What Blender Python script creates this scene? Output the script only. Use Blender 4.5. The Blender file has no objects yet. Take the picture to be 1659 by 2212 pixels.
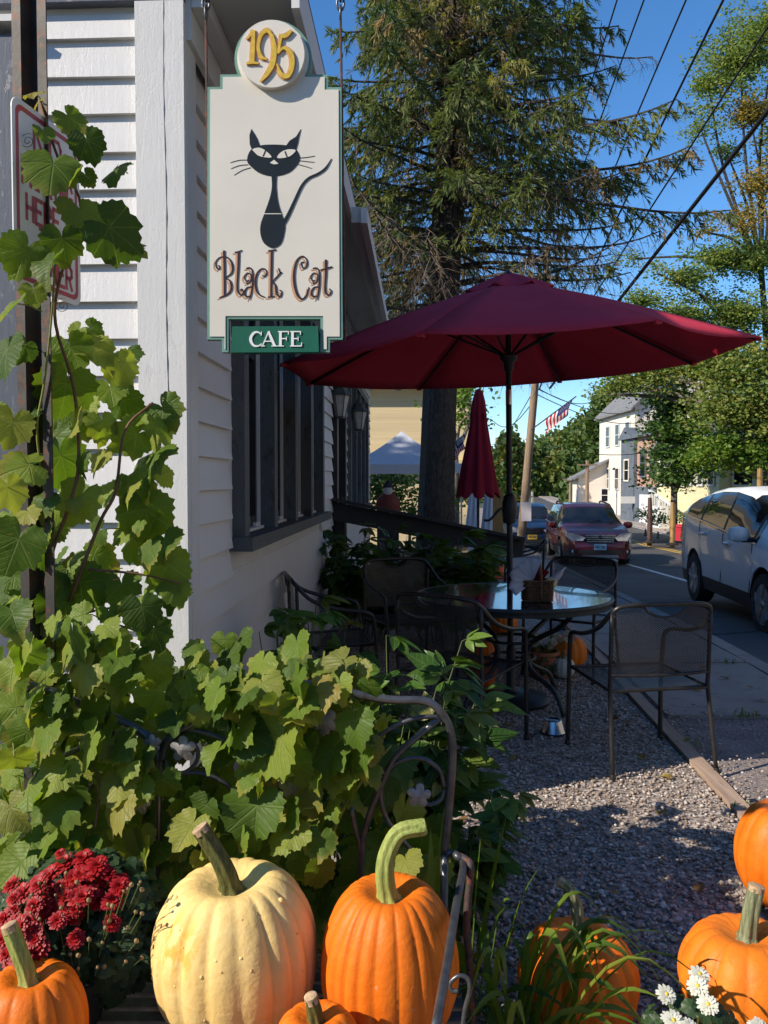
import bpy, math, random
import numpy as np
from mathutils import Vector, Matrix, Quaternion

sc = bpy.context.scene
# ---------------------------------------------------------------- camera, sky, sun, exposure
F, CX, CY, HC = 1790.0, 829.5, 1106.0, 1.45        # focal length, centre (pixels of a 1659x2212 view), eye height
PITCH = math.atan(66.0 / F)
cam_d = bpy.data.cameras.new('camera')
cam_d.sensor_fit = 'VERTICAL'; cam_d.sensor_height = 36.0; cam_d.lens = 36.0 * F / 2212.0
cam_d.clip_start = 0.05; cam_d.clip_end = 3000
cam = bpy.data.objects.new('camera', cam_d)
cam.location = (0, 0, HC); cam.rotation_euler = (math.pi / 2 - PITCH, 0, 0)
sc.collection.objects.link(cam); sc.camera = cam

SUN_DIR = Vector((2.2, 1.0, -1.58)).normalized()    # the way the light travels
SUN_EL = math.asin(-SUN_DIR.z)
SUN_AZ = math.atan2(-SUN_DIR.x, -SUN_DIR.y)
world = bpy.data.worlds.new('World'); sc.world = world; world.use_nodes = True
wn = world.node_tree.nodes; wl = world.node_tree.links
sky = wn.new('ShaderNodeTexSky'); sky.sky_type = 'NISHITA'; sky.sun_disc = False
sky.sun_elevation = SUN_EL; sky.sun_rotation = SUN_AZ
sky.air_density = 1.0; sky.dust_density = 0.0; sky.ozone_density = 6.0
deep = wn.new('ShaderNodeHueSaturation'); deep.inputs['Saturation'].default_value = 1.14     # phone-camera blue, the same all over the sky
wl.new(sky.outputs[0], deep.inputs['Color']); wl.new(deep.outputs[0], wn['Background'].inputs[0]); wn['Background'].inputs[1].default_value = 0.14
sun_d = bpy.data.lights.new('sun', 'SUN'); sun_d.energy = 4.9; sun_d.angle = math.radians(0.53)
sun_d.color = (1.0, 0.91, 0.78)
sun = bpy.data.objects.new('sun', sun_d); sun.rotation_euler = SUN_DIR.to_track_quat('-Z', 'Y').to_euler()
sun.location = (-24, -10, 20); sc.collection.objects.link(sun)
sc.view_settings.view_transform = 'Standard'; sc.view_settings.look = 'None'
sc.view_settings.exposure = 0.45; sc.view_settings.gamma = 1.0
sc.cycles.use_denoising = True
sc.cycles.max_bounces = 6; sc.cycles.diffuse_bounces = 3; sc.cycles.glossy_bounces = 3; sc.cycles.transmission_bounces = 4; sc.cycles.transparent_max_bounces = 8
sc.cycles.use_adaptive_sampling = True; sc.cycles.adaptive_threshold = 0.02
sc.cycles.sample_clamp_indirect = 6.0

# ---------------------------------------------------------------- helpers
C = sc.collection
rng = random.Random(7)
nrg = np.random.default_rng(11)
R = math.radians

def ray(px, py):
    x = (px - CX) / F; u = -(py - CY) / F
    return Vector((x, math.cos(PITCH) + u * math.sin(PITCH), -math.sin(PITCH) + u * math.cos(PITCH)))
def P(px, py, Y):
    d = ray(px, py); t = Y / d.y
    return Vector((d.x * t, Y, HC + d.z * t))
def G(px, py, z=0.0):
    d = ray(px, py); t = (z - HC) / d.z
    return Vector((d.x * t, d.y * t, z))

class MB:
    """collects faces of one mesh"""
    def __init__(s): s.v = []; s.f = []; s.m = []; s.uv = None; s.rn = []
    def add(s, vs, fs, mi=0):
        o = len(s.v); s.v += [tuple(v) for v in vs]
        s.f += [tuple(i + o for i in f) for f in fs]; s.m += [mi] * len(fs); return s
    def box(s, c, d, rot=0.0, mi=0, taper=1.0):
        cx, cy, cz = c; dx, dy, dz = d[0] / 2, d[1] / 2, d[2] / 2
        vs = []
        ca, sa = math.cos(rot), math.sin(rot)
        for z in (-1, 1):
            k = taper if z > 0 else 1
            for x, y in ((-1, -1), (1, -1), (1, 1), (-1, 1)):
                X, Y = x * dx * k, y * dy * k
                vs.append((cx + X * ca - Y * sa, cy + X * sa + Y * ca, cz + z * dz))
        return s.add(vs, [(3, 2, 1, 0), (4, 5, 6, 7), (0, 1, 5, 4), (1, 2, 6, 5), (2, 3, 7, 6), (3, 0, 4, 7)], mi)
    def beam(s, a, b, w, h, up=(0, 0, 1), mi=0):
        a, b = Vector(a), Vector(b); d = (b - a).normalized(); up = Vector(up)
        sd = d.cross(up)
        if sd.length < 1e-4: sd = d.cross(Vector((1, 0, 0)))
        sd.normalize(); u = sd.cross(d).normalized()
        vs = []
        for q in (a, b):
            for i, j in ((-1, -1), (1, -1), (1, 1), (-1, 1)): vs.append(q + sd * (i * w / 2) + u * (j * h / 2))
        return s.add(vs, [(0, 1, 2, 3), (7, 6, 5, 4), (4, 5, 1, 0), (5, 6, 2, 1), (6, 7, 3, 2), (7, 4, 0, 3)], mi)
    def tube(s, pts, r, n=8, cap=True, mi=0, flute=None):
        pts = [Vector(p) for p in pts]; k = len(pts)
        rs = list(r) if hasattr(r, '__len__') else [r] * k
        up = None; vs = []
        for i in range(k):
            d = (pts[min(i + 1, k - 1)] - pts[max(i - 1, 0)])
            if d.length < 1e-9: d = Vector((0, 0, 1))
            d.normalize()
            if up is None:
                up = d.cross(Vector((0.31, 0.17, 0.93)))
                if up.length < .05: up = d.cross(Vector((1, 0, 0)))
            up = (up - d * up.dot(d)).normalized(); sd = d.cross(up)
            for j in range(n):
                a = 2 * math.pi * j / n; q = rs[i] * (flute(j, n, i / (k - 1)) if flute else 1)
                vs.append(pts[i] + (up * math.cos(a) + sd * math.sin(a)) * q)
        fs = [(i * n + j, i * n + (j + 1) % n, (i + 1) * n + (j + 1) % n, (i + 1) * n + j) for i in range(k - 1) for j in range(n)]
        if cap: fs += [tuple(range(n - 1, -1, -1)), tuple((k - 1) * n + j for j in range(n))]
        return s.add(vs, fs, mi)
    def lathe(s, prof, n=24, c=(0, 0, 0), mi=0, sx=1, sy=1):
        vs = []; k = len(prof)
        for r, z in prof:
            for j in range(n):
                a = 2 * math.pi * j / n
                vs.append((c[0] + r * sx * math.cos(a), c[1] + r * sy * math.sin(a), c[2] + z))
        fs = [(i * n + j, i * n + (j + 1) % n, (i + 1) * n + (j + 1) % n, (i + 1) * n + j) for i in range(k - 1) for j in range(n)]
        if prof[0][0] > 1e-6: fs.append(tuple(range(n - 1, -1, -1)))
        if prof[-1][0] > 1e-6: fs.append(tuple((k - 1) * n + j for j in range(n)))
        return s.add(vs, fs, mi)
    def prism(s, pts2, fmap, t0, t1, mi=0):
        """outline pts2 (list of 2d) mapped with fmap(u, v, t); closed solid between t0 and t1"""
        n = len(pts2)
        vs = [fmap(u, v, t0) for u, v in pts2] + [fmap(u, v, t1) for u, v in pts2]
        fs = [tuple(range(n)), tuple(range(2 * n - 1, n - 1, -1))] + [(i, i + n, (i + 1) % n + n, (i + 1) % n) for i in range(n)]
        return s.add(vs, fs, mi)
    def build(s, name, mats, parent=None, smooth=None, loc=None, recalc=True):
        me = bpy.data.meshes.new(name); me.from_pydata(s.v, [], s.f)
        mats = mats if isinstance(mats, (list, tuple)) else [mats]
        for m in mats: me.materials.append(m)
        if len(mats) > 1: me.polygons.foreach_set('material_index', s.m)
        if s.uv is not None:
            ul = me.uv_layers.new(name='UVMap')
            vi = np.empty(len(me.loops), np.int32); me.loops.foreach_get('vertex_index', vi)
            ul.data.foreach_set('uv', np.asarray(s.uv, np.float32)[vi].ravel())
        if s.rn:
            at = me.attributes.new('rnd', 'FLOAT', 'POINT'); at.data.foreach_set('value', np.asarray(s.rn, np.float32))
        if recalc:
            import bmesh
            bm = bmesh.new(); bm.from_mesh(me); bmesh.ops.recalc_face_normals(bm, faces=bm.faces); bm.to_mesh(me); bm.free()
        if smooth is not None:
            me.polygons.foreach_set('use_smooth', [True] * len(me.polygons))
            if smooth < 180: me.set_sharp_from_angle(angle=R(smooth))
        return link(name, me, parent, loc)

def link(name, me, parent=None, loc=None):
    o = bpy.data.objects.new(name, me); C.objects.link(o)
    if parent: o.parent = parent
    if loc is not None: o.location = loc
    return o
def tag(o, label, cat, group=None, kind=None):
    if label: o['label'] = label
    if cat: o['category'] = cat
    if group: o['group'] = group
    if kind: o['kind'] = kind
    return o
def thing(name, label, cat, loc=(0, 0, 0), rz=0.0, group=None):
    o = bpy.data.objects.new(name, None); C.objects.link(o); o.location = loc; o.rotation_euler = (0, 0, rz)
    o.empty_display_size = .1
    return tag(o, label, cat, group)
def struct(o, kind='structure'): o['kind'] = kind; return o
def dup(root, label=None, loc=None, rz=None, scale=None):
    r = root.copy(); C.objects.link(r)
    if label: r['label'] = label
    if loc is not None: r.location = loc
    if rz is not None: r.rotation_euler = (0, 0, rz)
    if scale is not None: r.scale = (scale,) * 3
    for ch in list(root.children):
        c = ch.copy(); C.objects.link(c); c.parent = r
        for g in ch.children:
            d = g.copy(); C.objects.link(d); d.parent = c
    return r
def spline(pts, n=6, closed=False):
    """Catmull-Rom through the points (any dimension)"""
    p = [np.array(q, float) for q in pts]; out = []
    m = len(p)
    for i in range(m if closed else m - 1):
        p1, p2 = p[i], p[(i + 1) % m]
        p0 = p[i - 1] if (i > 0 or closed) else 2 * p1 - p2
        p3 = p[(i + 2) % m] if (i + 2 < m or closed) else 2 * p2 - p1
        for k in range(n):
            t = k / n
            out.append(.5 * ((2 * p1) + (p2 - p0) * t + (2 * p0 - 5 * p1 + 4 * p2 - p3) * t * t + (3 * p1 - p0 - 3 * p2 + p3) * t ** 3))
    if not closed: out.append(p[-1])
    return out
def frame_mat(loc, z, x=None):
    """matrix whose local z is along z; x hints the local x"""
    z = Vector(z).normalized(); x = Vector(x if x is not None else (0.3, 0.2, 0.9))
    x = x - z * x.dot(z)
    if x.length < 1e-4: x = z.orthogonal()
    x.normalize(); y = z.cross(x)
    m = Matrix((x, y, z)).transposed().to_4x4(); m.translation = Vector(loc); return m

# ---------------------------------------------------------------- materials (all procedural)
class NT:
    def __init__(s, name):
        s.m = bpy.data.materials.new(name); s.m.use_nodes = True; s.t = s.m.node_tree; s.t.nodes.clear()
        s.out = s.n('ShaderNodeOutputMaterial')
    def n(s, kind, **kw):
        nd = s.t.nodes.new(kind)
        for k, v in kw.items(): setattr(nd, k, v)
        return nd
    def l(s, a, b): s.t.links.new(a, b)
    def val(s, sock, v):
        if isinstance(v, bpy.types.NodeSocket): s.l(v, sock)
        else: sock.default_value = v
    def math(s, op, a, b=0.0, c=None, clamp=False):
        n = s.n('ShaderNodeMath', operation=op, use_clamp=clamp); s.val(n.inputs[0], a); s.val(n.inputs[1], b)
        if c is not None: s.val(n.inputs[2], c)
        return n.outputs[0]
    def coord(s, which='Object', scale=(1, 1, 1)):
        t = s.n('ShaderNodeTexCoord'); mp = s.n('ShaderNodeMapping'); mp.inputs['Scale'].default_value = scale
        s.l(t.outputs[which], mp.inputs[0]); return mp.outputs[0]
    def noise(s, vec, scale, detail=4, rough=.55, out=0):
        n = s.n('ShaderNodeTexNoise'); n.inputs['Scale'].default_value = scale; n.inputs['Detail'].default_value = detail
        n.inputs['Roughness'].default_value = rough; s.l(vec, n.inputs['Vector']); return n.outputs[out]
    def ramp(s, fac, stops, interp='LINEAR'):
        r = s.n('ShaderNodeValToRGB'); r.color_ramp.interpolation = interp
        e = r.color_ramp.elements
        while len(e) < len(stops): e.new(.5)
        for i, (p, c) in enumerate(stops): e[i].position = p; e[i].color = (c[0], c[1], c[2], 1) if hasattr(c, '__len__') else (c, c, c, 1)
        s.l(fac, r.inputs[0]); return r.outputs[0]
    def mix(s, fac, a, b, blend='MIX'):
        m = s.n('ShaderNodeMix', data_type='RGBA', blend_type=blend)
        s.val(m.inputs[0], fac)
        for k, v in ((6, a), (7, b)):
            if isinstance(v, bpy.types.NodeSocket): s.l(v, m.inputs[k])
            else: m.inputs[k].default_value = (v[0], v[1], v[2], 1)
        return m.outputs[2]
    def bump(s, h, strength=.3, dist=.01, normal=None):
        b = s.n('ShaderNodeBump'); b.inputs['Strength'].default_value = strength; b.inputs['Distance'].default_value = dist
        s.l(h, b.inputs['Height'])
        if normal is not None: s.l(normal, b.inputs['Normal'])
        return b.outputs[0]
    def bsdf(s, col, rough=.6, metal=0.0, spec=.5, normal=None, coat=0.0, trans=0.0, ior=1.45, finish=True):
        p = s.n('ShaderNodeBsdfPrincipled')
        if isinstance(col, bpy.types.NodeSocket): s.l(col, p.inputs['Base Color'])
        else: p.inputs['Base Color'].default_value = (*col, 1)
        s.val(p.inputs['Roughness'], rough); s.val(p.inputs['Metallic'], metal)
        p.inputs['Specular IOR Level'].default_value = spec; p.inputs['Coat Weight'].default_value = coat
        p.inputs['Coat Roughness'].default_value = .04
        p.inputs['Transmission Weight'].default_value = trans; p.inputs['IOR'].default_value = ior
        if normal is not None: s.l(normal, p.inputs['Normal'])
        if finish: s.l(p.outputs[0], s.out.inputs[0])
        return p.outputs[0]
    def rnd(s):
        """per object and per leaf random 0..1"""
        oi = s.n('ShaderNodeObjectInfo'); at = s.n('ShaderNodeAttribute'); at.attribute_name = 'rnd'
        return s.math('FRACT', s.math('ADD', oi.outputs['Random'], at.outputs['Fac']))

def hexc(r, g, b):
    f = lambda c: (c / 255 / 12.92) if c / 255 <= .04045 else ((c / 255 + .055) / 1.055) ** 2.4
    return (f(r), f(g), f(b))
def mk(name, col, rough=.6, var=.15, vs=6.0, bump=.0, bs=60.0, bd=.004, metal=0.0, spec=.5, stretch=(1, 1, 1), col2=None, c2=(.55, .7), coat=0.0, detail=5):
    """plain surface: colour with noise variation, optional second colour in patches, optional fine relief"""
    t = NT(name); v = t.coord('Object', stretch)
    n1 = t.noise(v, vs, detail)
    lo = tuple(c * (1 - var) for c in col); hi = tuple(min(1, c * (1 + var)) for c in col)
    c = t.ramp(n1, [(.3, lo), (.7, hi)])
    if col2 is not None:
        n2 = t.noise(v, vs * 2.3, 6, .65)
        c = t.mix(t.ramp(n2, [(c2[0], 0.0), (c2[1], 1.0)]), c, col2)
    nm = t.bump(t.noise(v, bs, 5, .6), bump, bd) if bump else None
    t.bsdf(c, rough, metal, spec, nm, coat)
    return t.m
def leafmat(name, stops, rough=.45, trans=.35, veins=True, tint=(1.2, 1.25, .45), edge=None, blem=.0):
    """leaf: colour by random value, veins by UV, light passing through"""
    t = NT(name); r = t.rnd(); col = t.ramp(r, stops)
    v = t.coord('Object')
    col = t.mix(t.math('MULTIPLY', t.noise(v, 9.0, 3), .35), col, tuple(c * .55 for c in stops[0][1]))
    nm = None
    if veins:
        uvn = t.n('ShaderNodeTexCoord'); sp = t.n('ShaderNodeSeparateXYZ'); t.l(uvn.outputs['UV'], sp.inputs[0])
        u, w = sp.outputs[0], sp.outputs[1]; dmin = None
        au = t.math('ABSOLUTE', u)
        for ang in (0.0, 42.0, 85.0):
            ca, sa = math.cos(R(ang)), math.sin(R(ang))
            d = t.math('ABSOLUTE', t.math('SUBTRACT', t.math('MULTIPLY', au, ca), t.math('MULTIPLY', w, sa)))
            dmin = d if dmin is None else t.math('MINIMUM', dmin, d)
        # side veins off the midrib
        k = t.math('ABSOLUTE', t.math('SUBTRACT', t.math('FRACT', t.math('MULTIPLY', t.math('SUBTRACT', w, t.math('MULTIPLY', au, .8)), 6.5)), .5))
        side = t.math('MULTIPLY', k, .22)
        vm = t.math('MINIMUM', dmin, t.math('ADD', side, .006))
        mask = t.ramp(vm, [(.004, 1.0), (.016, 0.0)])
        col = t.mix(t.math('MULTIPLY', mask, .3), col, (.30, .36, .12))
        nm = t.bump(t.math('ADD', t.ramp(vm, [(0.0, 0.0), (.03, 1.0)]), t.noise(uvn.outputs['UV'], 5.0, 3)), .4, .004)
        if blem:
            rad_ = t.math('SQRT', t.math('ADD', t.math('MULTIPLY', u, u), t.math('MULTIPLY', w, w)))
            eg = t.math('MULTIPLY', t.ramp(t.math('ADD', rad_, t.math('MULTIPLY', t.noise(uvn.outputs['UV'], 4.0, 4), .35)), [(.72, 0.0), (.95, 1.0)]), t.ramp(t.math('FRACT', t.math('MULTIPLY', r, 3.7)), [(.45, 0.0), (.8, .75)]))
            col = t.mix(eg, col, (.34, .29, .06))
            b = t.ramp(t.noise(uvn.outputs['UV'], 7.0, 4), [(.62, 0.0), (.7, 1.0)])
            b = t.math('MULTIPLY', b, t.ramp(t.math('FRACT', t.math('MULTIPLY', r, 7.31)), [(.5, 0.0), (.75, blem)]))
            col = t.mix(b, col, (.30, .17, .04))
    a = t.bsdf(col, rough, 0, .35, nm, finish=False)
    tr = t.n('ShaderNodeBsdfTranslucent'); t.l(t.mix(1.0, col, tint, 'MULTIPLY'), tr.inputs[0])
    ms = t.n('ShaderNodeMixShader'); ms.inputs[0].default_value = trans
    t.l(a, ms.inputs[1]); t.l(tr.outputs[0], ms.inputs[2]); t.l(ms.outputs[0], t.out.inputs[0])
    return t.m

def painted(name, col, dirt=(.35, .33, .30), rough=.45, crack=.5, wear=None, wearcol=(.12, .11, .10), horiz=False):
    """old thick brush paint with drips and cracks"""
    t = NT(name); v = t.coord('Object'); v2 = t.coord('Object', (9, 9, 1.2))
    c = t.ramp(t.noise(v, 3.0, 4), [(.3, tuple(x * .93 for x in col)), (.7, col)])
    d = t.ramp(t.noise(v, 7.0, 8, .7), [(.66, 0.0), (.8, .5)])
    c = t.mix(d, c, dirt)
    h = t.noise(v2, 5.0, 6, .65)
    vor = t.n('ShaderNodeTexVoronoi'); vor.feature = 'DISTANCE_TO_EDGE'; vor.inputs['Scale'].default_value = 26
    wv = t.mix(.12, t.coord('Object', (1.6, 1.6, .8)), t.noise(v, 6.0, 3, out=1)); t.l(wv, vor.inputs['Vector'])
    crk = t.ramp(vor.outputs[0], [(0.0, 0.0), (.04, 1.0)])
    crk = t.mix(t.ramp(t.noise(v, 2.2, 3), [(.5, 0.0), (.62, 1.0)]), crk, (1, 1, 1))
    if wear:
        w = t.ramp(t.noise(t.coord('Object', (4, 4, 1.3)), 5.0, 8, .7), [(wear, 0.0), (wear + .08, 1.0)])
        c = t.mix(w, c, wearcol)
    hh = t.math('ADD', t.math('ADD', h, t.math('MULTIPLY', t.noise(t.coord('Object', (1.2, 1.2, 9)) if horiz else v2, 14.0, 6, .7), .22)), t.math('MULTIPLY', crk, crack * .5))
    peel = t.ramp(t.noise(t.coord('Object', (5, 5, 2)), 4.0, 8, .72), [(.60, 0.0), (.63, 1.0)])
    c = t.mix(t.math('MULTIPLY', peel, .16), c, dirt); hh = t.math('SUBTRACT', hh, t.math('MULTIPLY', peel, .5))
    t.bsdf(c, rough, 0, .4, t.bump(hh, .26, .005)); return t.m
M = {}
M['white'] = painted('white_paint', (.65, .635, .615)); M['white_board'] = painted('white_board_paint', (.65, .635, .615), horiz=True)
M['white_plain'] = mk('white_trim_paint', (.63, .62, .60), .5, .06, 4, .1, 40)
M['grey_trim'] = painted('grey_blue_paint', (.115, .125, .15), rough=.4, crack=.2)
M['grey_worn'] = painted('worn_grey_paint', (.105, .115, .12), rough=.6, wear=.56, wearcol=(.06, .055, .048))
M['dark_frame'] = mk('dark_window_paint', (.028, .028, .03), .4, .3, 9, .15, 80)
M['soffit'] = mk('soffit_paint', (.50, .50, .48), .6, .08, 3)
M['shingle'] = mk('roof_shingle', (.06, .06, .065), .9, .35, 14, .5, 90, .01)
t = NT('window_glass'); t.bsdf((.012, .013, .016), .06, 0, .7, t.bump(t.noise(t.coord('Object'), 3.0, 2), .04, .02)); M['glass'] = t.m
M['iron'] = mk('black_iron', (.10, .10, .105), .34, .35, 30, .35, 140, .002, .6, col2=(.16, .07, .035), c2=(.62, .72))
M['iron_dark'] = mk('black_powder_coat', (.022, .022, .024), .42, .3, 20, .15, 120, .001, .3)
M['rust_iron'] = mk('rusty_iron', (.075, .055, .05), .7, .4, 24, .5, 120, .003, .4, col2=(.20, .065, .035), c2=(.48, .62))
M['pewter'] = mk('grey_cast_metal', (.27, .255, .25), .55, .35, 60, .4, 220, .002, .5)
M['chair_metal'] = mk('bronze_chair_tube', (.05, .045, .042), .38, .25, 18, .1, 120, .001, .6, col2=(.20, .10, .055), c2=(.66, .76))
M['chair_mesh'] = mk('bronze_chair_mesh', (.055, .05, .047), .45, .2, 10, metal=.5)
M['steel'] = mk('brushed_steel', (.55, .55, .54), .25, .12, 40, .1, 300, .0008, 1.0, stretch=(1, 1, .1))
M['soil'] = mk('dark_soil', (.035, .027, .02), .95, .5, 12, .8, 60, .02)
M['wood_edge'] = mk('weathered_timber', (.37, .26, .19), .8, .2, 4, .4, 60, .004, stretch=(8, .6, 8), col2=(.24, .16, .12), c2=(.55, .7))
M['dark_wood'] = mk('dark_stained_wood', (.022, .021, .022), .65, .3, 6, .3, 60, stretch=(2, 8, 8))
M['black'] = mk('black_rubber', (.018, .018, .019), .75, .25, 20)
M['chrome'] = mk('chrome', (.6, .61, .62), .18, .1, 10, metal=1.0)
M['terracotta'] = mk('terracotta', (.33, .115, .055), .75, .15, 12, .2, 80)
# ================================================================ ground, road, pavement
_gy = [-60, 7, 22, 32, 55, 100, 160, 300, 900, 2500]; _gzv = [0, 0, -.62, -.9, -.98, -.3, 1.6, 10, 30, 60]
def gz(y): return float(np.interp(y, _gy, _gzv))
def kerb(y): return 3.2 + .085 * (y - 8)
def edge_x(y): return 1.36 + .06 * y
YS = [-60, -30, -10, -2] + [i * 1.0 for i in range(0, 40)] + [40 + i * 6 for i in range(0, 21)] + [170, 190, 220, 260, 300, 400, 600, 900, 1500, 2500]
def ribbon(name, fl, fr, dz, ys, mat, nx=1, kind='structure', skirt=0.0):
    b = MB(); ys = list(ys)
    for y in ys:
        for i in range(nx + 1):
            x = fl(y) + (fr(y) - fl(y)) * i / nx
            b.v.append((x, y, gz(y) + dz))
    w = nx + 1
    b.f = [(j * w + i, j * w + i + 1, (j + 1) * w + i + 1, (j + 1) * w + i) for j in range(len(ys) - 1) for i in range(nx)]
    b.m = [0] * len(b.f)
    if skirt:
        for side in (0, nx):
            o = len(b.v)
            for j, y in enumerate(ys): b.v.append((b.v[j * w + side][0], y, gz(y) + dz - skirt))
            for j in range(len(ys) - 1): b.f.append((j * w + side, (j + 1) * w + side, o + j + 1, o + j)); b.m.append(0)
    o = b.build(name, mat, recalc=False)
    return struct(o, kind) if kind else o
def yr(a, b, st=1.0): return [a + (b - a) * i / max(1, int((b - a) / st)) for i in range(max(1, int((b - a) / st)) + 1)]

t = NT('meadow_ground'); v = t.coord('Object')
t.bsdf(t.ramp(t.noise(v, .35, 8, .7), [(.3, (.035, .05, .015)), (.7, (.085, .10, .03))]), .9); M['meadow'] = t.m
t = NT('asphalt'); v = t.coord('Object')
c = t.ramp(t.noise(v, .7, 5), [(.3, (.068, .063, .060)), (.7, (.100, .093, .088))])
c = t.mix(t.ramp(t.noise(v, 120, 2), [(.5, 0.0), (.75, .5)]), c, (.13, .125, .12))
vo = t.n('ShaderNodeTexVoronoi'); vo.feature = 'DISTANCE_TO_EDGE'; vo.inputs['Scale'].default_value = .35
t.l(t.mix(.25, v, t.noise(v, 1.2, 5, out=1)), vo.inputs['Vector'])
c = t.mix(t.ramp(vo.outputs[0], [(0.0, 1.0), (.008, 0.0)]), c, (.015, .015, .016))
t.bsdf(c, .85, 0, .4, t.bump(t.noise(v, 180, 3), .5, .006)); M['asphalt'] = t.m
t = NT('concrete_paving'); v = t.coord('Object')
c = t.ramp(t.noise(v, 1.3, 6, .6), [(.25, (.25, .205, .175)), (.75, (.37, .32, .28))])
c = t.mix(t.ramp(t.noise(v, 6, 8, .7), [(.55, 0.0), (.7, .7)]), c, (.10, .09, .085))
t.bsdf(c, .9, 0, .3, t.bump(t.noise(v, 90, 4), .5, .008)); M['concrete'] = t.m
t = NT('old_path_surface'); v = t.coord('Object')
c = t.ramp(t.noise(v, 3, 8, .7), [(.3, (.14, .115, .105)), (.7, (.30, .245, .225))])
c = t.mix(t.ramp(t.noise(v, 45, 3), [(.5, 0.0), (.7, .8)]), c, (.42, .37, .34))
t.bsdf(c, .95, 0, .3, t.bump(t.noise(v, 60, 5), .9, .015)); M['path'] = t.m
t = NT('gravel_ground'); v = t.coord('Object')
vo = t.n('ShaderNodeTexVoronoi'); vo.inputs['Scale'].default_value = 62; t.l(v, vo.inputs['Vector'])
vc = t.n('ShaderNodeSeparateColor'); t.l(vo.outputs['Color'], vc.inputs[0])
c = t.ramp(vc.outputs[0], [(0.0, (.12, .095, .08)), (.5, (.27, .22, .185)), (.85, (.38, .32, .28)), (1.0, (.58, .53, .48))])
t.bsdf(c, .9, 0, .3, t.bump(vo.outputs[0], -.9, .012)); M['gravel'] = t.m
M['lawn'] = mk('lawn_grass', (.075, .115, .028), .9, .4, 2.5, .8, 60, .03, col2=(.16, .15, .05))
M['line_white'] = mk('white_road_paint', (.62, .62, .60), .7, .12, 5, .2, 80)
M['line_yellow'] = mk('yellow_road_paint', (.60, .36, .05), .7, .12, 5, .2, 80)

ribbon('ground', lambda y: -900, lambda y: 900, -.16, YS, M['meadow'], 2)
RY = yr(-40, 40, 1) + yr(46, 220, 6)
ribbon('road', kerb, lambda y: kerb(y) + 7.6, -.12, RY, M['asphalt'], 2)
ribbon('lane_marking', lambda y: kerb(y) + 1.98, lambda y: kerb(y) + 2.10, -.116, yr(-20, 90, 2), M['line_white'])
for k in (0, .24): ribbon('centre_marking', lambda y: kerb(y) + 4.75 + k, lambda y: kerb(y) + 4.87 + k, -.116, yr(-20, 90, 2), M['line_yellow'])
ribbon('lane_marking', lambda y: kerb(y) + 7.35, lambda y: kerb(y) + 7.45, -.116, yr(-20, 90, 2), M['line_white'])
far_walk = ribbon('far_pavement', lambda y: kerb(y) + 7.6, lambda y: kerb(y) + 9.1, 0.0, RY, M['concrete'], 1, skirt=.14)
ribbon('lawn', lambda y: kerb(y) + 9.1, lambda y: 60, .006, yr(10, 60, 2), M['lawn'], 1, skirt=.1)
ribbon('yard', lambda y: -30, lambda y: edge_x(y) - .10, -.012, yr(-3, 9, 1) , M['soil'], 1)
ribbon('yard', lambda y: -30, lambda y: kerb(y) - 1.75, -.012, yr(9, 60, 1), M['soil'], 1)
gravel_bed = ribbon('gravel_bed', lambda y: -.75, lambda y: edge_x(y) - .05, 0.0, yr(-1, 12.0, .5), M['gravel'], 2)
walk = ribbon('pavement', lambda y: edge_x(y) + .05 if y < 9 else kerb(y) - 1.75, lambda y: kerb(y) - .152, -.022, yr(-10, 8.9, .5) + yr(9, 70, 1), M['path'], 2)
# kerb stones and paving slabs are pieces of the pavement
y = -2.0
while y < 40:
    b = MB(); x0, x1 = kerb(y), kerb(y + 1.98)
    z0, z1 = gz(y) + .006, gz(y + 1.98) + .006
    b.add([(x0 - .15, y, z0), (x0, y, z0 - .006), (x1, y + 1.98, z1 - .006), (x1 - .15, y + 1.98, z1),
           (x0 - .15, y, z0 - .2), (x0, y, z0 - .2), (x1, y + 1.98, z1 - .2), (x1 - .15, y + 1.98, z1 - .2)],
          [(0, 1, 2, 3), (0, 4, 5, 1), (1, 5, 6, 2), (2, 6, 7, 3), (3, 7, 4, 0)])
    b.build('kerb_stone', M['concrete'], walk); y += 2.0
y = 5.1
while y < 22:
    L = 1.5 if y < 18 else 1.9
    def lx(q): return max(edge_x(q) + .10, kerb(q) - 1.75)
    a0, a1, c0, c1 = lx(y), lx(y + L - .018), kerb(y) - .17, kerb(y + L - .018) - .17
    b = MB(); y1 = y + L - .018; z0, z1 = gz(y) + rng.uniform(-.004, .006), gz(y1) + rng.uniform(-.004, .006)
    b.add([(a0, y, z0), (c0, y, z0), (c1, y1, z1), (a1, y1, z1), (a0, y, z0 - .08), (c0, y, z0 - .08), (c1, y1, z1 - .08), (a1, y1, z1 - .08)],
          [(0, 1, 2, 3), (0, 4, 5, 1), (1, 5, 6, 2), (2, 6, 7, 3), (3, 7, 4, 0)])
    b.build('paving_slab', M['concrete'], walk); y += L
# timber edging between gravel and pavement
ed = thing('timber_edging', 'long weathered timber edging board between gravel and pavement', 'edging', (edge_x(1), 1, 0))
for k, (ya, yb) in enumerate(((-1.2, 2.9), (2.905, 6.1), (6.105, 9.0))):
    b = MB(); b.beam((edge_x(ya) - edge_x(1), ya - 1, -.012), (edge_x(yb) - edge_x(1), yb - 1, -.012 + .003 * k), .078, .06); b.build('board', M['wood_edge'], ed)

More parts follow.
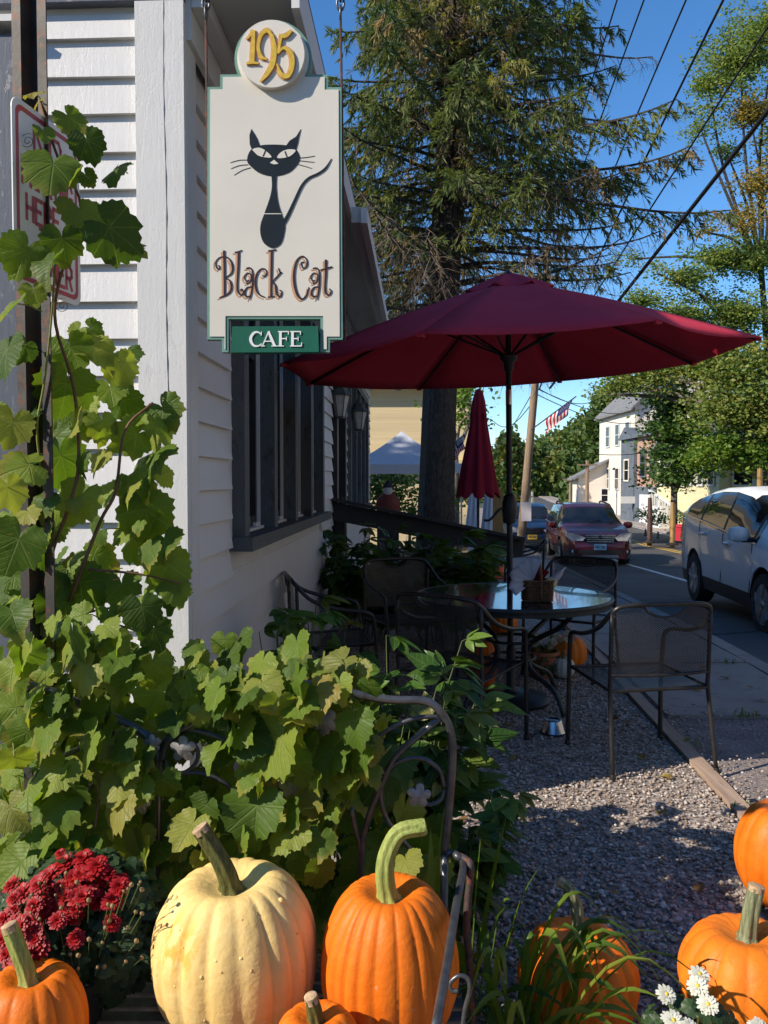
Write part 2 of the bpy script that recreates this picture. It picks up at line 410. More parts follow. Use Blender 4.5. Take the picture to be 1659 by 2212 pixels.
# ---- gravel: single stones near the camera, the rest one mass
t = NT('pebble_stone'); r_ = t.rnd()
c = t.ramp(r_, [(0.0, (.17, .12, .09)), (.3, (.30, .225, .175)), (.55, (.40, .32, .26)), (.8, (.50, .425, .36)), (1.0, (.66, .61, .56))])
c = t.mix(t.math('MULTIPLY', t.noise(t.coord('Object'), 90, 3), .4), c, (.16, .13, .11)); t.bsdf(c, .85, 0, .35); M['pebble'] = t.m
ico_v = None
def ico():
    p = (1 + 5 ** .5) / 2
    v = np.array([(-1, p, 0), (1, p, 0), (-1, -p, 0), (1, -p, 0), (0, -1, p), (0, 1, p), (0, -1, -p), (0, 1, -p), (p, 0, -1), (p, 0, 1), (-p, 0, -1), (-p, 0, 1)], float)
    v /= np.linalg.norm(v[0])
    f = [(0, 11, 5), (0, 5, 1), (0, 1, 7), (0, 7, 10), (0, 10, 11), (1, 5, 9), (5, 11, 4), (11, 10, 2), (10, 7, 6), (7, 1, 8), (3, 9, 4), (3, 4, 2), (3, 2, 6), (3, 6, 8), (3, 8, 9), (4, 9, 5), (2, 4, 11), (6, 2, 10), (8, 6, 7), (9, 8, 1)]
    return v, np.array(f)
IV, IF = ico()
pos = []
nst = 30000
yy = 1.5 + (nrg.random(nst) ** 1.6) * 6.0
for y in yy:
    x0 = -.1 if y < 4 else -.3
    x1 = edge_x(y) - .055
    pos.append((x0 + (x1 - x0) * nrg.random(), y))
for k in range(1100):   # loose stones that lie on the old path
    y = 2.6 + nrg.random() ** 1.5 * 2.6; pos.append((edge_x(y) + .06 + nrg.random() ** 2 * .9, y))
pos = np.array(pos); n = len(pos)
siz = .0042 + .0068 * nrg.random(n) ** 2.2
near = np.where((pos[:, 1] > 2.25) & (pos[:, 1] < 4.6) & (pos[:, 0] > .25) & (pos[:, 0] < np.minimum(1.6, .05 + .45 * pos[:, 1])))[0]
big = near[np.argsort(-siz[near] / pos[near, 1])][:290]
isbig = np.zeros(n, bool); isbig[big] = True
siz[big] *= 1.35
def stone_verts(k, s):
    g = np.random.default_rng(k); sc3 = np.array([1, .75 + .25 * g.random(), .55 + .2 * g.random()])
    v = IV * (1 + .28 * (g.random((12, 1)) - .5)) * sc3
    a = g.random() * 6.28; m = np.array([[math.cos(a), -math.sin(a), 0], [math.sin(a), math.cos(a), 0], [0, 0, 1]])
    return v @ m.T * s
pebbles_me = []
for k in range(6):
    b = MB(); b.add(stone_verts(900 + k, 1.0), [tuple(f) for f in IF]); o_ = b.build('pebble', M['pebble'], None, smooth=60); pebbles_me.append(o_.data); bpy.data.objects.remove(o_)
for i in big:
    o = link('pebble', pebbles_me[i % 6], gravel_bed, (pos[i, 0], pos[i, 1], gz(pos[i, 1]) + siz[i] * .45)); o.scale = (siz[i],) * 3; o.rotation_euler = (rng.uniform(-.3, .3), rng.uniform(-.3, .3), rng.uniform(0, 6.3))
rest = np.where(~isbig)[0]
base = np.stack([stone_verts(k, 1.0) for k in range(40)])
pick = nrg.integers(0, 40, len(rest))
V = base[pick] * siz[rest][:, None, None]
zc = np.array([gz(q) for q in pos[rest, 1]]) + siz[rest] * .35 + nrg.random(len(rest)) * .006
V = V + np.stack([pos[rest, 0], pos[rest, 1], zc], 1)[:, None, :]
FI = (IF[None] + (np.arange(len(rest)) * 12)[:, None, None]).reshape(-1, 3)
def np_mesh(name, V, Fc, mats, rn=None, uv=None, smooth=False, mi=None):
    """mesh straight from arrays (all faces with the same corner count)"""
    V = np.asarray(V, np.float32).reshape(-1, 3); Fc = np.asarray(Fc, np.int32); k = Fc.shape[1]
    me = bpy.data.meshes.new(name); me.vertices.add(len(V)); me.vertices.foreach_set('co', V.ravel())
    me.loops.add(Fc.size); me.loops.foreach_set('vertex_index', Fc.ravel())
    me.polygons.add(len(Fc)); me.polygons.foreach_set('loop_start', np.arange(0, Fc.size, k, dtype=np.int32))
    me.polygons.foreach_set('loop_total', np.full(len(Fc), k, np.int32))
    for m in (mats if isinstance(mats, (list, tuple)) else [mats]): me.materials.append(m)
    if mi is not None: me.polygons.foreach_set('material_index', np.asarray(mi, np.int32))
    if smooth: me.polygons.foreach_set('use_smooth', np.ones(len(Fc), bool))
    me.update(calc_edges=True)
    if rn is not None:
        at = me.attributes.new('rnd', 'FLOAT', 'POINT'); at.data.foreach_set('value', np.asarray(rn, np.float32))
    if uv is not None:
        ul = me.uv_layers.new(name='UVMap'); ul.data.foreach_set('uv', np.asarray(uv, np.float32)[Fc.ravel()].ravel())
    return me
o = link('gravel', np_mesh('gravel', V, FI, M['pebble'], np.repeat(nrg.random(len(rest)), 12)), gravel_bed); struct(o, 'stuff')

# ================================================================ the white clapboard building
HA = R(2.43)
house = thing('clapboard_building', 'white clapboard cafe building with dark windows along its shaded side', 'building', (-.78, 3.2, 0), -HA)
HL = 12.1
def hb(name, mat, *boxes, sm=None):
    b = MB()
    for x0, x1, y0, y1, z0, z1 in boxes: b.box(((x0 + x1) / 2, (y0 + y1) / 2, (z0 + z1) / 2), (abs(x1 - x0), abs(y1 - y0), abs(z1 - z0)))
    return b.build(name, mat, house, smooth=sm)
# walls (core), set behind the boards; the side wall is made of piers around the openings
OP = [(.90, 4.36, 1.19, 2.75), (5.60, 6.72, .30, 2.62), (7.35, 10.95, 1.10, 2.75)]
b = MB()
b.box((-4.5, .07, 1.5), (8.98, .1, 3.7))
xs = [0.0]
for s0, s1, z0, z1 in OP:
    b.box((-.06, (xs[-1] + s0) / 2 + .06 * (xs[-1] == 0), 1.5), (.1, s0 - xs[-1] - .12 * (xs[-1] == 0), 3.7))
    b.box((-.06, (s0 + s1) / 2, (z0 - .35) / 2), (.1, s1 - s0, z0 + .35)); b.box((-.06, (s0 + s1) / 2, (z1 + 3.35) / 2), (.1, s1 - s0, 3.35 - z1)); xs.append(s1)
b.box((-.06, (xs[-1] + HL) / 2, 1.5), (.1, HL - xs[-1], 3.7))
b.box((-4.5, HL, 1.5), (8.9, .1, 3.7)); b.box((-8.95, HL / 2, 1.5), (.1, HL - .1, 3.7))
b.build('wall', M['white_plain'], house)
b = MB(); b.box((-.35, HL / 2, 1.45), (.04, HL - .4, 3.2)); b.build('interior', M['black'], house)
# gable and roof (45 degrees)
b = MB(); b.prism([(0, 3.36), (-9, 3.36), (-4.5, 7.86)], lambda u, v, t_: (u, t_, v), .02, HL); b.build('gable', M['white_plain'], house)
for sgn in (1, -1):
    b = MB()
    xo = .46 if sgn > 0 else -9.46
    pr = [(xo, 3.30), (-4.5, 8.02 if sgn > 0 else 8.02), (-4.5, 8.15), (xo, 3.42)]
    b.prism(pr, lambda u, v, t_: (u, t_, v), -.06, HL + .25); b.build('roof', M['shingle'], house)
hb('soffit', M['soffit'], (.0, .43, -.04, HL + .1, 3.30, 3.318))
hb('fascia', M['white_plain'], (.44, .47, -.05, HL + .2, 3.20, 3.36))
hb('frieze', M['white_plain'], (.022, .05, .0, HL, 3.12, 3.298))
hb('crown_moulding', M['white_plain'], (.052, .11, .0, HL, 3.24, 3.297))
# lower eave with gutter further along
hb('eave_return', M['soffit'], (.47, .53, 2.3, HL + .2, 3.14, 3.24)); hb('gutter', M['white_plain'], (.532, .575, 2.28, HL + .22, 3.13, 3.23))
# grey frieze over the front wall and the casing at the left
hb('frieze', M['grey_trim'], (-9.0, .03, -.03, .018, 3.255, 3.5))
hb('casing', M['grey_trim'], (-1.0, -.605, -.045, .02, -.1, 3.13))
hb('drip_cap', M['white_plain'], (-1.05, -.60, -.075, .02, 3.165, 3.19))
# corner boards
hb('corner_board', M['white'], (-.155, .03, -.032, .02, -.15, 3.25)); hb('corner_board', M['white'], (.0, .031, .021, .135, -.15, 3.12))
b = MB(); b.tube([Vector(q) for q in spline([(-.045, -.0322, 3.25), (-.047, -.0322, 2.9), (-.040, -.0322, 2.5), (-.044, -.0322, 2.1), (-.038, -.0322, 1.7)], 8)], [.0016 + .0008 * math.sin(i * 2.3) for i in range(33)], 4); b.build('board_crack', M['dark_frame'], house)
EXPO = .1412
# front clapboards
def wedge(L, along):
    """board: thick lower edge, thin upper edge; along 'x' (front) or 'y' (side); origin at start, bottom"""
    b = MB(); h = EXPO + .02; a, c = .029, .004
    pts = [(0, 0), (a, 0), (c, h), (0, h)]
    if along == 'x': b.prism(pts, lambda u, v, t_: (t_, -u, v), 0, L)
    else: b.prism(pts, lambda u, v, t_: (u, t_, v), 0, L)
    me = bpy.data.meshes.new('clapboard'); me.from_pydata(b.v, [], b.f); me.materials.append(M['white_board'])
    import bmesh
    bm = bmesh.new(); bm.from_mesh(me); bmesh.ops.recalc_face_normals(bm, faces=bm.faces); bm.to_mesh(me); bm.free(); return me
z = -.12; wx = wedge(.446, 'x')
while z < 3.2:
    o = link('clapboard', wx, house, (-.603, .019 - .002, z)); o.rotation_euler = (rng.uniform(-.004, .004), rng.uniform(-.004, .004), 0)
    o.scale = (1, 1, 1 if z + EXPO < 3.2 else .62); z += EXPO
cache = {}
z = -.14
while z < 3.1:
    zt = z + EXPO * .6; cuts = [.137]
    for s0, s1, z0, z1 in OP:
        if z0 - .12 < zt < z1 + .08: cuts += [s0 - .11, s1 + .11]
    cuts.append(HL)
    for a, c in zip(cuts[::2], cuts[1::2]):
        L = round(c - a, 3)
        if L not in cache: cache[L] = wedge(L, 'y')
        o = link('clapboard', cache[L], house, (-.0095, a, z)); o.rotation_euler = (0, rng.uniform(-.003, .003), 0)
    z += EXPO
# windows
def side_window(s0, s1, posts, z0, z1):
    w = thing('window', None, None); del_label(w); w.parent = house
    def wb(name, mat, *boxes):
        b = MB()
        for x0, x1, y0, y1, za, zb in boxes: b.box(((x0 + x1) / 2, (y0 + y1) / 2, (za + zb) / 2), (abs(x1 - x0), abs(y1 - y0), abs(zb - za)))
        return b.build(name, mat, w)
    wb('head_casing', M['grey_worn'], (-.05, .05, s0 - .1, s1 + .1, z1, z1 + .1))
    wb('window_sill', M['grey_worn'], (-.09, .105, s0 - .07, s1 + .10, z0 - .082, z0 - .015))
    for k, s in enumerate(posts):
        wb('mullion', M['grey_worn'] if k < len(posts) else M['dark_frame'], (-.09, .055, s - .055, s + .055, z0 - .014, z1 - .002))
    for k in range(len(posts) - 1):
        a, c = posts[k] + .058, posts[k + 1] - .058; zm = z0 + (z1 - z0) * .62
        wb('pane', M['glass'], (-.105, -.099, a, c, z0 - .01, z1))
        wb('sash', M['dark_frame'], (-.098, -.05, a, a + .05, z0 - .013, z1 - .003), (-.098, -.05, c - .05, c, z0 - .013, z1 - .003),
           (-.097, -.052, a + .051, c - .051, z0 - .012, z0 + .06), (-.097, -.052, a + .051, c - .051, zm, zm + .05))
        wb('screen_bead', M['white_plain'], (-.049, -.03, c - .022, c - .004, z0 - .012, z1 - .004), (-.049, -.031, c - .14, c - .0225, z0 - .011, z0 + .022))
def del_label(o):
    for k in ('label', 'category', 'group'):
        if k in o: del o[k]
side_window(.90, 4.36, [.955, 1.80, 2.64, 3.48, 4.30], 1.19, 2.75)
side_window(7.35, 10.95, [7.40, 8.28, 9.15, 10.02, 10.90], 1.10, 2.75)
door = hb('door', M['dark_frame'], (-.08, -.03, 5.74, 6.58, .32, 2.5))
b = MB(); b.box((-.025, 6.16, 1.75), (.012, .6, 1.2)); b.build('pane', M['glass'], door)
b = MB(); b.tube([(-.02, 6.5, 1.25), (.03, 6.5, 1.25), (.03, 6.42, 1.25)], .012, 6); b.build('door_handle', M['steel'], door)
hb('door_casing', M['dark_frame'], (-.09, .05, 5.58, 5.735, .25, 2.65), (-.09, .05, 6.585, 6.74, .25, 2.65), (-.09, .05, 5.736, 6.584, 2.505, 2.65))
hb('door_step', M['concrete'], (.03, 1.1, 5.5, 6.85, -.1, .3), (1.101, 1.45, 5.5, 6.85, -.1, .15))
hb('foundation', M['concrete'], (-.3, -.02, .1, HL, -.6, -.2))
# ================================================================ hanging sign
def ribbon_poly(pts, widths, n=7):
    """2-d stroke outline through pts (smooth) with given widths"""
    q = spline(pts, n); w = [float(x[0]) for x in spline([(x,) for x in widths], n)]
    L, Rr = [], []
    for i, p in enumerate(q):
        d = q[min(i + 1, len(q) - 1)] - q[max(i - 1, 0)]; l = np.hypot(*d) or 1
        nrm = np.array([-d[1], d[0]]) / l * max(w[i], .3) / 2
        L.append(p + nrm); Rr.append(p - nrm)
    return L, Rr
def stroke(b, pts, widths, fmap, t0, t1, n=7):
    if not hasattr(widths, '__len__'): widths = [widths] * len(pts)
    L, Rr = ribbon_poly(pts, widths, n); k = len(L)
    vs = [fmap(u, v, t0) for u, v in L] + [fmap(u, v, t0) for u, v in Rr] + [fmap(u, v, t1) for u, v in L] + [fmap(u, v, t1) for u, v in Rr]
    fs = []
    for i in range(k - 1):
        fs += [(2 * k + i, 2 * k + i + 1, 3 * k + i + 1, 3 * k + i), (i, i + 1, 2 * k + i + 1, 2 * k + i), (k + i + 1, k + i, 3 * k + i, 3 * k + i + 1)]
    fs += [(0, 2 * k, 3 * k, k), (k - 1, 2 * k - 1, 4 * k - 1, 3 * k - 1)]
    b.add(vs, fs)
M['sign_cream'] = mk('cream_sign_paint', (.70, .655, .565), .45, .05, 3, .05, 60, col2=(.60, .55, .46), c2=(.70, .86))
M['sign_green'] = mk('pale_green_edge_paint', (.16, .30, .24), .5, .15, 6)
M['cafe_green'] = mk('deep_green_paint', (.012, .115, .070), .45, .15, 10, .05, 60, col2=(.05, .16, .11), c2=(.66, .8))
M['sign_black'] = mk('black_sign_paint', (.012, .016, .018), .4, .2, 10)
M['sign_ink'] = mk('plum_black_lettering', (.035, .02, .03), .45, .2, 10)
M['sign_tan'] = mk('tan_lettering_shadow', (.55, .31, .17), .5, .1, 10)
M['sign_white'] = mk('white_lettering', (.82, .81, .78), .45, .05, 10)
M['gold'] = mk('gold_leaf', (.95, .55, .07), .32, .2, 60, .4, 90, .003, .35)
SY = 3.10; SC = .36
sign = thing('hanging_sign', 'tall cream hanging sign with a black cat, gold 195 and green CAFE panel', 'sign', P(600, 745, SY))
S0 = Vector(sign.location)
def smap(u, v, t_):
    """zoomed drawing units to the sign's own coordinates; t_ metres towards the viewer"""
    p = P(398 + u * SC, v * SC, SY) - S0; return (p.x, p.y - t_, p.z)
arc = [(533 + 232 * math.cos(a), 352 - 232 * math.sin(a)) for a in [R(-24 + i * (228 / 28)) for i in range(29)]]
out = [(137, 2037), (139, 521), (215, 521), (215, 447)] + arc[::-1] + [(860, 447), (860, 523), (943, 523), (950, 2037), (872, 2037), (872, 2113), (817, 2113), (817, 1914), (265, 1914), (265, 2113), (226, 2113), (226, 2037)]
def inset(poly, d):
    p = np.array(poly, float); n = len(p); q = []
    area = .5 * sum(p[i][0] * p[(i + 1) % n][1] - p[(i + 1) % n][0] * p[i][1] for i in range(n)); sg = 1 if area > 0 else -1
    for i in range(n):
        a = p[i] - p[i - 1]; c = p[(i + 1) % n] - p[i]
        na = np.array([-a[1], a[0]]) / (np.hypot(*a) + 1e-9); nc = np.array([-c[1], c[0]]) / (np.hypot(*c) + 1e-9)
        m = na + nc; m = m / max(.35, (1 + na @ nc)); q.append(p[i] + sg * m * d)
    return [tuple(x) for x in q]
b = MB(); b.prism(out, smap, -.034, 0); b.build('border', M['sign_green'], sign)
b = MB(); b.prism(inset(out, 17), smap, .0004, .003); b.build('face', M['sign_cream'], sign)
ci = [(530 + 196 * math.cos(R(a)), 347 + 201 * math.sin(R(a))) for a in range(0, 360, 6)]
b = MB(); b.prism(ci, smap, .0034, .030); disc = b.build('disc', M['sign_cream'], sign, smooth=50)
one9five = [([(384, 268), (412, 236), (424, 212)], [6, 16, 26]), ([(424, 212), (421, 300), (417, 404)], [22, 24, 26]), ([(382, 412), (418, 404), (454, 410)], [8, 18, 8]),
            ([(536, 252), (505, 214), (468, 244), (452, 312), (468, 366), (502, 386)], [14, 26, 22, 20, 22, 8]), ([(534, 236), (548, 320), (538, 410), (505, 472), (468, 518)], [16, 28, 30, 24, 8]),
            ([(574, 244), (612, 246), (654, 214)], [10, 26, 12]), ([(592, 240), (578, 300), (570, 352)], [12, 18, 14]), ([(568, 350), (604, 318), (646, 352), (654, 424), (628, 484), (588, 474), (562, 412)], [10, 18, 28, 28, 26, 24, 8])]
for mat, dw, t0, t1 in ((M['sign_tan'], 15, .0302, .0316), (M['gold'], -1, .0318, .0365)):
    b = MB()
    for k, (p, w) in enumerate(one9five): stroke(b, p, [x + dw for x in w], smap, t0, t1 + k * .0001)
    b.build('numerals', mat, disc)
# the cat
cat_polys = [
    spline([(378, 965), (398, 905), (455, 876), (536, 870), (620, 876), (672, 900), (695, 950), (672, 1000), (620, 1042), (536, 1060), (455, 1042), (402, 1002)], 4, True),
    [(404, 776), (392, 815), (394, 868), (412, 915), (470, 900), (456, 880), (440, 835), (420, 800)],
    [(700, 777), (672, 822), (634, 846), (606, 884), (612, 905), (668, 910), (682, 862), (690, 820)],
    spline([(526, 1050), (527, 1120), (514, 1190), (482, 1282), (459, 1350), (459, 1410), (482, 1464), (532, 1490), (580, 1464), (602, 1395), (606, 1330), (594, 1308), (584, 1280), (564, 1215), (553, 1120), (554, 1050)], 4, True)]
b = MB()
for k, p in enumerate(cat_polys): b.prism(p, smap, .0032, .0044 + .0002 * k)
stroke(b, [(598, 1340), (628, 1285), (664, 1206), (706, 1118), (748, 1072), (806, 1044), (850, 1010), (884, 954)], [22, 20, 17, 15, 14, 14, 12, 2], smap, .0032, .0053)
b.build('cat_emblem', M['sign_black'], sign)
b = MB()
b.prism(spline([(411, 899), (452, 890), (490, 908), (526, 946), (490, 948), (448, 938), (424, 918)], 3, True), smap, .0052, .0060)
b.prism(spline([(558, 950), (580, 918), (624, 900), (670, 905), (640, 938), (600, 951)], 3, True), smap, .0052, .0060)
b.prism([(540, 962), (515, 981), (540, 990), (567, 986)], smap, .0052, .0060); b.prism([(479, 1283), (583, 1283), (584, 1288), (478, 1288)], smap, .0052, .0060)
b.build('cat_eyes', M['sign_cream'], sign)
b = MB()
for p in ([(490, 905), (482, 925), (474, 942)], [(606, 912), (612, 930), (618, 946)]): stroke(b, p, 8, smap, .0062, .0066)
for p in ([(380, 962), (330, 964), (278, 978)], [(384, 990), (330, 996), (282, 1014)], [(400, 1008), (350, 1024), (300, 1053)], [(694, 950), (740, 946), (784, 938)], [(690, 966), (740, 972), (782, 976)], [(680, 988), (724, 1000), (766, 1013)]):
    stroke(b, p, [4, 4, 3], smap, .0032, .0040)
b.build('whiskers', M['sign_ink'], sign)['kind'] = 'stuff'
lt = [([(240, 1505), (243, 1600), (244, 1776)], [16, 15, 13]), ([(212, 1618), (194, 1606), (192, 1572), (216, 1546), (262, 1548), (290, 1590), (286, 1640), (246, 1668)], [10, 9, 6, 7, 9, 13, 11, 6]),
      ([(212, 1618), (214, 1600), (204, 1596)], [8, 8, 8]), ([(246, 1668), (278, 1690), (284, 1735), (262, 1766), (212, 1788)], [6, 12, 14, 11, 6]),
      ([(304, 1516), (326, 1512), (348, 1504)], 8), ([(328, 1512), (326, 1600), (320, 1700), (324, 1752), (342, 1772), (356, 1756), (346, 1736), (336, 1746)], [15, 14, 12, 11, 9, 9, 8, 7]),
      ([(388, 1682), (372, 1688), (362, 1664), (380, 1640), (402, 1654), (398, 1690), (374, 1704)], [7, 7, 8, 8, 8, 7, 5]), ([(372, 1612), (398, 1610), (412, 1640), (412, 1710), (404, 1760), (394, 1800)], [8, 9, 10, 10, 8, 4]),
      ([(408, 1722), (378, 1728), (364, 1756), (372, 1780), (396, 1778)], [8, 9, 11, 10, 6]),
      ([(470, 1652), (482, 1660), (496, 1640), (484, 1616), (456, 1620), (432, 1662), (430, 1720), (448, 1766), (488, 1786)], [8, 9, 9, 8, 9, 12, 13, 11, 5]),
      ([(504, 1508), (528, 1504), (552, 1500)], 9), ([(526, 1504), (524, 1640), (522, 1782)], [15, 14, 12]), ([(566, 1610), (576, 1640), (584, 1634), (556, 1664), (530, 1692)], [7, 7, 8, 9, 7]), ([(502, 1784), (524, 1782), (542, 1780)], 7),
      ([(532, 1690), (550, 1720), (556, 1764), (576, 1782), (586, 1752), (572, 1742)], [9, 12, 12, 10, 8, 8]),
      ([(706, 1600), (716, 1612), (736, 1596), (736, 1562), (712, 1540), (680, 1560), (662, 1620), (660, 1690), (676, 1760), (706, 1796), (736, 1770), (748, 1724)], [7, 8, 9, 9, 9, 11, 14, 16, 15, 12, 8, 5]), ([(706, 1600), (702, 1578), (720, 1574)], [7, 7, 7]),
      ([(784, 1682), (770, 1688), (760, 1664), (778, 1640), (800, 1654), (796, 1690), (772, 1704)], [7, 7, 8, 8, 8, 7, 5]), ([(772, 1612), (798, 1612), (812, 1640), (812, 1710), (806, 1760), (798, 1800)], [8, 9, 10, 10, 8, 4]),
      ([(806, 1722), (778, 1728), (764, 1756), (772, 1780), (796, 1776)], [8, 9, 11, 10, 6]),
      ([(850, 1560), (850, 1640), (846, 1720), (852, 1764), (872, 1770), (882, 1748), (870, 1734)], [16, 14, 12, 11, 9, 9, 8]), ([(818, 1622), (850, 1614), (888, 1602)], 9)]
for mat, ox, oy, t0, t1 in ((M['sign_tan'], -12, 10, .0032, .0038), (M['sign_ink'], 0, 0, .0042, .0050)):
    b = MB()
    for k, (p, w) in enumerate(lt):
        ww = w if hasattr(w, '__len__') else [w] * len(p)
        stroke(b, [(x + ox, y + oy) for x, y in p], [q * (.95 if ox else .92) for q in ww], smap, t0, t1 + k * 2e-5, 5)
    b.build('lettering', mat, sign)
b = MB(); b.prism([(291, 1962), (804, 1960), (809, 2115), (282, 2118)], smap, -.036, .012); panel = b.build('cafe_panel', M['cafe_green'], sign)
cafe = [([(466, 2012), (448, 1998), (424, 2000), (404, 2026), (404, 2052), (420, 2076), (446, 2080), (468, 2066)], [5, 8, 12, 15, 15, 12, 8, 5]), ([(466, 1994), (466, 2006), (465, 2018)], [4, 5, 4]),
        ([(472, 2080), (492, 2034), (508, 1994)], [6, 6, 5]), ([(508, 1992), (526, 2036), (546, 2080)], [12, 15, 14]), ([(484, 2052), (506, 2052), (530, 2052)], 6), ([(462, 2080), (474, 2080), (488, 2080)], 5), ([(526, 2080), (544, 2080), (562, 2080)], 5),
        ([(580, 1994), (580, 2036), (580, 2080)], 14), ([(566, 1994), (598, 1994), (628, 1994)], 6), ([(628, 1992), (628, 2002), (627, 2012)], 5), ([(584, 2036), (600, 2036), (616, 2036)], 6), ([(616, 2024), (616, 2036), (616, 2048)], 4), ([(564, 2080), (582, 2080), (600, 2080)], 5),
        ([(652, 1994), (652, 2036), (652, 2080)], 14), ([(638, 1994), (670, 1994), (700, 1994)], 6), ([(700, 1992), (700, 2002), (699, 2012)], 5), ([(656, 2036), (672, 2036), (686, 2036)], 6), ([(686, 2024), (686, 2036), (686, 2048)], 4), ([(638, 2080), (670, 2080), (704, 2080)], 6), ([(705, 2082), (706, 2070), (707, 2060)], 5)]
b = MB()
for k, (p, w) in enumerate(cafe): stroke(b, p, [q * 1.12 for q in (w if hasattr(w, '__len__') else [w] * len(p))], smap, .0122, .0150 + k * 3e-5, 4)
b.build('lettering', M['sign_white'], panel)
# rods down each side, chains above, bracket over the top
for x0, x1, side in ((124, 142, -1), (936, 962, 1)):
    b = MB(); top, mid, bot = smap(x0, 95, -.017), smap(x0 + (x1 - x0) * .3, 560, -.017), smap(x1, 2040, -.017)
    b.tube([top, mid, bot], .0048, 6); b.build('rod', M['rust_iron'], sign)
    for k in range(7):
        cpt = Vector(smap(x0, 95 - 34 - k * 56, -.017)); b = MB()
        ring = [cpt + (Vector((math.cos(a) * .013, 0, math.sin(a) * .026)) if k % 2 else Vector((0, math.cos(a) * .013, math.sin(a) * .026))) for a in [i * math.pi / 6 for i in range(13)]]
        b.tube(ring, .0045, 5, False); b.build('chain_link', M['iron'], sign, smooth=180)
b = MB(); za = smap(124, -330, -.017)
b.tube([(za[0] - .30, za[1], za[2]), (za[0] + .75, za[1], za[2])], .016, 8); b.build('bracket', M['iron'], sign)

# ================================================================ street sign on its post
M['post_steel'] = mk('rusted_galvanised_post', (.055, .05, .045), .6, .35, 14, .3, 90, .002, .5, col2=(.12, .05, .028), c2=(.52, .66))
M['sign_alu'] = mk('white_reflective_sheet', (.74, .73, .69), .4, .05, 4, .03, 80)
M['sign_red'] = mk('red_sign_ink', (.42, .045, .055), .45, .2, 10)
A0, A1 = P(22, 200, 1.92), P(168, 322, 2.20)
ax = Vector((A1.x - A0.x, A1.y - A0.y, 0)); SWD = ax.length; ax.normalize(); nrm = Vector((ax.y, -ax.x, 0))
st = thing('street_sign', 'white no parking sign with red lettering on a rusty steel post', 'street sign', (A0.x - .01, (A0.y + A1.y) / 2, 0))
zt = A0.z + .0; SH = SWD * 1.5
o3 = Vector((A0.x, A0.y, zt)) - Vector(st.location)
def pmap(u, v, t_):
    q = o3 + ax * (u * SWD) + Vector((0, 0, -v * SWD)) + nrm * t_; return (q.x, q.y, q.z)
def rrect(x0, y0, x1, y1, r, n=6):
    pts = []
    for cx, cy, a0 in ((x1 - r, y1 - r, 0), (x0 + r, y1 - r, 90), (x0 + r, y0 + r, 180), (x1 - r, y0 + r, 270)):
        for i in range(n + 1): a = R(a0 + 90 * i / n); pts.append((cx + r * math.cos(a), cy + r * math.sin(a)))
    return pts
b = MB(); b.prism(rrect(0, 0, 1, 1.5, .1), pmap, 0, .003); pl = b.build('panel', M['sign_alu'], st)
o_, i_ = rrect(.045, .045, .955, 1.455, .08), rrect(.085, .085, .915, 1.415, .06); n = len(o_)
b = MB(); b.add([pmap(*q, .0036) for q in o_] + [pmap(*q, .0036) for q in i_], [(k, (k + 1) % n, (k + 1) % n + n, k + n) for k in range(n)]); b.build('border', M['sign_red'], pl, recalc=False)
GL = {'N': [[(0, 1), (0, 0)], [(0, 0), (1, 1)], [(1, 1), (1, 0)]], 'O': [[(0, .2), (.2, 0), (.8, 0), (1, .2), (1, .8), (.8, 1), (.2, 1), (0, .8), (0, .2)]], 'P': [[(0, 1), (0, 0), (.7, 0), (1, .15), (1, .4), (.7, .55), (0, .55)]],
      'A': [[(0, 1), (.5, 0)], [(.5, 0), (1, 1)], [(.2, .65), (.8, .65)]], 'R': [[(0, 1), (0, 0), (.7, 0), (1, .15), (1, .4), (.7, .52), (0, .52)], [(.5, .52), (1, 1)]], 'K': [[(0, 0), (0, 1)], [(1, 0), (0, .6)], [(.35, .4), (1, 1)]],
      'I': [[(.5, 0), (.5, 1)]], 'G': [[(1, .2), (.75, 0), (.25, 0), (0, .2), (0, .8), (.25, 1), (.75, 1), (1, .8), (1, .55), (.6, .55)]], 'H': [[(0, 0), (0, 1)], [(1, 0), (1, 1)], [(0, .5), (1, .5)]],
      'E': [[(1, 0), (0, 0), (0, 1), (1, 1)], [(0, .48), (.8, .48)]], 'T': [[(0, 0), (1, 0)], [(.5, 0), (.5, 1)]], 'C': [[(1, .2), (.75, 0), (.25, 0), (0, .2), (0, .8), (.25, 1), (.75, 1), (1, .8)]]}
def plain(b, pts, w, fmap, t0):
    for p, q in zip(pts[:-1], pts[1:]):
        p, q = np.array(p), np.array(q); d = (q - p) / (np.hypot(*(q - p)) + 1e-9); nn = np.array([-d[1], d[0]]) * w / 2; e = d * w * .35
        b.add([fmap(*(p - e + nn), t0), fmap(*(q + e + nn), t0), fmap(*(q + e - nn), t0), fmap(*(p - e - nn), t0)], [(0, 1, 2, 3)])
for word, y0, h, x0, x1 in (('NO', .14, .26, .30, .70), ('PARKING', .46, .20, .13, .87), ('HERE', .74, .20, .18, .66), ('TO', .97, .16, .36, .62), ('CORNER', 1.18, .20, .15, .85)):
    k = len(word); cw = (x1 - x0) / (k - .28); b = MB()
    for i, ch in enumerate(word):
        for s_ in GL[ch]: plain(b, [(x0 + (i + u * .70) * cw, y0 + v * h) for u, v in s_], .036, pmap, .0036 + .0001 * (i % 2))
    b.build('lettering', M['sign_red'], pl, recalc=False)
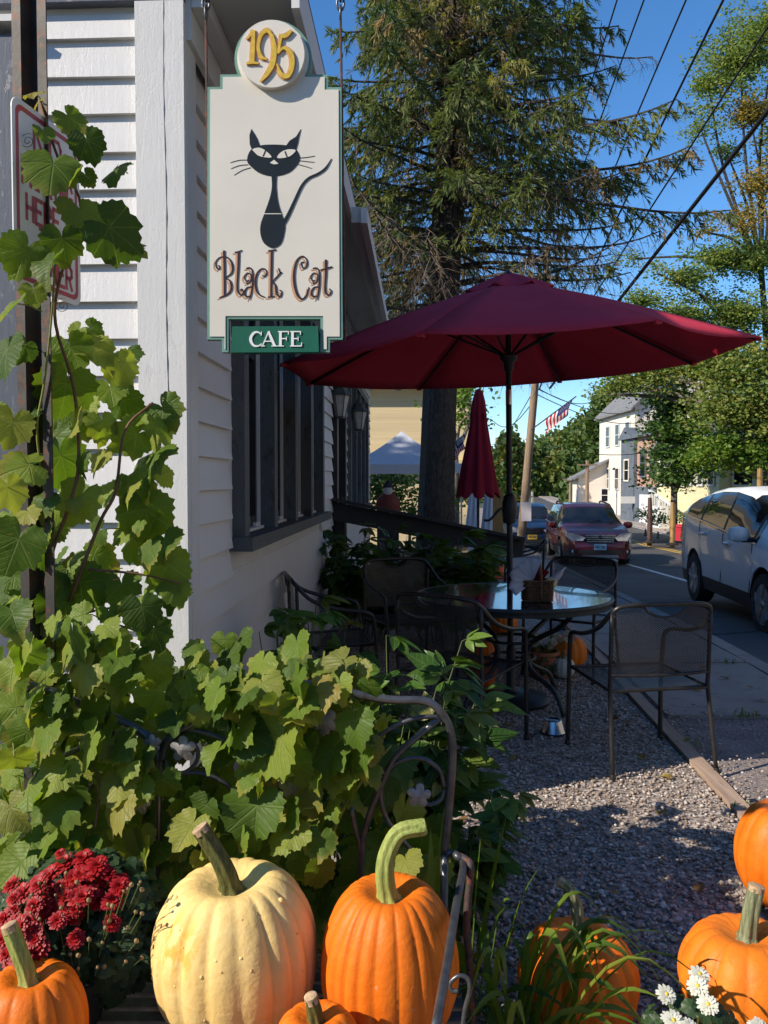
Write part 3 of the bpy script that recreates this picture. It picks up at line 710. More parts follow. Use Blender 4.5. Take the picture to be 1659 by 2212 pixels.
# U-channel post behind the panel
pc = Vector((A0.x - .012, A0.y + .14, 0)) - Vector(st.location)
prof = [(-.048, .0), (-.026, .0), (-.017, -.034), (.017, -.034), (.026, .0), (.048, .0), (.048, .004), (.023, .004), (.0145, -.030), (-.0145, -.030), (-.023, .004), (-.048, .004)]
pd = Vector((-.25, -1, 0)).normalized(); ps = Vector((-pd.y, pd.x, 0))
b = MB(); b.prism(prof, lambda u, v, t_: tuple(pc + ps * (-u) + pd * v + Vector((0, 0, t_))), 0, 3.5); b.build('post', M['post_steel'], st)
b = MB()
for k in range(60):
    for u in (-.037, .037):
        q = pc + ps * (-u) - pd * .0 + Vector((0, 0, .9 + k * .042)); b.beam(q + pd * .0006, q - pd * .0, .009, .012)
b.build('punched_hole', M['black'], st)
b = MB()
for v in (.12, 1.38): b.lathe([(.012, 0), (.012, .006), (0, .009)], 8, (0, 0, 0)) if False else b.beam(pmap(.5, v, .0036), pmap(.5, v, .010), .018, .018)
b.build('bolt', M['steel'], pl)
# ================================================================ leaves
GREEN = [(0.0, (.060, .115, .014)), (.3, (.11, .19, .020)), (.55, (.19, .28, .030)), (.8, (.27, .35, .045)), (1.0, (.38, .38, .07))]
M['vine_leaf'] = leafmat('vine_leaf', GREEN, .5, .5, blem=.8)
M['vine_leaf_yellow'] = leafmat('yellowing_vine_leaf', [(0.0, (.17, .19, .03)), (.6, (.26, .26, .05)), (1.0, (.36, .28, .06))], .5, .4, blem=1.0)
M['peony_leaf'] = leafmat('peony_leaf', [(0.0, (.03, .08, .015)), (.5, (.075, .16, .024)), (.85, (.15, .24, .035)), (1.0, (.20, .19, .05))], .36, .3)
M['mum_leaf'] = leafmat('mum_leaf', [(0.0, (.018, .042, .014)), (1.0, (.05, .09, .03))], .45, .2, veins=False)
M['blade'] = leafmat('daylily_blade', [(0.0, (.07, .13, .018)), (.6, (.15, .24, .028)), (1.0, (.30, .33, .05))], .38, .4, veins=False)
M['stem_green'] = mk('green_stem', (.17, .19, .03), .55, .3, 14, .2, 90)
M['stem_dull'] = mk('dull_green_stem', (.07, .095, .025), .6, .3, 14)
M['stem_brown'] = mk('brown_vine_stem', (.15, .075, .035), .7, .35, 16, .4, 90)
_half = [(0, .99), (9, .88), (20, .79), (33, .74), (44, .80), (50, .82), (60, .74), (74, .68), (90, .71), (98, .70), (118, .63), (140, .57), (158, .47), (171, .22), (180, .05)]
def grape_leaf(seed):
    g = random.Random(seed); N = 20
    lob = g.uniform(.4, 1.9); hx = [a for a, r in _half]; hr = [.72 + (r - .72) * lob if 25 < a < 110 else r for a, r in _half]
    outer = []
    for i in range(-N, N + 1):
        a = 180.0 * i / N; asym = 1 + (.06 if i > 0 else -.04)
        rr = float(np.interp(abs(a), hx, hr)) * asym
        if abs(a) < 165: rr *= 1.0 + (.055 if i % 2 else -.045) + g.uniform(-.02, .02)
        outer.append((R(a), rr))
    outer = outer[:-1]; n = len(outer)
    k1, fold, wv, ph = g.uniform(-.15, .35), g.uniform(-.35, .5), g.uniform(.06, .2), g.uniform(0, 6.3)
    curl = g.uniform(-.1, .9)
    def bend(a, r):
        x, y = r * math.sin(a), r * math.cos(a)
        z = -k1 * r * r + fold * abs(x) * .55 + wv * math.sin(3 * a + ph) * r * r + .05 * math.sin(7 * a + ph) * r - curl * max(0, y) ** 2 * .55
        return (x, y, z)
    V = [(0, 0, 0)]; uv = [(0, 0)]
    for a, r in outer: V.append(bend(a, r)); uv.append((r * math.sin(a), r * math.cos(a)))
    ms = []
    for i in range(0, n, 2): a, r = outer[i]; V.append(bend(a, r * .55)); uv.append((r * .55 * math.sin(a), r * .55 * math.cos(a)))
    m0 = 1 + n; nm = n // 2; Fs = []
    for j in range(nm):
        a, c = m0 + j, m0 + (j + 1) % nm; o0, o1, o2 = 1 + 2 * j, 1 + 2 * j + 1, 1 + (2 * j + 2) % n
        Fs += [(0, c, a), (a, o1, o0), (a, c, o1), (c, o2, o1)]
    return np.array(V), np.array(Fs), np.array(uv)
def lance_leaf(seed, w=.30, n=6, curlk=None):
    g = random.Random(seed); cu = g.uniform(.1, .5) if curlk is None else curlk; fo = g.uniform(.1, .4); V, uv = [], []
    for i in range(n + 1):
        t_ = i / n; ww = w * math.sin(math.pi * t_ ** .8) ** .9 * .5 + .004
        for s_ in (-1, 0, 1): V.append((s_ * ww, t_, -cu * t_ * t_ * .5 + abs(s_) * ww * fo + .03 * math.sin(5 * t_ + seed))); uv.append((s_ * ww, t_))
    Fs = []
    for i in range(n):
        for s_ in (0, 1): a = i * 3 + s_; Fs += [(a, a + 1, a + 4), (a, a + 4, a + 3)]
    return np.array(V), np.array(Fs), np.array(uv)
LEAFV = [grape_leaf(k) for k in range(18)]
LEAFM = [np_mesh('vine_leaf', *l[:2], M['vine_leaf'], uv=l[2], smooth=True) for l in LEAFV]
LEAFY = [np_mesh('vine_leaf', *l[:2], M['vine_leaf_yellow'], uv=l[2], smooth=True) for l in LEAFV[:5]]
def place(V, mat, s=1.0): return np.asarray(V) * s @ np.array(mat.to_3x3()).T + np.array(mat.translation)
def leaf_matrix(pos, nrm_, ang):
    """tip hangs down, turned by ang degrees in the picture sense"""
    n_ = Vector(nrm_).normalized(); down = Vector((math.sin(R(ang)), 0, -math.cos(R(ang))))
    y = down - n_ * down.dot(n_)
    if y.length < .05: y = n_.orthogonal()
    y.normalize(); x = y.cross(n_)
    m = Matrix((x, y, n_)).transposed().to_4x4(); m.translation = Vector(pos); return m
def scatter_mesh(items, mats_choice, name, parent, kind='stuff'):
    Vs, Fs, U, rn = [], [], [], []; o = 0
    for (V, Fc, uv), mt, s in items:
        q = place(V, mt, s); Vs.append(q); Fs.append(Fc + o); U.append(uv); rn.append(np.full(len(V), rng.random())); o += len(V)
    ob = link(name, np_mesh(name, np.concatenate(Vs), np.concatenate(Fs), mats_choice, np.concatenate(rn), np.concatenate(U), True), parent)
    if kind: struct(ob, kind)
    return ob
def inpoly(x, y, poly):
    c = False; n = len(poly)
    for i in range(n):
        x1, y1 = poly[i]; x2, y2 = poly[i - 1]
        if (y1 > y) != (y2 > y) and x < (x2 - x1) * (y - y1) / (y2 - y1) + x1: c = not c
    return c
def sample_poly(poly, n, mind, tries=4000):
    xs, ys = [p[0] for p in poly], [p[1] for p in poly]; out = []
    for _ in range(tries):
        x, y = rng.uniform(min(xs), max(xs)), rng.uniform(min(ys), max(ys))
        if inpoly(x, y, poly) and all((x - a) ** 2 + (y - b_) ** 2 > mind * mind for a, b_ in out): out.append((x, y))
        if len(out) >= n: break
    return out

vine = thing('grape_vine', 'sprawling green grapevine climbing the sign post and covering the iron bench', 'vine', (-.7, 2.3, 0))
V0 = Vector(vine.location)
LIT, DRK = (-.55, -.62, .55), (.42, -.85, .2)
# the leaves one can pick out: x, y, half size, depth, tip angle, lit or dark
VL = [(70, 200, 22, 2.05, 10, 'Y'), (80, 222, 16, 2.03, -20, 'Y'), (160, 265, 34, 2.05, 50, 'D'), (195, 318, 36, 2.04, 25, 'D'), (98, 292, 22, 2.0, 10, 'D'), (112, 372, 56, 1.96, -5, 'D'), (158, 385, 30, 1.98, 0, 'L'), (192, 386, 20, 2.1, 40, 'D'),
      (246, 372, 36, 2.12, 8, 'L'), (185, 472, 52, 2.06, 15, 'D'), (262, 510, 62, 2.02, 62, 'D'), (285, 540, 30, 2.12, 60, 'L'), (138, 535, 42, 1.98, 10, 'D'), (48, 560, 48, 1.95, -25, 'D'), (104, 578, 42, 1.93, 5, 'L'), (22, 668, 40, 1.9, -30, 'L'),
      (75, 640, 26, 1.98, 10, 'D'), (12, 770, 52, 1.88, 20, 'L'), (50, 760, 30, 1.95, -30, 'D'), (205, 712, 22, 2.2, 70, 'D'), (165, 720, 20, 2.15, -40, 'D'), (160, 770, 46, 2.1, 20, 'D'), (215, 765, 44, 2.15, 60, 'D'), (265, 800, 40, 2.2, 25, 'D'), (285, 768, 28, 2.3, 30, 'L'),
      (140, 855, 62, 1.98, -5, 'D'), (240, 850, 34, 2.2, 10, 'D'), (280, 875, 40, 2.22, 55, 'D'), (362, 895, 42, 2.3, 40, 'L'), (350, 925, 40, 2.28, 20, 'D'), (58, 905, 34, 2.0, -30, 'L'), (25, 930, 44, 1.95, -10, 'D'), (225, 925, 34, 2.1, 10, 'D'), (280, 950, 44, 2.15, -60, 'D'),
      (320, 995, 56, 2.12, 5, 'L'), (360, 1030, 24, 2.25, 60, 'D'), (140, 1010, 56, 2.0, 20, 'D'), (212, 1000, 34, 2.05, 5, 'L'), (300, 1060, 42, 2.1, 25, 'D'), (40, 1010, 50, 1.95, -60, 'D'), (165, 1090, 52, 1.95, -20, 'D'), (90, 1090, 34, 1.9, -15, 'L'), (25, 1070, 40, 1.9, 30, 'D'),
      (240, 1070, 36, 2.1, 10, 'L'), (320, 1125, 58, 2.08, 10, 'D'), (65, 1110, 28, 1.9, 40, 'L'), (95, 1160, 36, 1.92, 30, 'L'), (30, 1190, 60, 1.9, -20, 'D'), (260, 1155, 32, 2.1, -40, 'L'), (205, 1155, 32, 2.1, -60, 'L'), (290, 1180, 40, 2.12, 30, 'L'), (355, 1180, 44, 2.1, 30, 'L'), (370, 1240, 52, 2.1, 10, 'D'),
      (385, 1280, 36, 2.1, 15, 'D'), (220, 1205, 40, 2.1, 80, 'D'), (150, 1230, 44, 2.0, 30, 'L'), (90, 1270, 48, 1.95, 0, 'L'), (190, 1270, 50, 2.0, 50, 'D'), (265, 1280, 44, 2.05, 10, 'D'), (120, 1320, 44, 1.95, 0, 'D'), (30, 1340, 50, 1.9, 20, 'L'), (160, 1400, 62, 1.98, -8, 'L'), (310, 1330, 46, 2.05, 10, 'D'),
      (340, 1375, 40, 2.08, 20, 'D'), (60, 1430, 46, 1.95, 10, 'D'), (250, 1400, 40, 2.05, 0, 'D'), (250, 1460, 48, 2.05, 10, 'D'), (330, 1450, 48, 2.1, 0, 'D'), (60, 1520, 56, 1.95, -10, 'L'), (25, 1460, 40, 1.95, 10, 'L'), (130, 1520, 46, 1.98, 40, 'L'), (200, 1540, 38, 2.0, 0, 'L'), (90, 1600, 54, 1.9, 0, 'L'), (35, 1650, 44, 1.9, 10, 'D'),
      (180, 1620, 60, 1.92, -35, 'L'), (250, 1620, 50, 1.95, -40, 'L'), (300, 1655, 36, 1.95, 20, 'L'), (355, 1700, 40, 1.95, 10, 'L'), (120, 1680, 50, 1.9, -10, 'L'), (60, 1710, 46, 1.9, 30, 'L'), (245, 1755, 56, 1.9, -20, 'Y'), (30, 1760, 46, 1.9, 40, 'Y'), (130, 1760, 50, 1.9, 10, 'D'), (170, 1720, 44, 1.9, 20, 'L'), (330, 1760, 40, 1.95, 0, 'D'),
      (90, 1830, 46, 1.9, 10, 'L'), (300, 1840, 44, 1.95, -40, 'L'), (340, 1850, 40, 1.95, 20, 'L'), (395, 1850, 42, 1.98, 0, 'L'), (30, 1880, 50, 1.85, -30, 'L'), (380, 1560, 36, 2.0, 20, 'L'), (430, 1700, 46, 2.0, 0, 'D'),
      (415, 1430, 44, 2.15, -40, 'L'), (445, 1455, 40, 2.1, -30, 'L'), (515, 1400, 46, 2.15, 30, 'L'), (485, 1395, 30, 2.15, 0, 'D'), (620, 1440, 48, 2.2, -30, 'L'), (600, 1470, 34, 2.15, -60, 'L'), (650, 1540, 62, 2.0, -60, 'L'), (550, 1545, 56, 2.05, 50, 'D'), (505, 1580, 34, 2.0, 20, 'L'), (592, 1625, 78, 1.93, -30, 'L'), (545, 1590, 54, 1.95, 60, 'L'),
      (550, 1770, 70, 1.92, 0, 'L'), (710, 1640, 56, 1.95, 5, 'L'), (745, 1660, 44, 1.97, 20, 'L'), (690, 1830, 40, 1.9, 0, 'L'), (690, 1890, 38, 1.9, 0, 'D'), (660, 1870, 44, 1.95, 10, 'D'), (730, 1440, 42, 2.15, -30, 'Y'), (765, 1470, 46, 2.12, 10, 'Y'), (700, 1480, 30, 2.1, -50, 'L'), (655, 1450, 34, 2.2, 40, 'Y'), (735, 1530, 30, 2.05, 20, 'Y'), (770, 1560, 40, 2.05, 10, 'L'), (800, 1620, 34, 2.0, 10, 'Y'),
      (780, 1650, 44, 1.93, 0, 'L'), (470, 1530, 44, 1.92, 20, 'L'), (520, 1505, 40, 1.9, -20, 'L'), (575, 1490, 46, 1.9, 30, 'L'), (640, 1480, 44, 1.9, 0, 'L'), (690, 1500, 44, 1.9, -30, 'Y'), (735, 1490, 36, 1.92, 15, 'L'), (600, 1530, 40, 1.9, 0, 'D'), (480, 1480, 36, 1.95, 10, 'L'), (630, 1600, 44, 2.05, 0, 'L'), (450, 1800, 50, 2.0, 10, 'L'), (480, 1700, 50, 2.05, 20, 'D'), (880, 1870, 40, 1.95, 30, 'L')]
leaf_objs = 0; petiole = MB()
def hole(x, y):
    """places where the wall shows through the vine"""
    for hx, hy, hw, hh in ((250, 1180, 55, 45), (300, 1240, 60, 46), (365, 1350, 38, 62), (285, 1505, 50, 18), (250, 1110, 40, 34), (200, 1180, 26, 26), (355, 1430, 30, 50), (235, 1020, 40, 60), (340, 1455, 45, 30), (260, 960, 30, 30)):
        if abs(x - hx) < hw and abs(y - hy) < hh: return True
    return False
def bench_gap(x, y):
    """places where the iron work shows in front of the leaves"""
    return any(abs(x - hx) < hw and abs(y - hy) < hh for hx, hy, hw, hh in ((385, 1622, 78, 58), (300, 1590, 50, 34), (628, 1697, 36, 34), (303, 1737, 34, 32), (900, 1640, 90, 130), (703, 1562, 30, 26), (470, 1700, 50, 30)))
def add_leaf_obj(x, y, r, Y, ang, ty):
    global leaf_objs
    if bench_gap(x, y): Y = max(Y, 2.1); r *= .8
    base = LIT if ty in 'LY' else DRK
    n_ = Vector((base[0] + rng.gauss(0, .28), base[1] + rng.gauss(0, .15), base[2] + rng.gauss(0, .28)))
    s_ = 2 * r / 1.38 / F * Y
    c = P(x, y, Y) - V0
    m = leaf_matrix(c, n_, ang); tipd = m.to_3x3() @ Vector((0, 1, 0)); m.translation = c - tipd * (.30 * s_)
    me = LEAFY[rng.randrange(5)] if ty == 'Y' else LEAFM[rng.randrange(18)]
    o = link('leaf', me, vine); o.matrix_local = m @ Matrix.Scale(s_, 4); leaf_objs += 1
    a = m.translation.copy(); back = a - tipd * (s_ * .45) - m.to_3x3() @ Vector((0, 0, 1)) * (s_ * rng.uniform(.1, .5)) + Vector((rng.uniform(-.02, .02), .02, -.01))
    petiole.tube([a, (a + back) / 2 + Vector((0, 0, .004)), back], [.0014, .0013, .0017], 4, False)
for x, y, r, Y, an, ty in VL: add_leaf_obj(x, y, r * (1.06 if y < 1300 else .98), Y + (-.05 if y < 710 else .14 if x < 340 and y < 1330 and x > 60 else .06 if y < 1330 else -.04), an, ty)
fill = []
LREG = [([(0, 860), (110, 840), (200, 880), (240, 1000), (330, 1150), (390, 1200), (400, 1300), (300, 1330), (0, 1330)], 30, 30, 2.15, 2.45), ([(0, 1300), (180, 1330), (330, 1400), (430, 1530), (440, 1860), (0, 1860)], 70, 26, 1.88, 2.2),
        ([(380, 1400), (560, 1380), (700, 1420), (800, 1450), (840, 1560), (760, 1700), (640, 1860), (400, 1860)], 62, 27, 1.86, 2.2)]
for poly, n, md, ya, yb in LREG:
    for x, y in sample_poly(poly, n, md):
        if hole(x, y): continue
        add_leaf_obj(x, y, rng.uniform(20, 46), rng.uniform(ya, yb), rng.gauss(5, 40), rng.choice('LLLLDY' if x > 300 else 'LLLLD'))
BACK = [([(0, 1200), (120, 1250), (260, 1360), (360, 1440), (480, 1470), (700, 1480), (830, 1540), (860, 1700), (1000, 1850), (1000, 2212), (0, 2212)], 300, 12, 2.2, 2.6)]
for poly, n, md, ya, yb in BACK:
    for x, y in sample_poly(poly, n, md, 9000):
        if hole(x, y): continue
        Y = rng.uniform(ya, yb); c = P(x, y, Y) - V0
        if c.z + V0.z < .02: continue
        n_ = Vector((rng.gauss(-.1, .6), rng.gauss(-.6, .3), rng.gauss(.4, .4)))
        fill.append((LEAFV[rng.randrange(12)], leaf_matrix(c, n_, rng.gauss(0, 45)), rng.uniform(.07, .13)))
for x, y in sample_poly([(0, 1330), (200, 1350), (330, 1420), (430, 1420), (560, 1400), (700, 1430), (810, 1480), (850, 1580), (780, 1720), (660, 1860), (0, 1860)], 210, 15, 9000):
    if hole(x, y) or bench_gap(x, y): continue
    c = P(x, y, rng.uniform(1.86, 2.15)) - V0; n_ = Vector((LIT[0] + rng.gauss(0, .35), LIT[1] + rng.gauss(0, .3), LIT[2] + rng.gauss(0, .35))); fill.append((LEAFV[rng.randrange(18)], leaf_matrix(c, n_, rng.gauss(0, 45)), rng.uniform(.035, .075)))
for x, y in sample_poly([(0, 870), (100, 850), (190, 880), (230, 960), (330, 880), (380, 930), (330, 1040), (340, 1150), (395, 1190), (400, 1300), (300, 1340), (0, 1340)], 46, 20, 9000):
    if hole(x, y): continue
    c = P(x, y, rng.uniform(2.02, 2.3)) - V0; n_ = Vector((LIT[0] + rng.gauss(.1, .45), LIT[1] + rng.gauss(0, .3), LIT[2] + rng.gauss(0, .35))); fill.append((LEAFV[rng.randrange(18)], leaf_matrix(c, n_, rng.gauss(0, 45)), rng.uniform(.03, .075)))
scatter_mesh(fill, M['vine_leaf'], 'foliage', vine)
struct(petiole.build('leaf_stalks', M['stem_green'], vine, smooth=180), 'stuff')
def vstem(pts, r, mat, name='stem'):
    q = [Vector(P(*p)) - V0 for p in pts]; q = [Vector(x) for x in spline(q, 5)]
    b = MB(); b.tube(q, [r * (1 - .4 * i / len(q)) for i in range(len(q))], 6); b.build(name, mat, vine, smooth=180)
for pts, r, m_ in (([(95, 1500, 2.1), (100, 1250, 2.08), (150, 1090, 2.08), (170, 1000, 2.1), (160, 840, 2.1), (120, 700, 2.06), (130, 600, 2.02), (175, 450, 2.04), (125, 340, 2.02), (85, 215, 2.05)], .005, M['stem_brown']),
                   ([(110, 1300, 2.1), (115, 1200, 2.1), (95, 1050, 2.08), (80, 930, 2.05), (95, 830, 2.04), (110, 700, 2.03), (120, 560, 2.0)], .004, M['stem_green']),
                   ([(150, 1300, 2.1), (215, 1130, 2.12), (250, 1060, 2.15), (270, 930, 2.2), (330, 870, 2.25)], .005, M['stem_brown']), ([(190, 1230, 2.1), (300, 1240, 2.12), (390, 1260, 2.15)], .004, M['stem_brown']),
                   ([(60, 1480, 2.1), (150, 1340, 2.1), (330, 1300, 2.12)], .004, M['stem_brown']), ([(190, 1420, 2.2), (240, 1350, 2.2), (345, 1390, 2.2), (380, 1430, 2.2)], .003, M['stem_brown']),
                   ([(420, 1545, 2.02), (450, 1490, 2.05), (478, 1450, 2.06)], .006, M['stem_green']), ([(595, 1740, 2.0), (600, 1650, 1.98), (620, 1475, 2.02)], .006, M['stem_brown']),
                   ([(670, 1580, 2.0), (720, 1550, 2.0), (775, 1530, 2.0)], .006, M['stem_green']), ([(715, 1810, 1.95), (740, 1750, 1.95), (800, 1660, 1.97), (845, 1610, 1.98)], .006, M['stem_green']), ([(205, 1790, 1.88), (215, 1700, 1.9), (200, 1650, 1.92)], .003, M['stem_brown'])):
    vstem(pts, r, m_)
for cx, cy, Y in ((60, 305, 1.96), (135, 660, 1.96), (250, 1240, 2.1)):      # tendrils
    q = [Vector(P(cx + (3 + a * 1.6) * math.cos(a * 1.3), cy + (3 + a * 1.6) * math.sin(a * 1.3), Y)) - V0 for a in [i * .35 for i in range(26)]]
    b = MB(); b.tube(q, .0008, 4, False); b.build('tendril', M['stem_brown'], vine, smooth=180)

# ================================================================ leafy peony and other low plants
def compound(seed, nl=5):
    g = random.Random(seed); Vs, Fs, U = [], [], []; o = 0
    for i in range(nl):
        V, Fc, uv = lance_leaf(seed * 13 + i, g.uniform(.38, .52)); a = (i - (nl - 1) / 2) * g.uniform(.42, .6); s_ = (1 - .18 * abs(i - (nl - 1) / 2)) * .75
        m = Matrix.Translation((0, .18, 0)) @ Matrix.Rotation(-a, 4, 'Z') @ Matrix.Rotation(g.uniform(-.3, .3), 4, 'Y') @ Matrix.Rotation(g.uniform(-.5, .15), 4, 'X')
        Vs.append(place(V, m, s_)); Fs.append(Fc + o); U.append(uv); o += len(V)
    st_ = np.array([(-.008, 0, 0), (.008, 0, 0), (.006, .2, 0), (-.006, .2, 0)]); Vs.append(st_); Fs.append(np.array([(0, 1, 2), (0, 2, 3)]) + o); U.append(st_[:, :2])
    return np.concatenate(Vs), np.concatenate(Fs), np.concatenate(U)
COMP = [compound(40 + k, (3, 5, 5, 4, 3, 5)[k]) for k in range(6)]
COMPM = [np_mesh('peony_leaf', c[0], c[1], M['peony_leaf'], uv=c[2], smooth=True) for c in COMP]
def peony(name, label, center, radius, hgt, nst, size, objs, lean=(0, 0), nleaf=6):
    p = thing(name, label, 'plant', (center[0], center[1], center[2])); bs = MB(); items = []
    for k in range(nst):
        a, rr = rng.uniform(0, 6.28), radius * math.sqrt(rng.random())
        b0 = Vector((rr * math.cos(a) * .5, rr * math.sin(a) * .5, 0)); h = hgt * rng.uniform(.6, 1.05)
        top = Vector((rr * math.cos(a) * 1.1 + lean[0] * h, rr * math.sin(a) * 1.1 + lean[1] * h, h))
        mid = (b0 + top) / 2 + Vector((rng.uniform(-.03, .03), rng.uniform(-.03, .03), .06 * h)); path = [Vector(q) for q in spline([b0, mid, top], 5)]
        bs.tube(path, [.0045 - .0025 * i / len(path) for i in range(len(path))], 5, False)
        for j in range(nleaf):
            t_ = 1.0 if j == nleaf - 1 else .3 + .7 * (j + rng.random() * .6) / nleaf; q = path[min(len(path) - 1, int(t_ * (len(path) - 1)))]
            az = rng.uniform(0, 6.28) if j < nleaf - 1 else rng.uniform(-1.6, -.2); el = rng.uniform(-.25, .65)
            yv = Vector((math.cos(az) * math.cos(el), math.sin(az) * math.cos(el), math.sin(el))); zv = Vector((rng.gauss(-.2, .3), rng.gauss(-.2, .3), 1)); zv = (zv - yv * zv.dot(yv)).normalized(); xv = yv.cross(zv)
            m = Matrix((xv, yv, zv)).transposed().to_4x4(); m.translation = q; s_ = size * rng.uniform(.7, 1.2)
            if objs: o = link('leaf', COMPM[rng.randrange(6)], p); o.matrix_local = m @ Matrix.Scale(s_, 4)
            else: items.append((COMP[rng.randrange(6)], m, s_))
    if items: scatter_mesh(items, M['peony_leaf'], 'foliage', p)
    struct(bs.build('stems', M['stem_dull'], p, smooth=180), 'stuff'); return p
peony('peony_bush', 'sunlit glossy green peony bush behind the right end of the iron bench', (-.04, 2.88, 0), .36, .84, 34, .175, True, (.02, 0), 7)
peony('peony_bush', 'low dark green peony foliage spilling onto the gravel beside the bench end', (.17, 2.62, 0), .22, .50, 20, .14, True, (.05, -.05), 6)
peony('leafy_plant', 'shaded dark leafy plant against the white wall behind the vine', (-.40, 3.95, 0), .28, .82, 22, .19, False)
peony('leafy_plant', 'shaded leafy plant under the left end of the black handrail', (-.18, 7.7, 0), .45, 1.0, 40, .29, False)
peony('leafy_plant', 'shaded leafy plant between the far mesh chair and the handrail post', (.55, 7.5, 0), .50, .90, 46, .29, False)

# ================================================================ daylily blades
lily = thing('daylily_clump', 'clump of long arching green daylily blades beside the bench arm', 'plant', (.30, 1.95, 0)); L0 = Vector(lily.location)
def blade(base, tip, w, rise, name='leaf'):
    base, tip = Vector(base), Vector(tip); n = 9; V, Fs = [], []
    for i in range(n + 1):
        t_ = i / n; c = base.lerp(tip, t_) + Vector((0, 0, rise * math.sin(math.pi * min(1, t_ * 1.0)) ** 1.0)); d = (tip - base); sd = Vector((d.y, -d.x, 0))
        sd = sd.normalized() if sd.length > 1e-4 else Vector((1, 0, 0)); sd = (sd + Vector((0, 0, .5 * math.sin(t_ * 3 + w * 900)))).normalized()
        ww = w * (.65 + .35 * math.sin(math.pi * t_)) * (1 - t_ ** 5) + .0006
        V += [c - sd * ww / 2, c + Vector((0, 0, -ww * .22)), c + sd * ww / 2]
    for i in range(n):
        for s_ in (0, 1): a = i * 3 + s_; Fs.append((a, a + 1, a + 4, a + 3))
    return link(name, np_mesh('blade', np.array([tuple(v) for v in V]), np.array(Fs), M['blade'], smooth=True), lily)
for tx, ty, tY, bx, by, rise in ((1378, 2019, 1.95, .34, 1.92, .20), (1375, 2085, 1.86, .36, 1.9, .22), (1412, 2098, 1.9, .30, 1.95, .22), (1440, 2150, 1.85, .36, 1.9, .26), (1410, 2126, 1.8, .30, 1.88, .22), (1545, 2215, 1.72, .32, 1.85, .25), (1170, 1868, 2.0, .24, 2.0, .10), (1095, 1760, 2.05, .20, 2.02, .06),
                             (1040, 1790, 2.0, .2, 2.0, .05), (1325, 2010, 2.1, .3, 2.0, .25), (1240, 2150, 1.8, .3, 1.95, .25), (1130, 2000, 1.9, .2, 1.95, .2), (1310, 2190, 1.75, .3, 1.9, .3), (960, 1740, 2.1, .12, 2.05, .06), (930, 1790, 2.1, .12, 2.0, .1), (1105, 1945, 2.0, .24, 2.0, .15)):
    blade(Vector((bx, by, 0)) - L0, P(tx, ty, tY) - L0, rng.uniform(.019, .027), rise)
for k in range(40):
    a = rng.uniform(0, 6.28); rr = rng.uniform(.12, .5); b0 = Vector((rng.gauss(0, .05), rng.gauss(0, .05), 0))
    if math.cos(a) * rr < -.22: continue
    blade(b0, b0 + Vector((math.cos(a) * rr, math.sin(a) * rr * .7, rng.uniform(.06, .36))), rng.uniform(.013, .021), rng.uniform(.08, .26))

# fallen leaves on the gravel, weeds along the edging
M['fallen'] = leafmat('fallen_brown_leaf', [(0.0, (.16, .075, .03)), (.6, (.26, .15, .05)), (1.0, (.34, .24, .07))], .7, .15, blem=.5); it = []
for k in range(46):
    y = rng.uniform(2.4, 6.5); x = rng.uniform(.3, 2.6); it.append((LEAFV[rng.randrange(18)], frame_mat((x, y, gz(y) + .016), (rng.gauss(0, .25), rng.gauss(0, .25), 1), (rng.gauss(0, 1), rng.gauss(0, 1), 0)), rng.uniform(.018, .04)))
scatter_mesh(it, M['fallen'], 'fallen_leaves', gravel_bed)
for k, (lab, x, y, n_) in enumerate((('grass tuft at the near end of the timber edging', edge_x(3.6) + .07, 3.6, 26), ('small weed patch in the pavement joint by the mesh chair', 2.25, 5.08, 22), ('tiny weed tuft at the pavement crack near the kerb', 2.75, 6.58, 16), ('grass tuft beside the timber edging under the mesh chair', edge_x(4.5) + .06, 4.5, 14))):
    wd = thing('weed_tuft', lab, 'weed', (x, y, gz(y) - .005), 0, 'weeds along the pavement'); Vw, Fw = [], []
    for j in range(n_):
        a = rng.uniform(0, 6.28); L = rng.uniform(.03, .085); o = len(Vw); bx_, by_ = rng.gauss(0, .05), rng.gauss(0, .02); e = (bx_ + math.cos(a) * L * .8, by_ + math.sin(a) * L * .8, L * .6); sx_, sy_ = -math.sin(a) * .0035, math.cos(a) * .0035
        Vw += [(bx_ - sx_, by_ - sy_, 0), (bx_ + sx_, by_ + sy_, 0), ((bx_ + e[0]) / 2 + sx_, (by_ + e[1]) / 2 + sy_, L * .5), ((bx_ + e[0]) / 2 - sx_, (by_ + e[1]) / 2 - sy_, L * .5), e]; Fw += [(o, o + 1, o + 2), (o, o + 2, o + 3), (o + 3, o + 2, o + 4)]
    struct(link('blades', np_mesh('weed', np.array(Vw), np.array(Fw), M['blade']), wd), 'stuff')

# ================================================================ iron bench
bench = thing('iron_bench', 'black iron garden bench with scrolls and cast flowers, overgrown by the vine', 'bench', (-.57, 1.9, 0)); B0 = Vector(bench.location)
YB = 2.0; BX = P(345, 1600, YB).x
def bpt(x, y, Y=YB): return Vector(P(x, y, Y)) - B0
def mir(v): return Vector((2 * (BX - B0.x) - v.x, v.y, v.z))
def brod(name, pts, r, mat=None, mirror=True, n=8):
    q = [Vector(x) for x in spline(pts, 6)]
    b = MB(); b.tube(q, r, n); o = b.build(name, mat or M['iron'], bench, smooth=180)
    if mirror:
        b = MB(); b.tube([mir(x) for x in q], r, n); b.build(name, mat or M['iron'], bench, smooth=180)
brod('top_rail', [bpt(349, 1642), bpt(358, 1610), bpt(390, 1578), bpt(440, 1552), bpt(535, 1512), bpt(615, 1482), (bpt(700, 1480)), bpt(780, 1502), bpt(850, 1512), bpt(915, 1514), bpt(950, 1535), bpt(973, 1580), bpt(977, 1640), bpt(970, 1740), bpt(960, 1845)], .0105)
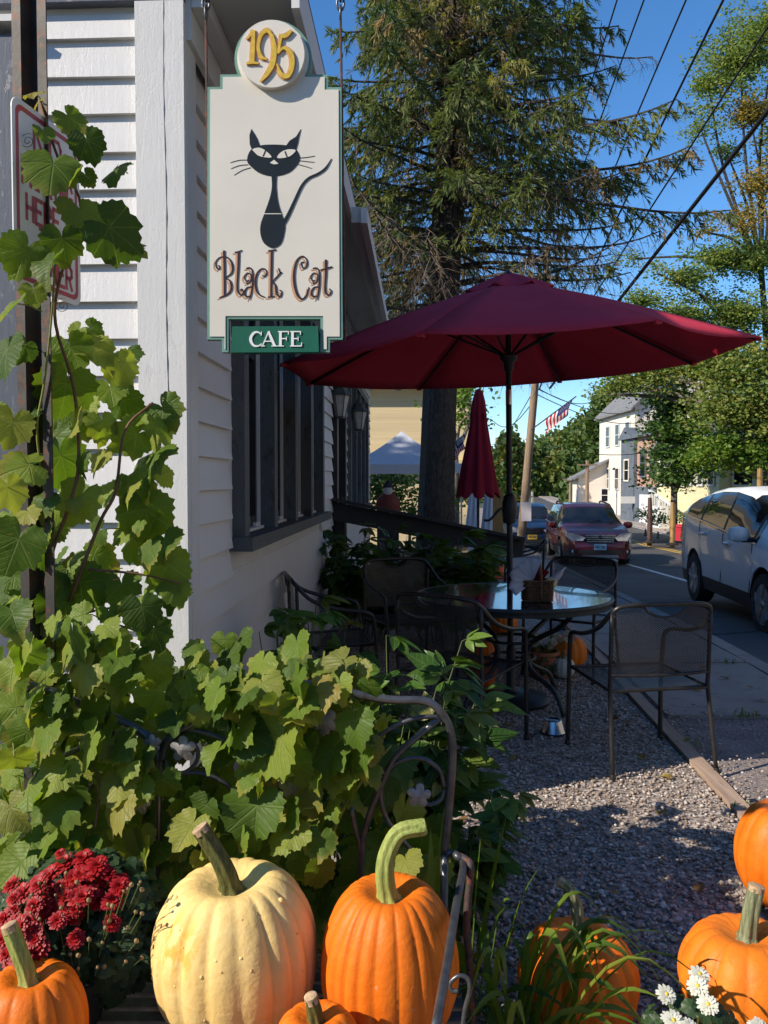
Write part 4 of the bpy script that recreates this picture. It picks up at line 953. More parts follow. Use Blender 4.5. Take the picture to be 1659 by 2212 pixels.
brod('back_post', [bpt(345, 1620), bpt(344, 1700), bpt(340, 1900), bpt(338, 2100)], .009, mirror=False)
brod('back_post', [bpt(960, 1845), bpt(962, 1990), (.2 - B0.x, YB - B0.y + .03, 0)], .0105)
brod('scroll', [bpt(346, 1650), bpt(356, 1600), bpt(395, 1576), bpt(460, 1588), bpt(530, 1622), bpt(600, 1660), bpt(650, 1740)], .0062)
brod('scroll', [bpt(352, 1618), bpt(362, 1655), bpt(392, 1670), bpt(420, 1652), bpt(428, 1625), bpt(416, 1604)], .0052)
brod('scroll', [bpt(400, 1670), bpt(440, 1672), bpt(490, 1695), bpt(520, 1740), bpt(530, 1800)], .0058)
brod('scroll', [bpt(948, 1548), bpt(905, 1550), bpt(860, 1565), bpt(800, 1600)], .0055)
brod('scroll', [bpt(950, 1552), bpt(900, 1592), bpt(850, 1640), bpt(822, 1700), bpt(798, 1760), bpt(782, 1830), bpt(780, 1960)], .0085)
brod('scroll', [bpt(757, 1745), bpt(770, 1800), bpt(778, 1840), bpt(778, 1990)], .007)
brod('scroll', [bpt(960, 1700), bpt(950, 1665), bpt(915, 1640), bpt(870, 1642), bpt(832, 1670), bpt(822, 1720), bpt(836, 1770), bpt(862, 1805), bpt(900, 1850)], .0058)
brod('scroll', [bpt(960, 1708), bpt(952, 1728), bpt(930, 1738), bpt(912, 1732)], .0055)
brod('scroll', [bpt(600, 1725), bpt(590, 1712), bpt(600, 1706), bpt(625, 1708)], .005)
seat_z = .255
brod('seat_rail', [(BX - B0.x - .76, -.30, seat_z - .03), (BX - B0.x, -.32, seat_z - .03), (BX - B0.x + .76, -.30, seat_z - .03)], .01, mirror=False)
for k in range(9):
    b = MB(); yk = -.33 + k * .05; b.box((BX - B0.x, yk, seat_z - .012), (1.46, .034, .012)); b.build('seat_slat', M['iron'], bench)
arm0 = bpt(960, 1843); hz = arm0.z
arx = arm0.x
for sgn in (1, -1):
    f = (lambda v: v) if sgn > 0 else mir
    q = [f(Vector(x)) for x in spline([arm0, arm0 + Vector((.022, -.005, .002)), bpt(988, 1850, 1.97), bpt(1001, 1868, 1.95), bpt(985, 1960, 1.74), bpt(966, 2080, 1.52), bpt(940, 2230, 1.34)], 6)]
    b = MB(); b.tube(q, .0095, 8); b.build('arm_rest', M['iron'], bench, smooth=180)
    q = [f(Vector(x)) for x in spline([arm0 + Vector((.02, -.004, 0)), bpt(1008, 1858, 1.96), bpt(1016, 1880, 1.94), bpt(1008, 1990, 1.92), bpt(1014, 2080, 1.90), bpt(1024, 2240, 1.87), bpt(1030, 2420, 1.85)], 6)]
    b = MB(); b.tube(q, .0092, 8); b.build('front_leg', M['rust_iron'], bench, smooth=180)
    q = [f(Vector(x)) for x in spline([bpt(990, 2140, 1.6), bpt(976, 2140, 1.6), bpt(972, 2124, 1.6), bpt(990, 2108, 1.6), bpt(1010, 2114, 1.6), bpt(1014, 2140, 1.6), bpt(1004, 2180, 1.6), bpt(996, 2240, 1.6)], 6)]
    b = MB(); b.tube(q, .0045, 6); b.build('scroll', M['iron'], bench, smooth=180)
    b = MB(); q0 = f(Vector((arx, YB - B0.y + .01, 0))); b.tube([(q0.x, q0.y, -.0), (q0.x, q0.y - .02, hz)], .009, 6); b.build('back_leg', M['iron'], bench, smooth=180)
def cast_flower(x, y, s_, rot, Y=YB - .018):
    pts = []; n = 50
    for i in range(n):
        a = 2 * math.pi * i / n; r_ = .56 + .44 * abs(math.cos(2.5 * a)) ** .8; pts.append((r_ * math.cos(a + rot), r_ * math.sin(a + rot)))
    b = MB(); c = bpt(x, y, Y); sz = s_ / F * Y
    vs = [c + Vector((u * sz, -.004 - .004 * (1 - math.hypot(u, v)), v * sz)) for u, v in pts]; ctr = c + Vector((0, -.014, 0)); bk = [c + Vector((u * sz, .003, v * sz)) for u, v in pts]
    b.add(vs + bk + [ctr], [(i, (i + 1) % n, 2 * n) for i in range(n)] + [(i, i + n, (i + 1) % n + n, (i + 1) % n) for i in range(n)] + [tuple(range(2 * n - 1, n - 1, -1))])
    b.build('cast_flower', M['pewter'], bench, smooth=40)
for x, y, s_, rot in ((396, 1617, 29, .3), (628, 1697, 27, .5), (905, 1718, 27, .2), (303, 1735, 24, .1), (703, 1560, 30, .9), (330, 1605, 20, .4), (120, 1660, 26, .2)): cast_flower(x, y, s_, rot)

# ================================================================ pumpkins
def pumpmat(name, col, col2, green=0.0, rough=.5, blot=None, groove=.55):
    t = NT(name); v = t.coord('Object')
    c = t.ramp(t.noise(v, 7, 5, .6), [(.3, col), (.72, col2)])
    vs_ = t.coord('Object', (16, 16, 2.0)); c = t.mix(t.math('MULTIPLY', t.ramp(t.noise(vs_, 3, 4, .6), [(.4, 0.0), (.75, 1.0)]), .4), c, tuple(x * .72 for x in col))
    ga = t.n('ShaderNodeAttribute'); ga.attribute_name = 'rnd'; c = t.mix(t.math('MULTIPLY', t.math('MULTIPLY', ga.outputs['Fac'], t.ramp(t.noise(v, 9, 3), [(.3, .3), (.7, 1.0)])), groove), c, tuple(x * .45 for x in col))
    if blot:
        ds = t.n('ShaderNodeVectorMath', operation='DISTANCE'); t.l(v, ds.inputs[0]); ds.inputs[1].default_value = (-.10, -.13, .085)
        near_ = t.ramp(ds.outputs['Value'], [(.035, 1.0), (.085, 0.0)]); c = t.mix(t.math('MULTIPLY', near_, t.ramp(t.noise(t.coord('Object', (30, 30, 12)), 1.6, 5, .6), [(.46, 0.0), (.56, .9)])), c, (.78, .36, .05))
    if blot: c = t.mix(t.ramp(t.noise(v, 16, 5, .6), [(.66, 0.0), (.72, .75)]), c, blot)
    c = t.mix(t.ramp(t.noise(v, 60, 2), [(.74, 0.0), (.8, .7)]), c, (.42, .28, .16))
    c = t.mix(t.math('MULTIPLY', t.ramp(t.noise(v, 2.6, 6, .7), [(.48, 0.0), (.72, 1.0)]), .45), c, tuple(x * .62 for x in col))
    scar = t.ramp(t.noise(t.coord('Object', (5, 5, 26)), 2.0, 6, .75), [(.70, 0.0), (.74, .7)]); c = t.mix(scar, c, (.50, .36, .20))
    t.bsdf(c, t.ramp(t.noise(v, 12, 3), [(.3, rough - .06), (.7, rough + .12)]), 0, .32, t.bump(t.math('ADD', t.noise(v, 55, 5, .6), t.math('MULTIPLY', t.noise(v, 14, 4), 1.5)), .3, .006)); return t.m
M['pump_orange'] = pumpmat('orange_pumpkin_skin', (.70, .135, .006), (.82, .205, .012))
M['pump_light'] = pumpmat('amber_pumpkin_skin', (.74, .165, .010), (.83, .235, .016))
M['pump_pale'] = pumpmat('pale_yellow_pumpkin_skin', (.80, .52, .17), (.86, .63, .26), rough=.52, groove=.25, blot=(.72, .34, .06))
M['pump_white'] = pumpmat('white_pumpkin_skin', (.52, .55, .47), (.66, .68, .60), rough=.5)
def stemmat(name, a, bcol, k=1.0):
    t = NT(name); v = t.coord('Object'); c = t.ramp(t.noise(t.coord('Object', (60, 60, 5)), 2.6, 6, .7), [(.35, a), (.62, bcol)])
    t.bsdf(c, .6, 0, .4, t.bump(t.noise(v, 90, 4), .4, .004)); return t.m
M['stem_dark'] = stemmat('dark_green_pumpkin_stalk', (.035, .045, .012), (.13, .12, .03)); M['stem_fresh'] = stemmat('fresh_green_pumpkin_stalk', (.17, .21, .04), (.33, .36, .10)); M['stem_grey'] = stemmat('grey_green_pumpkin_stalk', (.07, .09, .05), (.24, .25, .13))
M['cork'] = mk('corky_cut_end', (.42, .28, .16), .85, .3, 60, .6, 120, .004)
M['wart'] = mk('pumpkin_wart', (.58, .34, .12), .6, .2, 60)
def pumpkin(label, c, rad, nrib, mat, stem, sr, smat, seed, dep=.09, warts=0, name='pumpkin', group=None, tilt=(0, 0), zpow=1.0, res=1.0, corkend=True, egg=.0):
    p = thing(name, label, 'pumpkin', (c[0], c[1], c[2]), 0, group); p.rotation_euler = (tilt[0], tilt[1], 0)
    g = random.Random(seed); rx, ry, rz = rad
    bd = [0.0]
    for i in range(nrib): bd.append(bd[-1] + g.uniform(.75, 1.3))
    bd = [x / bd[-1] for x in bd]; dp = [g.uniform(.6, 1.25) for _ in range(nrib)]; off = g.random()
    nt, nph = int(nrib * 9 * res), int(30 * res); V, Fs = [], []
    def surf(ph, th):
        f = (th / (2 * math.pi) + off) % 1.0; k = max(i for i in range(nrib) if bd[i] <= f + 1e-9); u = (f - bd[k]) / (bd[k + 1] - bd[k])
        rib = 1 - dep * (dp[k] * (1 - u) + dp[(k + 1) % nrib] * u) * (1 - math.sin(math.pi * u) ** .55)
        s_, cz = math.sin(ph), math.cos(ph); rr = abs(s_) ** .82 * (rib if s_ > .12 else 1 - (1 - rib) * s_ / .12)
        z = math.copysign(abs(cz) ** zpow, cz) * rz - (.30 * rz * math.exp(-(s_ / .34) ** 2) if cz > 0 else -.16 * rz * math.exp(-(s_ / .4) ** 2)) - rz * .05 * (1 - rib) * 6 * (cz > 0) * s_
        rr *= 1 - egg * cz
        return Vector((rx * rr * math.cos(th), ry * rr * math.sin(th), z))
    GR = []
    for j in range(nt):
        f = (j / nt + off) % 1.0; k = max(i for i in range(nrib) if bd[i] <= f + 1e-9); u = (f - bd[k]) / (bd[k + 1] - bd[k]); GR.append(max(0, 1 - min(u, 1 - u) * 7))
    for i in range(nph + 1):
        for j in range(nt): V.append(tuple(surf(math.pi * i / nph, 2 * math.pi * j / nt)))
    for i in range(nph):
        for j in range(nt): Fs.append((i * nt + j, (i + 1) * nt + j, (i + 1) * nt + (j + 1) % nt, i * nt + (j + 1) % nt))
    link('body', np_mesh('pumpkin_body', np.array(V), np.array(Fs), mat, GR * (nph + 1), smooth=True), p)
    if stem:
        z0 = surf(0.0, 0).z; q = [Vector(x) for x in spline([(0, 0, z0 - .01)] + [(a_[0], a_[1], z0 + a_[2]) for a_ in stem], 5)]; n = len(q)
        rs = [sr * (1.75 if i == 0 else 1.45 if i == 1 else 1.15 if i == 2 else 1.0 - .12 * i / n) for i in range(n)]
        fl = lambda j, m, t_: 1 + .24 * (1 - .3 * t_) * math.cos(6 * 2 * math.pi * j / m + 1.3 * t_)
        b = MB(); b.tube(q, rs, 24, False, flute=fl); so = b.build('stem', smat, p, smooth=180)
        d = (q[-1] - q[-2]).normalized(); b = MB(); b.tube([q[-1] - d * .010, q[-1] + d * .004, q[-1] + d * .006], [rs[-1] * 1.10, rs[-1] * 1.06, rs[-1] * .7], 14); b.build('cut_end', M['cork'] if corkend else smat, so, smooth=60)
    for k in range(warts):
        ph, th = g.uniform(.7, 2.0), g.uniform(-3.0, -.2); q = surf(ph, th); s_ = g.uniform(.0014, .0050) * (1 + .6 * (g.random() > .9))
        b = MB(); b.add(IV * np.array([s_ * g.uniform(.8, 1.5), s_ * .8, s_ * g.uniform(.6, 1.6)]), [tuple(f) for f in IF]); o = b.build('wart', mat if g.random() < .6 else M['wart'], p, smooth=180); o.location = q * .990
    return p
def pin(px, py, Y): return Vector(P(px, py, Y))
# on the bench
c = pin(508, 2048, 1.76); pumpkin('large warty pale yellow pumpkin with a thick stem on the bench', c, (.178, .172, c.z - seat_z), 17, M['pump_pale'], [(-.010, -.005, .045), (-.034, .0, .095), (-.062, .002, .142)], .0195, M['stem_dark'], 3, .06, 46, tilt=(0.06, -.03), zpow=.9, egg=.05)
c = pin(842, 2066, 1.74); pumpkin('tall orange pumpkin with a curved green stem beside the pale pumpkin', c, (.148, .148, c.z - seat_z), 22, M['pump_orange'], [(-.010, -.004, .05), (-.006, 0, .10), (.020, .004, .148), (.072, .006, .160)], .0175, M['stem_fresh'], 5, .05, 0, tilt=(.04, 0), zpow=.95, corkend=False, egg=.10)
c = pin(684, 2288, 1.53); pumpkin('small orange pumpkin with a cut woody stem in front of the bench pair', (c.x, c.y, c.z), (.088, .085, c.z - seat_z), 13, M['pump_orange'], [(-.003, -.002, .018), (-.006, -.004, .036), (-.010, -.006, .052)], .0135, M['stem_dark'], 9, .07, 0, zpow=.9)
c = pin(66, 2222, 1.58); pumpkin('orange pumpkin with a green stem in front of the red flowers', c, (.108, .105, c.z - seat_z), 14, M['pump_orange'], [(-.008, 0, .03), (-.022, 0, .07), (-.038, .0, .115)], .0155, M['stem_fresh'], 13, .07, zpow=.9)
# on the ground
c = pin(1248, 2140, 2.13); pumpkin('orange pumpkin lying in the daylily blades on the gravel', (c.x, c.y, .145), (.158, .155, .145), 15, M['pump_orange'], [(0, 0, .03), (-.004, .005, .09), (-.024, .01, .135), (-.046, .015, .150)], .0145, M['stem_grey'], 21, .08)
c = pin(1612, 2140, 2.12); pumpkin('amber orange pumpkin with a tall grey green stem at the gravel edge', (c.x, c.y, .15), (.172, .17, .15), 16, M['pump_light'], [(.004, 0, .03), (.010, 0, .08), (.022, .0, .14)], .0215, M['stem_grey'], 23, .07)
c = pin(1702, 1862, 2.75); pumpkin('smooth orange pumpkin beyond the tall stemmed one by the timber edging', (c.x, c.y, .19), (.17, .17, .19), 14, M['pump_orange'], [(0, 0, .03), (.01, 0, .08)], .018, M['stem_dark'], 25, .06)
# by the tables
for lab, x, y, Y, r_, h_, m_, sd in (('tall orange pumpkin half hidden behind the dark front chair', 1040, 1400, 5.75, .115, .185, 'pump_orange', 31), ('round orange pumpkin behind the terracotta pot', 1226, 1368, 6.35, .15, .14, 'pump_light', 33), ('small white pumpkin beside the terracotta pot', 1217, 1392, 6.05, .085, .085, 'pump_white', 35),
                                   ('orange pumpkin behind leaves near the white wall', 738, 1345, 5.0, .12, .12, 'pump_orange', 37), ('orange pumpkin on the ground beyond the handrail post', 1088, 1275, 8.0, .14, .12, 'pump_orange', 39), ('far orange pumpkin by the second table', 1098, 1228, 10.2, .15, .13, 'pump_light', 41), ('orange pumpkin at the foot of the closed red parasol', 1037, 1140, 14.5, .18, .16, 'pump_light', 43)):
    q = pin(x, y, Y); z0 = gz(Y); pumpkin(lab, (q.x, q.y, z0 + h_ * .98), (r_, r_, h_), 12, M[m_], [(0, 0, .02), (.01, 0, .06)], .014, M['stem_grey'], sd, .08, res=.6)

# ================================================================ chrysanthemums
M['petal_red'] = leafmat('crimson_petal', [(0.0, (.26, .006, .010)), (.5, (.40, .010, .014)), (1.0, (.52, .022, .018))], .5, .2, veins=False, tint=(1.3, .6, .5))
M['petal_white'] = leafmat('white_petal', [(0.0, (.72, .70, .55)), (1.0, (.80, .79, .70))], .5, .25, veins=False, tint=(1, 1, .8))
M['disc_yellow'] = mk('yellow_flower_disc', (.62, .44, .05), .7, .2, 90)
M['bud'] = mk('green_red_bud', (.24, .24, .09), .6, .3, 70, col2=(.26, .03, .03), c2=(.45, .6))
def mum(seed, layers, mat, pr=.0):
    g = random.Random(seed); V, Fs, rn = [], [], []
    for r0, el, n, L in layers:
        for i in range(n):
            a = 2 * math.pi * (i + g.random() * .5) / n; e = el + g.uniform(-.15, .15); L2 = L * g.uniform(.85, 1.1); w = L * .30
            d = Vector((math.cos(a) * math.cos(e), math.sin(a) * math.cos(e), math.sin(e))); sd = Vector((-math.sin(a), math.cos(a), 0)); o = len(V); up = Vector((0, 0, 1))
            for t_, ww in ((.12, .3), (.55, 1.0), (.9, .8), (1.0, .2)):
                c_ = d * (L2 * t_) + up * (-.18 * L2 * t_ * t_ + .02); V += [tuple(c_ - sd * w * ww / 2), tuple(c_ + sd * w * ww / 2)]
            for k in range(3): Fs.append((o + 2 * k, o + 2 * k + 1, o + 2 * k + 3, o + 2 * k + 2))
            rn += [g.random()] * 8
    return np_mesh('mum_flower', np.array(V), np.array(Fs), mat, rn, smooth=True)
RED = [mum(k, ((0, .15, 20, 1.0), (0, .45, 18, .85), (0, .8, 14, .66), (0, 1.15, 9, .45)), M['petal_red']) for k in range(4)]
mums = thing('red_chrysanthemum', 'bushy pot of crimson chrysanthemums on the left of the bench', 'flowers', tuple(Vector((pin(140, 2000, 1.80).x, 1.80, seat_z)))); Q0 = Vector(mums.location)
heads = [(130, 1843, 12), (106, 1893, 27), (84, 1905, 22), (179, 1855, 24), (211, 1870, 25), (140, 1862, 25), (122, 1880, 24), (224, 1897, 22), (179, 1912, 24), (259, 1902, 20), (160, 1895, 24), (48, 1930, 24), (30, 1940, 18), (90, 1930, 24), (112, 1922, 22), (141, 1935, 24), (170, 1936, 25), (211, 1944, 24), (243, 1945, 22), (194, 1930, 22), (102, 1966, 26), (75, 1955, 22), (22, 2002, 28), (8, 1985, 20), (65, 2015, 26), (78, 2046, 28), (45, 2072, 24), (70, 1992, 20), (163, 2028, 20), (30, 1964, 18), (150, 1912, 22), (60, 2040, 22), (35, 2030, 22), (195, 1885, 20), (5, 2030, 20)]
heads += [(rng.gauss(140, 60), rng.gauss(1925, 38), rng.uniform(16, 22)) for k in range(22)] + [(rng.uniform(0, 80), rng.uniform(1990, 2090), rng.uniform(17, 23)) for k in range(10)]
sb = MB()
for x, y, r_ in heads:
    q = pin(x, y, 1.68 + rng.uniform(-.03, .03) + (2000 - y) * .0007) - Q0; d = (q - Vector((0, .02, .08))).normalized() + Vector((-.25, -.45, .25))
    o = link('flower', RED[rng.randrange(4)], mums); o.matrix_local = frame_mat(q, d, (1, 0, rng.random())) @ Matrix.Scale(r_ * 1.12 / F * 1.7, 4)
    sb.tube([q - d.normalized() * .006, q * .6 + Vector((0, .02, .0)), Vector((0, .02, .05))], .0015, 4, False)
bm_ = MB(); bm_.lathe([(0, -.5), (.5, -.35), (.62, .1), (.45, .6), (0, .75)], 8); bo = bm_.build('bud', M['bud'], None, smooth=180); bud_me = bo.data; bpy.data.objects.remove(bo)
for k in range(46):
    x, y = rng.uniform(40, 310), rng.uniform(1880, 2110)
    if x < 130 and y < 2080 and rng.random() < .7: continue
    q = pin(x, y, 1.66 + rng.uniform(-.02, .06)) - Q0; o = link('bud', bud_me, mums, q); s_ = rng.uniform(.004, .0085); o.scale = (s_,) * 3; o.rotation_euler = (rng.uniform(.2, .8), rng.uniform(-.5, .5), 0)
    sb.tube([q, q * .82 + Vector((0, .02, -.01))], .0011, 4, False)
struct(sb.build('stems', M['stem_dull'], mums), 'stuff')
items = []
for k in range(1500):
    a = nrg.normal(size=3); a /= np.linalg.norm(a); rr = rng.uniform(.45, 1) ** .6
    q = Vector((a[0] * .20 * rr + .03, a[1] * .10 * rr + .02, .20 + a[2] * .17 * rr)); m = leaf_matrix(q, (a[0] * .6 - .2, a[1] * .6 - .4, a[2] * .6 + .6), rng.uniform(-90, 90)); items.append((LEAFV[rng.randrange(12)], m, rng.uniform(.016, .034)))
scatter_mesh(items, M['mum_leaf'], 'foliage', mums)
b = MB(); b.lathe([(.075, 0), (.10, .11), (.105, .115), (.095, .118), (.09, .10)], 24); b.build('pot', M['black'], mums, smooth=40)
WHITE = [mum(20 + k, ((0, .08, 18, 1.0), (0, .3, 16, .86), (0, .6, 11, .6)), M['petal_white']) for k in range(3)]
def white_mum(label, c, rad, spots, nleaf, fsize, pot=None):
    p = thing('white_chrysanthemum', label, 'flowers', c); p0 = Vector(c); s2 = MB()
    dm = MB(); dm.lathe([(.24, 0), (.2, .14), (0, .2)], 10)
    dme = None
    for q in spots:
        q = Vector(q) - p0; d = Vector((rng.gauss(-.1, .25), -.55 + rng.gauss(0, .2), .75)); sz = fsize * rng.uniform(.85, 1.15)
        o = link('flower', WHITE[rng.randrange(3)], p); o.matrix_local = frame_mat(q, d) @ Matrix.Scale(sz, 4)
        if dme is None: do = dm.build('flower_disc', M['disc_yellow'], o, smooth=60); dme = do.data
        else: link('flower_disc', dme, o)
        s2.tube([q, Vector((q.x * .4, q.y * .4, q.z * .3))], .0016, 4, False)
    s2.build('stems', M['stem_green'], p); it = []
    for k in range(nleaf):
        a = nrg.normal(size=3); a /= np.linalg.norm(a); q = Vector((a[0] * rad, a[1] * rad, max(.02, rad * 1.0 + a[2] * rad * .8))); it.append((LEAFV[rng.randrange(12)], leaf_matrix(q, (a[0], a[1] - .4, .8), rng.uniform(-90, 90)), rad * rng.uniform(.12, .24)))
    scatter_mesh(it, M['mum_leaf'], 'foliage', p)
    if pot: b = MB(); b.lathe(pot, 24, (0, 0, 0)); b.build('pot', M['terracotta'], p, smooth=40)
    return p
c = pin(1500, 2230, 1.62); c.z -= .12
white_mum('white daisy like chrysanthemum in the bottom right corner', tuple(c), .10, [pin(1440, 2148, 1.62), pin(1508, 2130, 1.66), pin(1530, 2170, 1.6), pin(1455, 2205, 1.58), pin(1490, 2225, 1.56), pin(1512, 2105, 1.7), pin(1640, 2220, 1.6)], 160, .022)
q = pin(1172, 1405, 6.1); c = Vector((q.x, q.y, gz(6.1)))
white_mum('white flowers in a terracotta pot behind the round table', tuple(c), .13, [c + Vector((rng.gauss(0, .09), rng.gauss(-.06, .05), .30 + rng.uniform(-.06, .07))) for k in range(34)], 120, .026, [(.085, 0), (.115, .17), (.125, .175), (.125, .20), (.108, .20), (.10, .17)])
# ================================================================ mesh chairs
SD = .47; SWc = .54     # seat depth and width
def make_chair(label):
    """chair faces local +y, origin on the ground under the seat centre"""
    ch = thing('mesh_chair', label, 'chair', group='mesh patio chairs'); hb_ = .28; zs = .42
    # barrel rail: from a front leg up over the arm, round the back, down the other front leg
    rail = [(-.275, .27, 0), (-.272, .265, .30), (-.275, .25, .56), (-.285, .20, .635), (-.295, .02, .665), (-.29, -.14, .72), (-.26, -.235, .81), (-.20, -.262, .845), (0, -.275, .852), (.20, -.262, .845), (.26, -.235, .81), (.29, -.14, .72), (.295, .02, .665), (.285, .20, .635), (.275, .25, .56), (.272, .265, .30), (.275, .27, 0)]
    b = MB(); b.tube([Vector(x) for x in spline(rail, 5)], .0125, 8); b.build('arm_rail', M['chair_metal'], ch, smooth=180)
    for s_ in (-1, 1):
        b = MB(); b.tube([Vector(x) for x in spline([(s_ * .262, -.235, .81), (s_ * .262, -.225, .5), (s_ * .262, -.225, .40), (s_ * .275, -.29, .0)], 4)], .0115, 8); b.build('back_leg', M['chair_metal'], ch, smooth=180)
        for y in (.27, -.29): b = MB(); b.lathe([(.016, 0), (.017, .012), (.012, .03)], 10, (s_ * .275, y, 0)); b.build('foot', M['chair_metal'], ch, smooth=60)
    b = MB(); b.tube([(-.262, -.225, zs), (.262, -.225, zs), (.262, .255, zs + .015), (-.262, .255, zs + .015), (-.262, -.225, zs)], .010, 8); b.build('seat_frame', M['chair_metal'], ch, smooth=60)
    b = MB(); b.tube([Vector(x) for x in spline([(-.262, -.228, .50), (-.1, -.243, .495), (.1, -.243, .495), (.262, -.228, .50)], 4)], .009, 6); b.build('back_rail', M['chair_metal'], ch, smooth=180)
    # hand hole rim in the back
    b = MB(); b.tube([Vector(x) for x in spline([(-.115, -.272, .846), (-.08, -.268, .805), (0, -.268, .785), (.08, -.268, .805), (.115, -.272, .846)], 5)], .007, 6); b.build('hand_hold', M['chair_metal'], ch, smooth=180)
    # expanded metal: crossing ribbons
    def lattice(fn, u0, u1, v0, v1, cell, w, ok):
        V, Fs = [], []
        for sgn in (1, -1):
            k0 = int(math.floor((u0 - (v1 - v0) * .6) / cell)) - 2; k1 = int(math.ceil((u1 + (v1 - v0) * .6) / cell)) + 2; n = 26
            for k in range(k0, k1):
                prev = None
                for i in range(n + 1):
                    v = v0 + (v1 - v0) * i / n; u = k * cell + sgn * (v - v0) * .62
                    if u < u0 or u > u1 or not ok(u, v): prev = None; continue
                    a, c_ = Vector(fn(u - w, v)), Vector(fn(u + w, v)); V += [tuple(a), tuple(c_)]
                    if prev is not None: Fs.append((prev, prev + 1, len(V) - 1, len(V) - 2))
                    prev = len(V) - 2
        return np_mesh('expanded_mesh', np.array(V), np.array(Fs), M['chair_mesh'])
    def backf(u, v):
        f = 1 - (u / .262) ** 2; top = .845 - .04 * (abs(u) / .26) ** 3; z = .50 + (top - .50) * v
        return (u, -.226 - .012 * v * 1.5 - .028 * f * (.35 + .65 * v) - .004 * (1 - f), z)
    def seatf(u, v): return (u, -.222 + .475 * v, zs + .003 + .012 * v - .012 * math.sin(math.pi * v) * (1 - (u / .26) ** 2))
    link('back_mesh', lattice(backf, -.258, .258, 0, 1, .0165, .0034, lambda u, v: not (v > .83 and (u / .115) ** 2 + ((1 - v) / .17) ** 2 < 1)), ch)
    link('seat_mesh', lattice(seatf, -.258, .258, 0, 1, .0165, .0034, lambda u, v: True), ch)
    return ch
def face(frm, to): d = Vector(to) - Vector(frm); return math.atan2(d.y, d.x) - math.pi / 2
TC = Vector((.84, 5.40, 0))
c1 = make_chair('mesh metal chair with its back to the viewer, right of the round table'); c1.location = (1.33, 4.30, 0); c1.rotation_euler = (0, 0, R(10))
for lab, x, y, rz in (('dark mesh chair nearest the peony, left front of the round table', .42, 4.55, -R(36)), ('dark mesh chair behind the table on its left, arm rail sloping right', .18, 6.15, face((.18, 6.15, 0), TC) - R(20)), ('mesh chair against the white clapboard wall under the window', -.36, 5.35, -R(78)), ('mesh chair on the street side behind the basket', 1.42, 6.25, face((1.42, 6.25, 0), TC))):
    dup(c1, lab, (x, y, gz(y)), rz)
for lab, x, y, rz in (('far mesh chair left of the second table beyond the handrail', .25, 10.9, -R(70)), ('far mesh chair right of the second table beyond the handrail', 1.85, 10.8, R(80)), ('far mesh chair behind the second table', .95, 12.2, R(170))): dup(c1, lab, (x, y, gz(y)), rz)

# ================================================================ round glass table
t = NT('rippled_table_glass'); v = t.coord('Object')
nb = t.bump(t.noise(t.coord('Object', (1, 1, 1)), 70, 2), .22, .004)
gl = t.bsdf((.035, .045, .05), .05, 0, 1.0, nb, 1.0, ior=1.75, finish=False)
tp = t.n('ShaderNodeBsdfTransparent'); tp.inputs[0].default_value = (.55, .62, .62, 1)
fr = t.n('ShaderNodeFresnel'); fr.inputs['IOR'].default_value = 1.5
mx = t.n('ShaderNodeMixShader'); t.l(t.math('MAXIMUM', .8, fr.outputs[0]), mx.inputs[0]); t.l(tp.outputs[0], mx.inputs[1]); t.l(gl, mx.inputs[2]); t.l(mx.outputs[0], t.out.inputs[0])
M['table_glass'] = t.m
M['table_green'] = mk('dark_green_table_paint', (.030, .040, .040), .4, .25, 20, .1, 90, .002, .3)
def make_table(label, r, z, glass):
    tb = thing('round_table', label, 'table')
    b = MB(); b.lathe([(0, z - .004), (r - .012, z - .004), (r - .012, z + .002), (0, z + .002)], 64); b.build('glass_top', glass, tb, smooth=30)
    b = MB(); b.lathe([(r - .011, z - .018), (r + .006, z - .022), (r + .012, z - .006), (r + .004, z + .005), (r - .011, z + .0035), (r - .011, z - .018)], 64); b.build('rim', M['table_green'], tb, smooth=60)
    b = MB(); b.lathe([(r - .03, z - .05), (r - .005, z - .05), (r - .004, z - .024), (r - .03, z - .024), (r - .03, z - .05)], 64); b.build('apron', M['table_green'], tb, smooth=30)
    for k in range(4):
        a = R(38 + 90 * k); ca, sa = math.cos(a), math.sin(a)
        q = [Vector((x * ca, x * sa, zz)) for x, zz in spline([(r * .80, z - .05), (r * .62, z - .16), (.17, .42), (.14, .30), (.20, .22), (.36, .14), (.44, 0.0)], 5)]
        b = MB(); b.tube(q, .0165, 8); b.build('leg', M['table_green'], tb, smooth=180)
    for zz, rr in ((.30, .15), (.42, .17)): b = MB(); b.tube([(rr * math.cos(i * R(15)), rr * math.sin(i * R(15)), zz) for i in range(25)], .010, 6, False); b.build('ring', M['table_green'], tb, smooth=180)
    return tb
tb = make_table('round rippled glass table with dark rim under the red parasol', .635, .705, M['table_glass']); tb.location = (TC.x, TC.y, 0)
tb2 = make_table('second round table in shade beyond the black handrail', .55, .70, M['table_glass']); tb2.location = (1.05, 11.3, gz(11.3))

